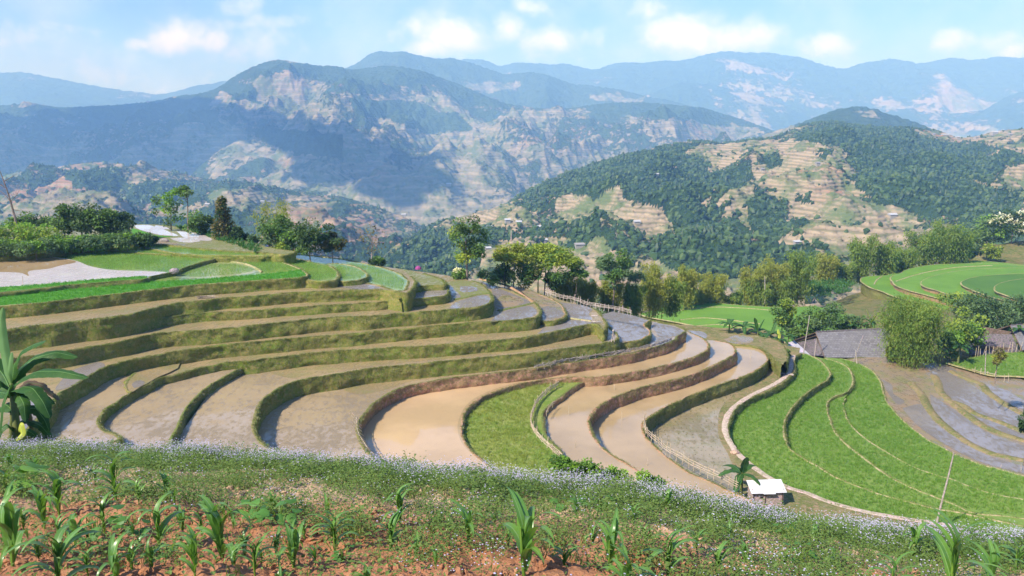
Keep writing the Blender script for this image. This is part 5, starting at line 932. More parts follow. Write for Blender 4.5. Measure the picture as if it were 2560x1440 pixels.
tree(2440, 622, 575, 80, 262, 'round', 'hazy green tree behind the right edge of the bamboo row', ('bluegreen', 'green'), crown=.9, nC=22); tree(2485, 612, 543, 70, 262, 'airy', 'tall thin crowned tree near the upper right corner of the fields', ('bluegreen', 'bright'), crown=.9, nC=22, nL=60)
tree(2528, 606, 532, 84, 258, 'layer', 'dark tree carrying flat sprays of white blossom', ('dark', 'cream'), crown=.8, nC=24, nL=90)
gv = 'village trees around the slate roofs'
tree(1955, 822, 742, 52, 122, 'round', 'tall round lime-green tree beside the banana grove', ('green', 'lime'), crown=.9, nC=20, group=gv)
for px, py, top, w, lb in [(2035, 835, 768, 70, 'mulberry bush behind the left gable of the slate roof'), (2085, 830, 762, 80, 'large mulberry bush behind the slate roof ridge'), (2130, 832, 784, 70, 'mulberry bush right end of the row behind the ridge'), (1995, 848, 792, 70, 'mulberry bush left of the slate roof'), (2008, 872, 825, 50, 'bush pressed against the left roof corner')]: bush(px, py, top, w, 121, lb, ('green', 'bluegreen'), gv, kind='round')
bamboo(2272, 908, 748, 140, 104.5, 'huge round bamboo clump in front of the slate roofed house', 'bamboog', None, nc=60, nl=30000, foot=.16)
bush(2400, 878, 772, 90, 110, 'lime-green bushy tree right of the huge bamboo', ('bright', 'lime', 'green'), gv, nC=30); bush(2375, 890, 830, 60, 108, 'bright undergrowth at the foot of the huge bamboo', ('bright', 'green'), gv)
tree(2448, 852, 744, 128, 121, 'round', 'dense dark dome shaped tree above the second house', ('dark', 'bluegreen'), crown=.95, nC=60, nL=110, group=gv); tree(2548, 838, 750, 100, 124, 'round', 'dark dome shaped tree cut by the right edge', ('dark', 'bluegreen'), crown=.95, nC=40, nL=110, group=gv); tree(2400, 792, 738, 90, 132, 'layer', 'flat lime topped tree behind the dark dome', ('lime', 'green'), crown=.6, nC=16, group=gv)
bush(1964, 912, 874, 36, 100, 'dark grassy bush at the end of the knoll beside the path', ('dark', 'green'), None, nC=9)
bush(2232, 897, 872, 36, 106, 'small bush at the eaves of the slate roof', ('bamboo', 'green'), gv, nC=8)
tree(2490, 934, 874, 30, 84, 'airy', 'small withered tree on the bank of the right rice field', ('bamboo', 'brown'), crown=.75, nC=14, nL=30, cs=.35)
bush(2565, 1130, 990, 30, 60, 'dark leafy tree top entering at the right edge', ('dark',), None, nC=14)
bush(2480, 640, 618, 40, 240, 'lime bush on the brown slope at the upper right', ('lime',), None, nC=8); bush(2420, 640, 622, 50, 238, 'dark bush beside the end of the bamboo row', ('dark', 'green'), None, nC=8)
for i, (px, py, w, h) in enumerate([(1400, 1168, 44, 24), (1430, 1176, 44, 26), (1460, 1182, 44, 28), (1492, 1190, 42, 26), (1520, 1196, 40, 24), (1550, 1202, 36, 22), (1612, 1206, 34, 22), (1640, 1214, 34, 20)]):
    p0 = ['first (leftmost)', 'second', 'third', 'fourth', 'fifth', 'sixth', 'seventh', 'last (rightmost)'][i]
    bush(px, py + 4, py - h, w, 15, f'{p0} bushy bean vine of the hedge on the crest below the bamboo rail fence', ('bright', 'green'), 'bean vines on the crest', nC=9, nL=80, ls=.055, cs=.09, name='bean_bush')

# dead tree at the left
def dead_tree():
    B = UY(42, 562, 110); s = np.linalg.norm(B) / F_PX; t = thing('dead_tree', 'bare dead tree with crooked branches at the left edge', 'tree', B); mb = MB()
    q = lambda x, y, d=0.: ((x - 42) * s, d, (562 - y) * s)
    mb.tube([q(42, 580), q(40, 545), q(33, 500), q(24, 460), q(14, 425)], [.16, .14, .10, .06, .02], 6); mb.build('trunk', M_bark, t)
    for L in ([q(36, 515), q(22, 498, .3), q(0, 482, .6), q(-20, 475, .8)], [q(30, 485), q(12, 470, -.3), q(-6, 466, -.6)], [q(36, 512), q(46, 500, .3), q(52, 488, .6)], [q(27, 470), q(40, 462, .3), q(52, 455, .5)], [q(38, 530), q(48, 532, .2), q(55, 530, .3)]):
        mb = MB(); mb.tube(L, np.linspace(.06, .015, len(L)), 5); mb.build('branch', M_bark, t)
dead_tree()

# ------------------------------------------------------------------ banana plants
M_ban = leafmat('banana_leaf', (.028, .085, .020), (.048, .125, .026), (.08, .14, .04), 2., trans=.25, rough=.55, spec=.2); M_banp = leafmat('banana_young_leaf', (.12, .24, .07), (.17, .30, .10), None, 2., trans=.25, rough=.45, spec=.4); M_bany = leafmat('banana_yellow_leaf', (.45, .50, .06), (.55, .58, .10), None, 2., trans=.3)
M_bans = leafmat('banana_stem', (.10, .14, .04), (.16, .18, .06), (.15, .10, .05), 3., trans=.0); M_dead = leafmat('dead_banana_leaf', (.13, .09, .06), (.19, .14, .09), (.08, .06, .04), 3., trans=.1)
def ribbon_leaf(P, w, nrm, seg=22, seed=0, fold=.22, torn=.0):
    P = np.asarray(P, float); u = np.linspace(0, 1, len(P)); s = np.linspace(0, 1, seg + 1)
    from_ = np.stack([np.interp(s, u, P[:, k]) for k in range(3)], -1)
    for _ in range(2): from_[1:-1] = (from_[:-2] + 2 * from_[1:-1] + from_[2:]) / 4
    T = np.gradient(from_, axis=0); T /= np.linalg.norm(T, axis=1)[:, None] + 1e-9; N = np.broadcast_to(np.array(nrm, float), T.shape); S_ = np.cross(T, N); S_ /= np.linalg.norm(S_, axis=1)[:, None] + 1e-9; N = np.cross(S_, T)
    r = np.random.default_rng(seed); wd_ = w * np.minimum(1, .12 + s * 5) * (1 - s ** 5) ** .6 + .004; V = []
    for o in (-1, -.5, -.04, .04, .5, 1):
        jag = 1 + (torn * r.uniform(-.5, .1, len(s)) if abs(o) == 1 else 0)
        V.append(from_ + S_ * (o * wd_ * jag)[:, None] - N * (fold * abs(o) ** 1.3 * wd_ + .02 * w * np.sin(s * 60 + o) * (abs(o) > .4))[:, None])
    return np.stack(V, 1).reshape(-1, 3), gridf(seg + 1, 6), np.tile([0, 0, 1, 0, 0], seg)
def banana(px, py, hpx, Y, label, n=8, seed=1, group='banana plants', yellow=0):
    B = UY(px, py, Y); s = np.linalg.norm(B) / F_PX; h = hpx * s; r = random.Random(seed); t = thing('banana_plant', label, 'banana plant', B, r.uniform(0, 6), group)
    mb = MB(); mb.tube([(0, 0, -.6), (0, 0, h * .2), (.02, 0, h * .42), (.03, 0, h * .55)], [.12 * h / 3, .10 * h / 3, .07 * h / 3, .04 * h / 3], 8); mb.build('stem', M_bans, t, smooth=True)
    for k in range(n):
        a = k * 2.4 + r.uniform(-.3, .3); up = r.uniform(.35, .95) * (1 if k > 1 else 1.5); L = h * r.uniform(.45, .6); d = np.array([math.cos(a), math.sin(a), 0]); p0 = np.array([.03, 0, h * .5]); q = []
        for u in (0, .25, .5, .75, 1): q.append(p0 + d * L * (u * (.9 if up < 1 else .45)) + np.array([0, 0, L * (up * u - (.75 if up < 1 else .3) * u * u)]))
        V, F, M = ribbon_leaf(q, L * .15, (0, 0, 1), 12, k + seed, torn=.5); m = M_bany if k < yellow else M_ban; mk('leaf', V, [F], [m, M_banp], M, True, t)
    return t
for i, (px, py, h, Y, lb, yl) in enumerate([(1822, 842, 64, 112, 'banana plant at the left end of the grove', 0), (1858, 850, 66, 112, 'banana plant second in the grove', 0), (1893, 862, 66, 111, 'banana plant in the middle of the grove', 0), (1925, 872, 70, 109, 'banana plant right of the grove middle', 0), (1948, 880, 60, 107, 'banana plant with a yellow leaf at the right end of the grove', 1), (1876, 866, 44, 109, 'short banana plant in front of the grove', 0), (1970, 868, 50, 114, 'banana plant hidden by the mulberry bushes', 0),
                                    (2128, 838, 44, 119, 'banana plant with a pale upright leaf behind the roof ridge', 1), (2176, 836, 56, 119, 'banana plant with a bright yellow leaf behind the roof ridge', 2), (2395, 905, 70, 104, 'banana plant in front of the second house', 0), (2350, 905, 50, 104, 'banana plant beside the huge bamboo clump', 0), (1345, 722, 48, 106, 'banana plant under the wide lime tree', 0), (2545, 852, 50, 112, 'banana plant over the second roof at the right edge', 1)]): banana(px, py, h, Y, lb, seed=i + 3, yellow=yl)
# the banana beside the white hut
_h0 = U(1852, 1243, z12); banana(1852, 1243, 118, _h0[1], 'banana plant with an upright leaf beside the white hut', n=7, seed=41, group=None)
# big banana plant at the left edge, just below the crest
def big_banana():
    Y0 = 20.; B = UY(45, 1120, Y0); t = thing('banana_plant', 'large banana plant with torn dark leaves at the left edge', 'banana plant', B); B = np.array(B)
    q = lambda x, y, d=0.: UY(x, y, Y0 + d) - B
    mb = MB(); mb.tube([q(48, 1250), q(45, 1110), q(40, 1050), q(34, 1000), q(28, 960)], [.12, .11, .09, .075, .05], 9); mb.tube([q(20, 1250, .4), q(30, 1100, .3), q(32, 1040, .2), q(30, 985, .1)], [.10, .09, .07, .05], 8); mb.build('stem', M_bans, t, smooth=True)
    up, fw, cam_ = (0, 0, 1), (0, -.5, 1), (0, -1, .5)
    L = [([q(28, 965), q(20, 920, .1), q(8, 860, .2), q(2, 800, .3), q(8, 768, .3)], .15, (.3, -1, .2), M_banp, .0), ([q(30, 958), q(34, 915), q(52, 878, -.1), q(82, 862, -.3), q(116, 852, -.5)], .15, fw, M_ban, .3), ([q(30, 962), q(50, 925, .2), q(85, 895, .3), (q(140, 880, .4)), q(195, 893, .5)], .19, fw, M_ban, .4), ([q(30, 970), q(55, 945, -.4), q(90, 928, -.7), q(150, 928, -.9), q(222, 945, -1.0)], .19, (0, -.35, 1), M_ban, .3),
         ([q(32, 990), q(55, 965, -.6), q(82, 970, -.9), q(108, 1005, -1.1), q(126, 1046, -1.2)], .20, (.6, -.5, .6), M_ban, .3), ([q(30, 975), q(0, 950, -.3), q(-40, 960, -.5), q(-90, 1000, -.6)], .22, fw, M_ban, .4), ([q(30, 985), q(18, 975, -.5), q(4, 1010, -.8), q(0, 1060, -.9), q(-4, 1095, -.9)], .17, (-1, -.6, .3), M_ban, .4), ([q(30, 985), q(10, 940, .5), q(-20, 900, .7), q(-50, 890, .8)], .2, fw, M_ban, .2),
         ([q(38, 1040), q(60, 1022, .2), q(90, 1020, .3), q(112, 1050, .3), q(124, 1080, .3)], .13, (.4, -.6, .7), M_ban, .6), ([q(36, 1030), q(55, 1000, .3), q(70, 1010, .4), q(78, 1050, .4), q(80, 1095, .4)], .07, (1, -.5, .2), M_dead, .9), ([q(36, 985), q(70, 955, .6), q(105, 962, .7), q(130, 985, .8), q(150, 1000, .8)], .09, (.4, -.5, .7), M_dead, .9), ([q(34, 1000), q(60, 975, .5), q(88, 995, .5), q(100, 1030, .5)], .06, (1, -.5, .2), M_dead, .9),
         ([q(40, 1080), q(20, 1060, -.2), q(0, 1075, -.3), q(-10, 1110, -.3)], .10, fw, M_ban, .3), ([q(44, 1090), q(66, 1075, -.2), q(84, 1085, -.2), q(94, 1105, -.2)], .09, fw, M_ban, .3), ([q(44, 1085), q(52, 1060, -.3), q(58, 1085, -.4), q(40, 1102, -.5)], .06, cam_, M_bany, .0), ([q(28, 960), q(22, 935, -.2), q(26, 905, -.3), q(30, 880, -.3)], .09, cam_, M_banp, 0)]
    L += [([q(34, 1010), q(60, 990, .4), q(100, 985, .6), q(138, 1010, .7)], .14, fw, M_ban, .4), ([q(36, 1030), q(14, 1010, .3), q(-14, 1030, .4), q(-30, 1075, .4)], .16, fw, M_ban, .4), ([q(32, 1000), q(46, 985, -.5), q(60, 1010, -.8), q(64, 1055, -.9)], .15, (.5, -.8, .4), M_ban, .4), ([q(40, 1060), q(64, 1050, .3), q(100, 1062, .5), q(130, 1095, .5)], .12, fw, M_ban, .5), ([q(28, 985), q(-6, 980, .4), q(-30, 1000, .5)], .17, fw, M_ban, .3)]
    for k, (P, w, nm, m, tn) in enumerate(L):
        V, F, M = ribbon_leaf(P, w * (.74 if m is M_banp else 1.1), nm, 26, k, torn=tn, fold=.3); mk('leaf', V, [F], [m, M_banp], M, True, t)
big_banana()

# ------------------------------------------------------------------ houses
def slatef(g, b):
    p = GP(g); z = g.n('ShaderNodeSeparateXYZ', Vector=p); br = g.n('ShaderNodeTexBrick', Scale=1.0, _offset=.5); cmb = g.n('ShaderNodeCombineXYZ', X=z.outputs[0], Y=g.m('MULTIPLY', z.outputs[2], 1.55)); g.set(br.inputs['Vector'], cmb)
    br.inputs['Brick Width'].default_value = .42; br.inputs['Row Height'].default_value = .30; br.inputs['Mortar Size'].default_value = .022; br.inputs['Color1'].default_value = (.14, .135, .145, 1); br.inputs['Color2'].default_value = (.23, .22, .235, 1); br.inputs['Mortar'].default_value = (.09, .085, .09, 1)
    n = g.noise(p, .6, 4, .6); n2 = g.noise(p, 6, 4, .7); c = g.mix(g.step(n, .35, .65), br.outputs[0], (.20, .195, .19)); c = g.mix(.55, br.outputs[0], c); c = g.mix(g.m('MULTIPLY', g.step(n2, .5, .75), .4), c, (.12, .11, .10)); g.set(b.inputs['Base Color'], c); bump(g, b, g.m('ADD', g.m('MULTIPLY', br.outputs[1], -1.), n2), .5, .06)
M_slate = mat('slate_roof', slatef, rough=.8, spec=.25); M_slate2 = bankmat('old_dark_slate', (.115, .105, .10), (.17, .155, .15), (.07, .065, .06), .3, 2); M_sheet = bankmat('grey_sheet_roof', (.40, .40, .42), (.46, .46, .48), (.33, .33, .34), .15, 1)
M_wood = bankmat('old_wood', (.12, .09, .065), (.18, .14, .10), (.06, .045, .035), .5, 2); M_wallp = bankmat('pale_plank_wall', (.40, .33, .28), (.48, .40, .34), (.30, .24, .19), .3, 2)
def slabpoly(name, pts, th, m, parent):
    P = np.array(pts, float); n = len(P); nr = np.cross(P[1] - P[0], P[2] - P[0]); nr /= np.linalg.norm(nr)
    if nr[2] < 0: nr = -nr
    V = np.vstack([P, P - nr * th]); mb = MB(); T = [list(t_) for t_ in tessellate_polygon([[Vector(q) for q in P]])]
    mb.add(V, np.array([[a, b_, c] for a, b_, c in T] + [[c + n, b_ + n, a + n] for a, b_, c in T])); mb.add(V, [[i, (i + 1) % n, (i + 1) % n + n, i + n] for i in range(n)]); return mb.build(name, m, parent)
def wallbox(name, a, b_, z0, z1, th, m, parent):
    a = np.array(a, float); b_ = np.array(b_, float); d = b_ - a; L = math.hypot(d[0], d[1]); ang = math.atan2(d[1], d[0]); c_, s_ = math.cos(ang), math.sin(ang); mb = MB(); mb.box(((a[0] + b_[0]) / 2, (a[1] + b_[1]) / 2, (z0 + z1) / 2), (L, th, z1 - z0), rot=[[c_, -s_, 0], [s_, c_, 0], [0, 0, 1]]); return mb.build(name, m, parent)
def house_one():
    O = UY(2140, 893, 108); t = thing('farmhouse', 'farmhouse with a long grey slate roof and half-hipped left gable', 'house', O); O = np.array(O); q = lambda x, y, Y: UY(x, y, Y) - O
    rl, rr, el, er = q(2040, 830, 112), q(2300, 817, 112), q(2063, 894, 108), q(2310, 894, 108); bl, br_ = q(1984, 850, 117), q(2290, 838, 117)
    r = slabpoly('roof', [el, er, rr, rl], .12, M_slate, t); slabpoly('roof', [rl, rr, br_, bl], .12, M_slate2, t)
    mb = MB(); mb.tube([rl + [0, 0, .05], (rl + rr) / 2 + [0, 0, .0], rr + [0, 0, .05]], .11, 6); mb.build('ridge_cap', M_slate2, r)
    slabpoly('skirt_roof', [q(1994, 856, 114.5), q(2040, 846, 111.5), q(2062, 890, 108.4), q(2018, 888, 109.5)], .10, M_slate2, t)
    slabpoly('side_roof', [q(1969, 857, 113.5), q(1986, 851, 114.5), q(2032, 893, 108), q(1974, 886, 109)], .06, M_sheet, t)
    mb = MB(); mb.tube([bl + [0, 0, -.1], rl + [0, 0, -.1], el + [0, 0, -.1]], .09, 5); mb.tube([bl + [.3, 0, -.35], rl + [.2, 0, -.5]], .07, 5); mb.build('barge_board', M_wood, t)
    zb = -2.6; wallbox('wall', el + [1.2, .9, 0], er + [-.5, .9, 0], zb, el[2] - .1, .2, M_wood, t); wallbox('wall', el + [1.2, 1.1, 0], bl + [2.4, -1.2, 0], zb, el[2] - .1, .2, M_wood, t); wallbox('gable_wall', (el + bl) / 2 + [1.2, -1.0, 0], (el + bl) / 2 + [1.3, 1.6, 0], el[2] - .2, rl[2] - 1.0, .15, M_wood, t)
house_one()
def house_two():
    O = UY(2500, 885, 109); t = thing('farmhouse', 'second farmhouse with dark gable and patched slate roofs at the right edge', 'house', O); O = np.array(O); q = lambda x, y, Y: UY(x, y, Y) - O
    rk = q(2526, 813, 113); r2 = q(2720, 800, 113); el = q(2556, 875, 109); er = q(2740, 868, 109); bl = q(2440, 838, 118); br_ = q(2650, 825, 118)
    r = slabpoly('roof', [el, er, r2, rk], .12, M_slate, t); slabpoly('roof', [rk, r2, br_, bl], .12, M_slate2, t); mb = MB(); mb.tube([rk, r2], .1, 6); mb.build('ridge_cap', M_slate2, r)
    mb = MB(); mb.tube([bl + [0, 0, -.1], rk + [0, 0, -.08], el + [0, 0, -.1]], .10, 5); mb.build('barge_board', M_wood, t)
    slabpoly('skirt_roof', [q(2432, 846, 116), q(2452, 834, 116.5), q(2530, 836, 112), q(2550, 884, 109), q(2505, 885, 109.5)], .10, M_slate2, t); slabpoly('lower_roof', [q(2412, 858, 115), q(2432, 847, 114.5), q(2505, 886, 109.5), q(2425, 887, 110)], .10, M_slate2, t)
    zb = -1.5; wallbox('wall', q(2430, 886, 112), q(2540, 886, 110.5), zb, .4, .2, M_wood, t); wallbox('wall', el + [.6, .6, 0], er + [-.4, .6, 0], zb, el[2], .2, M_wood, t); wallbox('gable_wall', q(2455, 838, 116), q(2530, 838, 113), .6, rk[2] - 1.0, .12, M_wood, t)
house_two()
def hut():
    p = U(1912, 1262, z12 - .1); B = np.array([p[0], p[1], z12 + .25]); s = np.linalg.norm(p) / F_PX; t = thing('hut', 'small pale plank hut with a white sheet roof beside the path', 'hut', B, R(3))
    w, d, h = 2.55, .95, 1.0; mb = MB(); 
    for x0, x1, z0, z1 in ((-w / 2, -.62, -.6, h), (-.62, -.34, -.6, .42), (-.62, -.34, .60, h), (-.34, w / 2, -.6, h)): mb.box(((x0 + x1) / 2, -d / 2, (z0 + z1) / 2 - .0), (x1 - x0, .06, z1 - z0))
    mb.box((-w / 2 + .03, 0, h / 2 + .1), (.06, d - .07, h + .2)); mb.box((w / 2 - .03, 0, h / 2 + .1), (.06, d - .07, h + .2)); mb.box((0, d / 2, h / 2 + .2), (w, .06, h + .4)); mb.build('wall', M_wallp, t)
    for x in (-w / 2 + .1, -.2, w / 2 - .1): mb = MB(); mb.box((x, -d / 2 - .05, h / 2), (.07, .05, h)); mb.build('post', M_wood, t)
    mr = mat('white_sheet', lambda g, b: g.set(b.inputs['Base Color'], g.mix(g.step(g.noise(GP(g), 3, 5, .6), .4, .7), (.70, .70, .72), (.56, .55, .54))), rough=.45, spec=.4)
    for k in range(3):
        x0 = -w / 2 - .14 + k * (w + .28) / 3; x1 = x0 + (w + .28) / 3 + .02; z0, z1 = h + .03 + .006 * k, h + .52 + .006 * k; j = [.0, -.10, .04][k]
        slabpoly('roof_sheet', [(x0, -d / 2 - .28 + j, z0 - .02 + j * .2), (x1, -d / 2 - .28 + j, z0 - .02 + j * .2), (x1, d / 2 + .15, z1), (x0, d / 2 + .15, z1)], .025, mr, t)
hut()

# ------------------------------------------------------------------ poles, fences, small things
M_pole = bankmat('weathered_pole', (.34, .30, .24), (.44, .40, .33), (.24, .21, .17), .4, 3); M_cane = bankmat('dry_cane', (.46, .38, .24), (.56, .48, .33), (.34, .28, .18), .3, 4); M_whitewood = bankmat('bleached_wood', (.50, .44, .34), (.58, .52, .42), (.40, .34, .26), .2, 4)
def pole(b, tp, z, rad, label, name='pole', m=None, cat='pole', group=None, Y=None):
    B = U(*b, z) if Y is None else UY(*b, Y); B = np.array(B); Tp = UY(tp[0], tp[1], B[1] + .2) - B; mb = MB(); mb.tube([Tp * -.12, Tp * .3, Tp * .7 + [.02, 0, 0], Tp], [rad * 1.2, rad, rad * .85, rad * .7], 7)
    o = mb.build(name, m or M_pole, smooth=True); o.location = [float(c) for c in B]; return tag(o, label, cat, group)
pole((2341, 1310), (2385, 1131), z12, .075, 'tall leaning grey pole at the edge of the lower green field', 'utility_pole')
pole((2008, 888), (2024, 788), 0, .07, 'tall tan pole in front of the left gable of the slate roof', Y=106); pole((2036, 892), (2041, 846), 0, .06, 'shorter brown pole between the gable pole and the slate slope', Y=106)
pole((2142, 905), (2138, 874), 0, .05, 'white post beside the leaning pole below the slate roof', Y=104, m=M_whitewood); pole((2134, 902), (2158, 838), 0, .045, 'thin leaning pole against the slate roof', Y=104.5)
pole((2463, 930), (2464, 878), 0, .05, 'thin upright pole in the bright field at right', Y=84); pole((1912, 752), (1912, 690), 0, .09, 'thin pole standing in the olive bamboo', Y=172)
pole((1278, 600), (1278, 575), 0, .08, 'thin pole tip above the slim lime tree', Y=107)
for i, (x, y, h, z, lb) in enumerate([(1422, 1038, 24, z10, 'thin stick standing in the silty pond right of the fence'), (1438, 1119, 20, z10, 'thin stick at the lower end of the same silty pond'), (1555, 1051, 26, z11, 'thin stick in the middle of the next silty pond'), (1617, 1164, 20, z11, 'thin stick near the hedge in the next silty pond'), (1814, 886, 12, z11, 'short stick in the far end of the pond'), (1876, 894, 22, z11, 'pale thin stick at the round end of the last pond'), (1536, 974, 14, z10, 'stick at the foot of the earth wall in the silty pond'), (1692, 976, 16, z11, 'stick below the middle earth wall'), (57, 712, 22, zS + .42, 'thin stick standing in the bright flooded field'), (2501, 1174, 14, zM, 'white stick at the edge of the muddy field'), (2553, 1180, 22, zM, 'white leaning stick at the right edge of the muddy field'), (2510, 955, 18, zM, 'white stake beside the withered tree'), (2522, 953, 20, zM, 'second white stake right of the withered tree')]):
    pole((x, y), (x + (2 if i % 2 else -1), y - h), z, .022 if y > 1000 else .03, lb, 'stick', m=M_cane, cat='stick')
def fence(line, z, n, h, label, lean=(0, 0), rails=2, rad=.022, sag=0.05, name='stake_fence', m=None, jitter=.25, seed=5, yoff=0.):
    C = smooth_line(px3(line, z), .2); r = random.Random(seed); O = C[len(C) // 2].copy(); t = thing(name, label, 'fence', O); N = perp(C); mm = m or M_cane
    for k in range(n):
        i = int((k + .5) / n * (len(C) - 1)); p = C[i] - O; hh = h * r.uniform(.75, 1.2); mb = MB(); d = np.array([*(N[i] * lean[0] + np.array([C[min(i + 1, len(C) - 1)] - C[max(i - 1, 0)]])[0, :2] * lean[1]), 1.]) + [r.uniform(-1, 1) * jitter * .4, r.uniform(-1, 1) * jitter * .4, 0]; d /= np.linalg.norm(d)
        mb.tube([p - d * .25, p + d * hh * .5, p + d * hh], [rad, rad, rad * .8], 5); mb.build('stake', mm, t)
    for q in range(rails):
        hz_ = h * (.25 + .42 * q / max(1, rails - 1 or 1)); mb = MB(); P = C[::3] - O + np.array([0, 0, hz_]); P = P + np.column_stack([np.array([[r.uniform(-.03, .03) for _ in range(2)] for _ in P]), [r.uniform(-sag, sag) for _ in P]]); P[:, :2] += (N[::3] * lean[0]) * hz_; mb.tube(P, rad * .9, 5); mb.build('rail', mm, t)
    return t
fence([(898, 1048), (900, 1072), (905, 1090), (914, 1108), (926, 1124), (942, 1142)], z8 + .05, 11, 1.1, 'leaning bamboo stakes over the red pond below the dark bank', lean=(.9, 0), rails=1, rad=.028)
fence([(1396, 968), (1375, 980), (1357, 996), (1343, 1012), (1332, 1036), (1327, 1055), (1330, 1075), (1345, 1097), (1364, 1116), (1388, 1138), (1412, 1156)], zG + .02, 16, .9, 'bamboo rail fence around the yellow-green rice field', rails=4, rad=.035)
fence([(1612, 1052), (1609, 1066), (1614, 1082), (1626, 1098), (1640, 1108), (1665, 1132), (1706, 1155), (1747, 1178), (1802, 1203), (1828, 1217), (1850, 1228)], z11 + .05, 22, .95, 'bamboo stake fence above the planted pond', rails=3, rad=.03)
fence([(1362, 733), (1380, 740), (1400, 746), (1430, 752), (1474, 766), (1520, 774), (1556, 780), (1582, 788)], z6 + .1, 24, .75, 'bleached stake fence along the back edge of the terraces', rails=3, rad=.032, m=M_whitewood, jitter=.5)
fence([(1335, 921), (1385, 912), (1425, 903), (1470, 897), (1520, 889), (1570, 882), (1612, 873), (1650, 862), (1684, 849)], z8 + .12, 24, .5, 'low fence of piled brushwood along the red earth bank', rails=6, rad=.028, sag=.16, m=M_pole, jitter=.9, seed=9, name='brushwood_fence')
fence([(1386, 1010), (1372, 1022), (1364, 1040)], zG + .1, 3, .4, 'short cane rail lying on the grassy bund of the yellow-green field', rails=2)
fence([(2430, 925), (2455, 932), (2480, 936), (2500, 940)], zM + .4, 4, .5, 'low bamboo rail at the corner of the bright field', rails=1, rad=.04)
fence([(2436, 892), (2470, 884), (2510, 880), (2556, 878)], zM + .5, 14, 1.2, 'row of garden stakes in front of the second house', rails=0, rad=.035, jitter=.4)
def frame_stand():
    B = U(1486, 806, z6 + .1); s = np.linalg.norm(B) / F_PX; t = thing('wooden_frame', 'small bleached wooden frame at the tip of a terrace', 'frame', B, R(8)); H = 17 * s; Wd = 12 * s
    for x, y in ((-.5, 0), (.5, 0), (-.25, .4), (.35, .4)): mb = MB(); mb.tube([(x * Wd * 1.15, y, -.1), (x * Wd, y, H)], .035, 5); mb.build('leg', M_whitewood, t)
    mb = MB(); mb.tube([(-Wd * .65, 0, H), (Wd * .65, 0, H)], .045, 5); mb.tube([(-Wd * .5, .4, H - .05), (Wd * .6, .4, H - .05)], .04, 5); mb.build('top_bar', M_whitewood, t)
    mb = MB(); mb.tube([(-Wd * .9, -.1, .08), (Wd * 1.2, -.1, .05)], .055, 5); mb.tube([(-Wd * 1.6, .1, .02), (Wd * .1, .05, .10)], .05, 5); mb.build('ground_beam', M_whitewood, t)
frame_stand()
def scarecrow():
    B = U(1532, 853, z7 + .1); s = np.linalg.norm(B) / F_PX; t = thing('scarecrow', 'pale stick figure of tied poles on the green bank end', 'scarecrow', B); H = 28 * s
    mb = MB(); mb.tube([(-.16, 0, -.1), (-.02, 0, H * .62)], .04, 5); mb.tube([(.17, 0, -.1), (.03, 0, H * .62)], .04, 5); mb.build('leg', M_whitewood, t); mb = MB(); mb.tube([(0, 0, H * .5), (.02, 0, H * .9)], [.08, .05], 6); mb.tube([(-.2, 0, H * .5), (0, 0, H * .72), (.22, 0, H * .45)], .03, 5); mb.build('body', M_pole, t)
    V, F = ICO2; mk('head', V * [.11, .11, .13] + [.02, 0, H * .97], [F], [M_whitewood], None, True, t)
scarecrow()
def stick_pile():
    B = U(520, 728, zS); t = thing('stick_pile', 'small pile of pale sticks lying on the green bank', 'sticks', np.array(B) + [0, -.15, -.35]); r = random.Random(4)
    for k in range(7): a = r.uniform(-.25, .25); mb = MB(); x0 = r.uniform(-1.0, -.5); mb.tube([(x0, -.35 - .06 * k, -.30 + .05 * k), (x0 + 1.7 * math.cos(a), -.30, -.2 + .05 * k - .8 * abs(math.sin(a)) * .4)], .03, 5); mb.build('stick', M_cane, t)
stick_pile()
def umbrella():
    B = UY(1046, 686, 104); s = np.linalg.norm(B) / F_PX; t = thing('umbrella', 'purple umbrella showing above the brow of the terraces', 'umbrella', B); w = 8.5 * s; V = [[0, 0, 22 * s]]; k = 8
    for ring, (rr, hh) in enumerate([(.5, 20.4), (.85, 17.5), (1.0, 13.5)]): V += [[w * rr * math.cos(i / k * 6.283) * (1 if i % 2 else .98), w * rr * math.sin(i / k * 6.283), hh * s] for i in range(k)]
    F3 = [[0, 1 + i, 1 + (i + 1) % k] for i in range(k)]; F4 = [[1 + q * k + i, 1 + (q + 1) * k + i, 1 + (q + 1) * k + (i + 1) % k, 1 + q * k + (i + 1) % k] for q in range(2) for i in range(k)]
    mk('canopy', V, [np.array(F3), np.array(F4)], [mat('purple_cloth', color=(.30, .06, .20), rough=.7)], None, False, t); mb = MB(); mb.tube([(0, 0, 2 * s), (0, 0, 23 * s)], .015, 6); mb.build('shaft', M_wood, t)
umbrella()
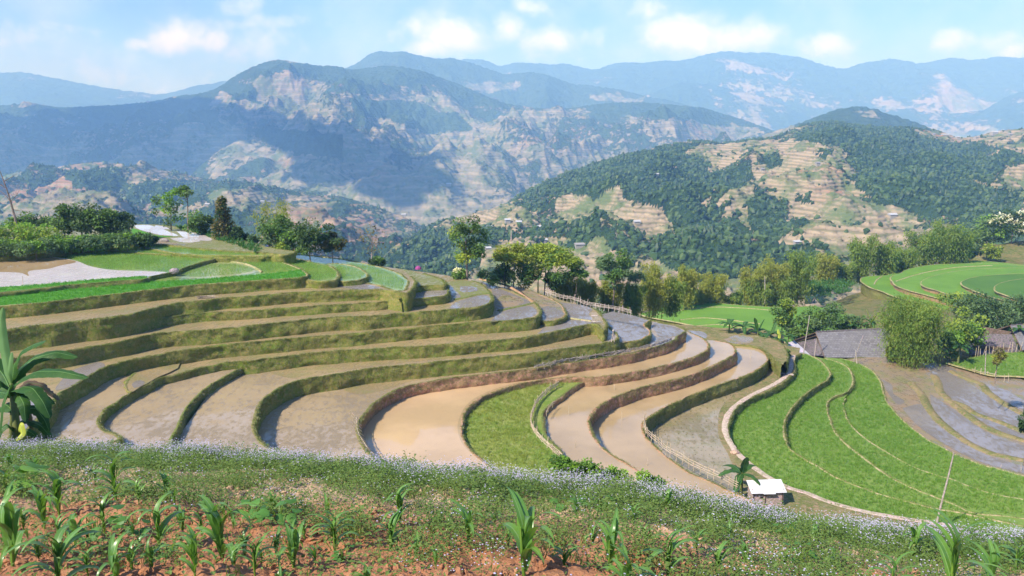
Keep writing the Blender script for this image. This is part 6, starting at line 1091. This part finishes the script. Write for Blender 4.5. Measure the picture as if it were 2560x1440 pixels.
def person():
    B = UY(664, 636, 101); s = np.linalg.norm(B) / F_PX; t = thing('person', 'person in a blue jacket bending over at the terrace edge', 'person', B, R(20)); u = 1.55 / 7.5
    import bmesh
    pts = {'hip': (0, 0, .82), 'wa': (.12, 0, .98), 'ch': (.32, 0, 1.10), 'ne': (.44, 0, 1.13), 'hd': (.52, 0, 1.10), 'hd2': (.60, 0, 1.03), 'kl': (.02, .12, .45), 'al': (-.03, .13, .06), 'fl': (.12, .13, .03), 'kr': (.02, -.12, .45), 'ar': (-.03, -.13, .06), 'fr': (.12, -.13, .03), 'hl': (0, .09, .80), 'hr': (0, -.09, .80), 'sl': (.36, .17, 1.08), 'el': (.42, .22, .82), 'wl': (.52, .18, .60), 'ml': (.55, .17, .52), 'sr': (.36, -.17, 1.08), 'er': (.42, -.22, .82), 'wr': (.52, -.18, .60), 'mr': (.55, -.17, .52)}
    rad = dict(hip=.13, wa=.13, ch=.14, ne=.055, hd=.085, hd2=.08, kl=.065, al=.045, fl=.04, kr=.065, ar=.045, fr=.04, hl=.09, hr=.09, sl=.065, el=.05, wl=.035, ml=.03, sr=.065, er=.05, wr=.035, mr=.03)
    ed = [('hip', 'wa'), ('wa', 'ch'), ('ch', 'ne'), ('ne', 'hd'), ('hd', 'hd2'), ('hip', 'hl'), ('hl', 'kl'), ('kl', 'al'), ('al', 'fl'), ('hip', 'hr'), ('hr', 'kr'), ('kr', 'ar'), ('ar', 'fr'), ('ch', 'sl'), ('sl', 'el'), ('el', 'wl'), ('wl', 'ml'), ('ch', 'sr'), ('sr', 'er'), ('er', 'wr'), ('wr', 'mr')]
    def skin(name, keys, m, grow=0.):
        ks = [k for k in pts if k in keys]; me = bpy.data.meshes.new(name); me.from_pydata([pts[k] for k in ks], [(ks.index(a), ks.index(b)) for a, b in ed if a in keys and b in keys], []); o = bpy.data.objects.new(name, me); COL.objects.link(o); o.parent = t
        md = o.modifiers.new('s', 'SKIN'); sb = o.modifiers.new('u', 'SUBSURF'); sb.levels = sb.render_levels = 1
        for i, k in enumerate(ks): me.skin_vertices[0].data[i].radius = (rad[k] + grow,) * 2
        me.skin_vertices[0].data[0].use_root = True; me.materials.append(m)
    skin('body', set(pts), mat('skin', color=(.30, .17, .11), rough=.6)); skin('jacket', {'hip', 'wa', 'ch', 'sl', 'el', 'wl', 'sr', 'er', 'wr'}, mat('blue_cloth', color=(.05, .09, .25), rough=.9), .025); skin('trousers', {'hip', 'hl', 'kl', 'al', 'hr', 'kr', 'ar'}, mat('dark_cloth', color=(.03, .03, .05), rough=.9), .02)
    V, F = ICO2; mk('hair', V * [.10, .09, .09] + [.50, 0, 1.14], [F], [mat('black_hair', color=(.01, .01, .01), rough=.6)], None, True, t)
person()
p = U(1836, 1134, z12); rock('stone', p, (.42, .30, .22), 'pale stone lying beside the path', M_rock, 9, 'stone', 2)
p = U(410, 606, zS + .9); rock('stone', p, (.7, .3, .35), 'dark stone on the bank below the shrubs', M_greyrock, 12, 'stone', 2)
p = U(436, 682, zS + .42); rock('stone', p, (.55, .35, .35), 'dark stone block at the bend of the upper bank', M_greyrock, 14, 'stone', 2)
def plank():
    B = U(1966, 937, z12); mb = MB(); c_, s_ = math.cos(-.5), math.sin(-.5); mb.box((0, 0, .12), (1.7, .28, .07), rot=[[c_, -s_, 0], [s_, c_, 0], [0, 0, 1]]); mb.box((.1, .22, .10), (1.4, .18, .06), rot=[[c_, -s_, 0], [s_, c_, 0], [0, 0, 1]]); o = mb.build('stone_slab', M_whitewood); o.location = [float(c) for c in B]; tag(o, 'pale slab laid across the path near the farmhouse', 'slab')
plank()

# ------------------------------------------------------------------ far houses, forests
def far_at(src, px, py):
    P, C = FAR[src]; nv = P.shape[1] * 6 // 7; Q = P[:, :nv]; x, y = proj(Q); i = np.argmin((x - px) ** 2 + (y - py) ** 2); return Q.reshape(-1, 3)[i]
M_fw = mat('far_white_wall', color=(.33, .31, .28), rough=.9); M_fr = mat('far_grey_roof', color=(.30, .29, .30), rough=.8); M_frw = mat('far_white_roof', color=(.45, .46, .48), rough=.7); M_frr = mat('far_rust_roof', color=(.32, .2, .15), rough=.8)
def far_house(src, px, py, w, d, h, lb, roof=None, rz=.2):
    p = far_at(src, px, py); w, d, h = w * .52, d * .65, h * .52; t = thing('far_house', lb, 'house', p, rz, 'houses far across the valley'); mb = MB(); mb.box((0, 0, h / 2 - 1), (w, d, h + 2)); mb.box((w * .3, -d / 2, h * .45), (w * .12, .1, h * .5)); mb.build('wall', M_fw, t); mb = MB(); rh = d * .28
    x, y = w / 2 + .4, d / 2 + .5; V = [(-x, -y, h), (x, -y, h), (x, y, h), (-x, y, h), (-x, 0, h + rh), (x, 0, h + rh)]; mb.add(V, [[0, 1, 5, 4], [2, 3, 4, 5]]); mb.add(V, [[0, 4, 3], [1, 2, 5]]); mb.build('roof', roof or M_fr, t)
for q in [('far_hill', 2362, 341, 24, 9, 6, 'white roofed buildings on the saddle of the wooded hill, left one', M_frw), ('far_hill', 2334, 338, 9, 7, 5, 'small pale house left of the saddle buildings', M_fr), ('far_hill', 2395, 347, 12, 8, 5, 'low house on the cutting right of the saddle', M_frw), ('far_hill', 2488, 336, 30, 9, 8, 'long white school-like block on the right hilltop', M_frw), ('far_hill', 2440, 346, 12, 8, 5, 'grey roofed house between saddle and long block', M_fr), ('far_hill', 2525, 340, 14, 8, 6, 'house right of the long white block', M_fr),
          ('far_hill', 1224, 571, 9, 6, 4, 'white roofed house in the valley behind the lone tree', M_frw), ('far_hill', 1268, 555, 8, 6, 4, 'house at the edge of the green valley fields', M_frw), ('far_hill', 1296, 561, 8, 6, 4, 'pale roof above the valley fields', M_frw), ('far_hill', 1348, 572, 8, 6, 4, 'single house in the green fields under the wood', M_frw), ('far_hill', 1340, 589, 14, 6, 4, 'dark roofed farm cluster in the valley fields', M_fr), ('far_hill', 1362, 604, 7, 5, 4, 'small white roof at the foot of the wood', M_frw), ('far_hill', 1220, 627, 8, 5, 4, 'white roof on the bare slope right of the lone tree', M_frw),
          ('far_hill', 1592, 560, 10, 6, 4, 'house beside the round bare mound', M_frw), ('far_hill', 1641, 439, 9, 6, 4, 'house in a clearing of the wood', M_frw), ('far_hill', 2232, 544, 12, 7, 4, 'white shed low on the wooded slope', M_frw), ('far_hill', 1992, 612, 8, 5, 4, 'white roof on the terraced knoll', M_frw), ('far_hill', 2455, 437, 9, 6, 4, 'blue-white roof high in the right wood', M_frw), ('far_hill', 1450, 618, 12, 6, 4, 'dark roofed farm behind the lime tree', M_fr), ('far_hill', 2045, 412, 8, 5, 4, 'hut on the upper terraced slope', M_fr), ('far_hill', 1906, 427, 8, 5, 4, 'hut beside the small wood patch', M_fr),
          ('foothill', 452, 468, 12, 8, 5, 'white house on the foothill above the slender trees', M_frw), ('foothill', 545, 482, 14, 8, 5, 'white roof on the red foothill terraces', M_frw), ('foothill', 518, 514, 12, 8, 5, 'white roof behind the conifer', M_frw), ('foothill', 752, 526, 14, 8, 5, 'white roof on red soil right of the bamboo tips', M_frw), ('foothill', 655, 505, 12, 8, 5, 'pale roof between bamboo and conifer', M_frw),
          ('mountain', 1128, 441, 22, 14, 9, 'white houses low on the mountain, left', M_frw), ('mountain', 1190, 438, 22, 14, 9, 'white house low on the mountain, right', M_frw), ('mountain', 1122, 466, 24, 16, 9, 'pale quarry building at the foot of the mountain', M_frw), ('mountain', 1010, 540, 20, 12, 8, 'white house on the valley floor', M_frw), ('mountain', 372, 257, 30, 16, 12, 'pale building on the dark ridge', M_frw), ('mountain', 1530, 382, 18, 12, 8, 'tiny houses on the long slope right of centre', M_frw), ('mountain', 1572, 340, 20, 12, 9, 'tiny pale house under the white cliff line', M_frw)]: far_house(*q)
V0, F0 = ICO1
def forest(src, n, rmin, rmax, name, mats, seed, thr=.56, box=None):
    P, C = FAR[src]; nv = P.shape[1] * 6 // 7; r = np.random.default_rng(seed); Q = P[:, :nv]; Cf = C[:, :nv, 0]; D_ = Cf + .35 * fbm(Q[..., 0] / 22, Q[..., 1] / 22, seed, 4) + .25 * fbm(Q[..., 0] / 70, Q[..., 1] / 70, seed + 3, 3)
    area = np.abs(np.gradient(Q[..., 0], axis=0)) * np.hypot(np.gradient(Q[..., 1], axis=1), np.gradient(Q[..., 2], axis=1)); pr = np.where(D_ > thr, 1., np.where(D_ > thr - .2, .06, .012)) * area
    pr = pr.ravel() / pr.sum(); I = r.choice(len(pr), n, p=pr); i, j = np.unravel_index(I, D_.shape); fi = r.uniform(0, 1, n); fj = r.uniform(0, 1, n); i2 = np.minimum(i + 1, Q.shape[0] - 1); j2 = np.minimum(j + 1, Q.shape[1] - 1)
    B = Q[i, j] * (1 - fi)[:, None] * (1 - fj)[:, None] + Q[i2, j] * (fi * (1 - fj))[:, None] + Q[i, j2] * ((1 - fi) * fj)[:, None] + Q[i2, j2] * (fi * fj)[:, None]
    tm = []
    for k in range(10):
        d = 1 + .30 * r.standard_normal((len(V0), 1)); v = V0 * d * [1, 1, r.uniform(.9, 1.5)]; v[:, 2] += .5; tm.append((v, F0, np.full(len(F0), k % len(mats))))
    s = r.uniform(rmin, rmax, n) * r.uniform(.6, 1.0, n); global rng; old = rng; rng = r; o = scatter(tm, B, s, r.uniform(0, 6.28, n), name, mats, kind='stuff'); rng = old; return o
fm = [leafmat('forest_a', (.028, .066, .018), (.052, .105, .026), (.09, .14, .035), .12, trans=0.), leafmat('forest_b', (.042, .088, .022), (.075, .13, .032), (.09, .12, .04), .12, trans=0.), leafmat('forest_c', (.020, .05, .018), (.038, .08, .026), None, .12, trans=0.)]
forest('far_hill', 38000, 1.0, 2.9, 'woodland', fm, 3)
forest('foothill', 6500, 1.8, 4.0, 'woodland', fm, 5)

# ------------------------------------------------------------------ crops and bank grass
def scat_poly(poly, z, dens, holes=()):
    P = px3(poly, z); lo = P[:, :2].min(0); hi = P[:, :2].max(0); n = int(dens * np.prod(hi - lo)); q = rng.uniform(lo, hi, (n, 2)); m_ = inpoly(q[:, 0], q[:, 1], [tuple(c) for c in P[:, :2]]); q = q[m_]; return np.column_stack([q, np.full(len(q), z)])
def tuft(seed, h=.3, w=.03, nb=7, sp=.06, lean=.3):
    r = np.random.default_rng(seed); C = r.standard_normal((nb, 3)) * [sp, sp, 0]; D = np.column_stack([r.standard_normal(nb) * lean, r.standard_normal(nb) * lean, np.ones(nb)]); return leafquads(C, D, r.uniform(.6, 1, nb) * h, w, .03, r).reshape(-1, 3), quadF(nb), np.zeros(nb, int)
RT = [tuft(k) for k in range(6)]
M_rice = leafmat('rice_leaf', (.13, .27, .04), (.18, .325, .05), (.27, .32, .08), .25, trans=.3); M_riceY = leafmat('yellow_rice_leaf', (.20, .30, .045), (.28, .32, .07), (.38, .35, .13), .5, trans=.3); M_sprout = leafmat('seedling_leaf', (.09, .30, .03), (.11, .33, .035), None, .4, trans=.3)
def crop(polys, dens, m, name, sc=(.8, 1.2)):
    P = np.concatenate([scat_poly(pl, z, dens) for pl, z in polys]); scatter(RT, P, rng.uniform(*sc, len(P)), rng.uniform(0, 6.28, len(P)), name, [m], kind='stuff')
F1p = [(1990, 888), (2016, 888), (2048, 905), (2070, 932), (2066, 950), (2045, 962), (2018, 978), (1992, 1000), (1965, 1036), (1955, 1066), (1956, 1094), (1970, 1122), (1995, 1143), (2036, 1166), (2090, 1198), (2145, 1220), (2240, 1251), (2325, 1272), (2390, 1283), (2480, 1300), (2480, 1340), (2330, 1322), (2216, 1300), (2134, 1282), (2052, 1256), (1969, 1225), (1915, 1198), (1862, 1160), (1840, 1130), (1830, 1090), (1835, 1050), (1855, 1022), (1900, 995), (1940, 975), (1970, 950), (1985, 930)]
F2p = [(2060, 898), (2084, 905), (2112, 920), (2126, 944), (2122, 966), (2108, 980), (2090, 986), (2068, 998), (2064, 1016), (2070, 1046), (2084, 1082), (2116, 1118), (2158, 1150), (2200, 1182), (2240, 1207), (2296, 1231), (2350, 1252), (2420, 1282), (2500, 1305), (2500, 1310), (2400, 1290), (2240, 1245), (2147, 1222), (2090, 1200), (2036, 1168), (1995, 1145), (1978, 1124), (1964, 1094), (1962, 1066), (1974, 1037), (2000, 1002), (2026, 979), (2058, 963), (2076, 948), (2080, 930), (2062, 905)]
F4p = [(2100, 898), (2142, 910), (2180, 932), (2196, 953), (2204, 982), (2216, 1009), (2240, 1040), (2281, 1076), (2322, 1106), (2358, 1124), (2432, 1158), (2487, 1174), (2560, 1193), (2660, 1210), (2660, 1330), (2500, 1295), (2421, 1272), (2350, 1245), (2296, 1222), (2240, 1198), (2190, 1165), (2130, 1118), (2092, 1078), (2078, 1046), (2074, 1016), (2080, 1000), (2112, 988), (2130, 972), (2136, 944), (2122, 915)]
F3p = [(2114, 1000), (2110, 1018), (2113, 1040), (2130, 1072), (2170, 1108), (2215, 1134), (2262, 1160), (2310, 1182), (2380, 1202), (2462, 1233), (2560, 1253), (2560, 1290), (2420, 1274), (2352, 1246), (2298, 1225), (2243, 1200), (2180, 1159), (2122, 1114), (2090, 1079), (2074, 1030), (2072, 1004), (2090, 992)]
crop([(F1p, zF1), (F2p, zF2), (F3p, zF2 - .25), (F4p, zF4)], 20, M_rice, 'rice_crop')
crop([([(1171, 1105), (1163, 1073), (1168, 1040), (1188, 1012), (1222, 990), (1260, 976), (1340, 957), (1420, 950), (1450, 950), (1410, 962), (1390, 972), (1360, 992), (1334, 1030), (1322, 1055), (1326, 1078), (1345, 1102), (1370, 1128), (1400, 1150), (1430, 1180), (1260, 1190), (1200, 1140)], zG)], 16, M_riceY, 'rice_crop')
crop([([(-40, 765), (0, 741), (120, 728), (300, 713), (367, 704), (420, 703), (500, 698), (600, 690), (700, 681), (752, 675), (764, 684), (757, 693), (700, 697), (580, 705), (465, 714), (233, 741), (117, 755), (0, 764)], zS), ([(-40, 735), (0, 719), (100, 711), (200, 702), (300, 694), (368, 691), (364, 696), (300, 701), (240, 706), (120, 717), (0, 729)], zS + .42)], 22, M_sprout, 'seedling_crop', (.6, .9))
crop([([(2385, 912), (2400, 902), (2450, 890), (2500, 884), (2560, 880), (2640, 876), (2640, 950), (2540, 940), (2480, 937), (2430, 924)], zM + .35)], 14, M_rice, 'rice_crop')
# thin rice rows standing in water
def rows(poly, z, sp, m, name, sc=.5, rzx=0.):
    P = px3(poly, z); lo = P[:, :2].min(0); hi = P[:, :2].max(0); gx_, gy_ = np.meshgrid(np.arange(lo[0], hi[0], sp), np.arange(lo[1], hi[1], sp * 1.3)); q = np.column_stack([gx_.ravel(), gy_.ravel()]) + rng.normal(0, sp * .12, (gx_.size, 2)); q[:, 0] += .3 * pn(q[:, 1] / 4, q[:, 0] / 9, 3); q = q[inpoly(q[:, 0], q[:, 1], [tuple(c) for c in P[:, :2]])]; return np.column_stack([q, np.full(len(q), z)])
RP = [([(140, 632), (235, 624), (280, 628), (350, 634), (437, 640), (515, 650), (480, 660), (445, 674), (418, 680), (370, 676), (275, 672), (232, 664), (190, 650)], zS + .42), ([(450, 690), (480, 676), (530, 660), (590, 661), (640, 676), (600, 686), (500, 694)], zS), ([(570, 645), (650, 648), (705, 658), (748, 674), (700, 680), (660, 682), (640, 668), (600, 658)], zS), ([(650, 642), (770, 655), (815, 661), (842, 680), (838, 694), (800, 700), (772, 697), (766, 684), (750, 668)], zS - .30), ([(835, 661), (884, 668), (914, 683), (900, 697), (860, 700), (848, 690), (840, 668)], zS - .62), ([(860, 655), (928, 666), (990, 685), (1014, 705), (1006, 724), (980, 720), (925, 704), (918, 680)], z2 + .03), ([(280, 627), (350, 633), (437, 638), (600, 644), (560, 637), (438, 632), (330, 616)], zS + .6), ([(300, 613), (380, 610), (500, 622), (620, 630), (700, 634), (640, 637), (500, 636), (383, 622)], zS + .8)]
P = np.concatenate([rows(pl, z, .22, None, '') for pl, z in RP]); scatter(RT, P, rng.uniform(.6, .85, len(P)), rng.uniform(0, 6.28, len(P)), 'rice_seedlings', [leafmat('thin_rice', (.15, .30, .05), (.19, .35, .07), None, .4, trans=.3)], kind='stuff')
P = rows([(1640, 1050), (1690, 1018), (1790, 978), (1860, 955), (1830, 988), (1800, 1020), (1790, 1060), (1795, 1100), (1815, 1140), (1835, 1190), (1845, 1215), (1790, 1190), (1720, 1160), (1660, 1115), (1630, 1085)], z12, .62, None, ''); scatter(RT, P, rng.uniform(.35, .6, len(P)), rng.uniform(0, 6.28, len(P)), 'seedling_tufts', [leafmat('tuft_leaf', (.05, .07, .02), (.08, .10, .03), None, .4)], kind='stuff')
# rough grass on the banks
pts = []; big = []
for G3, H, gr, C in BANKS:
    if not gr or H < .3 or C[:, 1].mean() > 135: continue
    n_, r_ = G3.shape[:2]; L = np.linalg.norm(np.diff(G3[:, 3], axis=0), axis=1); n = int(L.sum() * H * 60 * gr); k = rng.choice(len(L), n, p=L / L.sum()); v = rng.uniform(0, 1, n) ** 1.3 * 7; j = 2 + v.astype(int); f = v - v.astype(int); j = np.minimum(j, r_ - 2); f2 = rng.uniform(0, 1, n)[:, None]
    A_ = G3[k, j] * (1 - f2) + G3[k + 1, j] * f2; B_ = G3[k, j + 1] * (1 - f2) + G3[k + 1, j + 1] * f2; Q = A_ * (1 - f[:, None]) + B_ * f[:, None]
    keep = fbm(Q[:, 0] / 1.6, Q[:, 1] / 1.6 + Q[:, 2], 77, 3) > -.35; pts.append(Q[keep])
P = np.concatenate(pts); Pd = P[rng.uniform(0, 1, len(P)) < .16]; GT = [tuft(20 + k, .14, .026, 6, .07, .8) for k in range(6)]
M_bgr = leafmat('bank_grass_blade', (.12, .185, .03), (.17, .21, .045), (.30, .27, .12), .6, trans=.2); scatter(GT, P, rng.uniform(.45, 1.15, len(P)), rng.uniform(0, 6.28, len(P)), 'bank_grass', [M_bgr], kind='stuff'); scatter(GT, Pd + [0, 0, .01], rng.uniform(.5, 1.3, len(Pd)), rng.uniform(0, 6.28, len(Pd)), 'dry_grass', [leafmat('straw_blade', (.30, .25, .12), (.42, .36, .20), None, .6, trans=.2)], kind='stuff')
# leafy maize-like rows on the shoulder behind the upper terrace and by the far bamboo
M_row = leafmat('leafy_rows', (.045, .15, .03), (.075, .19, .04), (.03, .09, .02), .4, trans=.25)
P1 = scat_poly([(420, 566), (480, 572), (560, 592), (640, 612), (660, 622), (640, 634), (600, 620), (540, 600), (470, 580)], zS + .9, 4.0)
P2 = scat_poly([(1995, 742), (2010, 706), (2060, 702), (2120, 704), (2140, 712), (2110, 735), (2060, 740)], -40.6, 1.6)
scatter([tuft(60 + k, .75, .10, 9, .12, .5) for k in range(6)], np.concatenate([P1]), rng.uniform(.7, 1.2, len(P1)), rng.uniform(0, 6.28, len(P1)), 'leafy_crop', [M_row], kind='stuff'); scatter([tuft(60 + k, 1.2, .16, 9, .2, .5) for k in range(6)], P2, rng.uniform(.7, 1.2, len(P2)), rng.uniform(0, 6.28, len(P2)), 'leafy_crop', [M_row], kind='stuff')
# ------------------------------------------------------------------ haze: one closed box of even, thin air
hm = bpy.data.materials.new('haze_air'); hm.use_nodes = True; ht = hm.node_tree; ht.nodes.clear(); g = G(ht)
pv = g.n('ShaderNodeVolumePrincipled', Density=HAZE_D, Anisotropy=0.0, Color=(.28, .55, 1.0, 1))
pv.inputs['Absorption Color'].default_value = (1, 1, 1, 1)
ho = g.n('ShaderNodeOutputMaterial', Volume=pv)
mb = MB(); mb.box((0, 4600, 130), (24000, 9800, 1260)); hz = mb.build('haze', hm, kind='stuff')
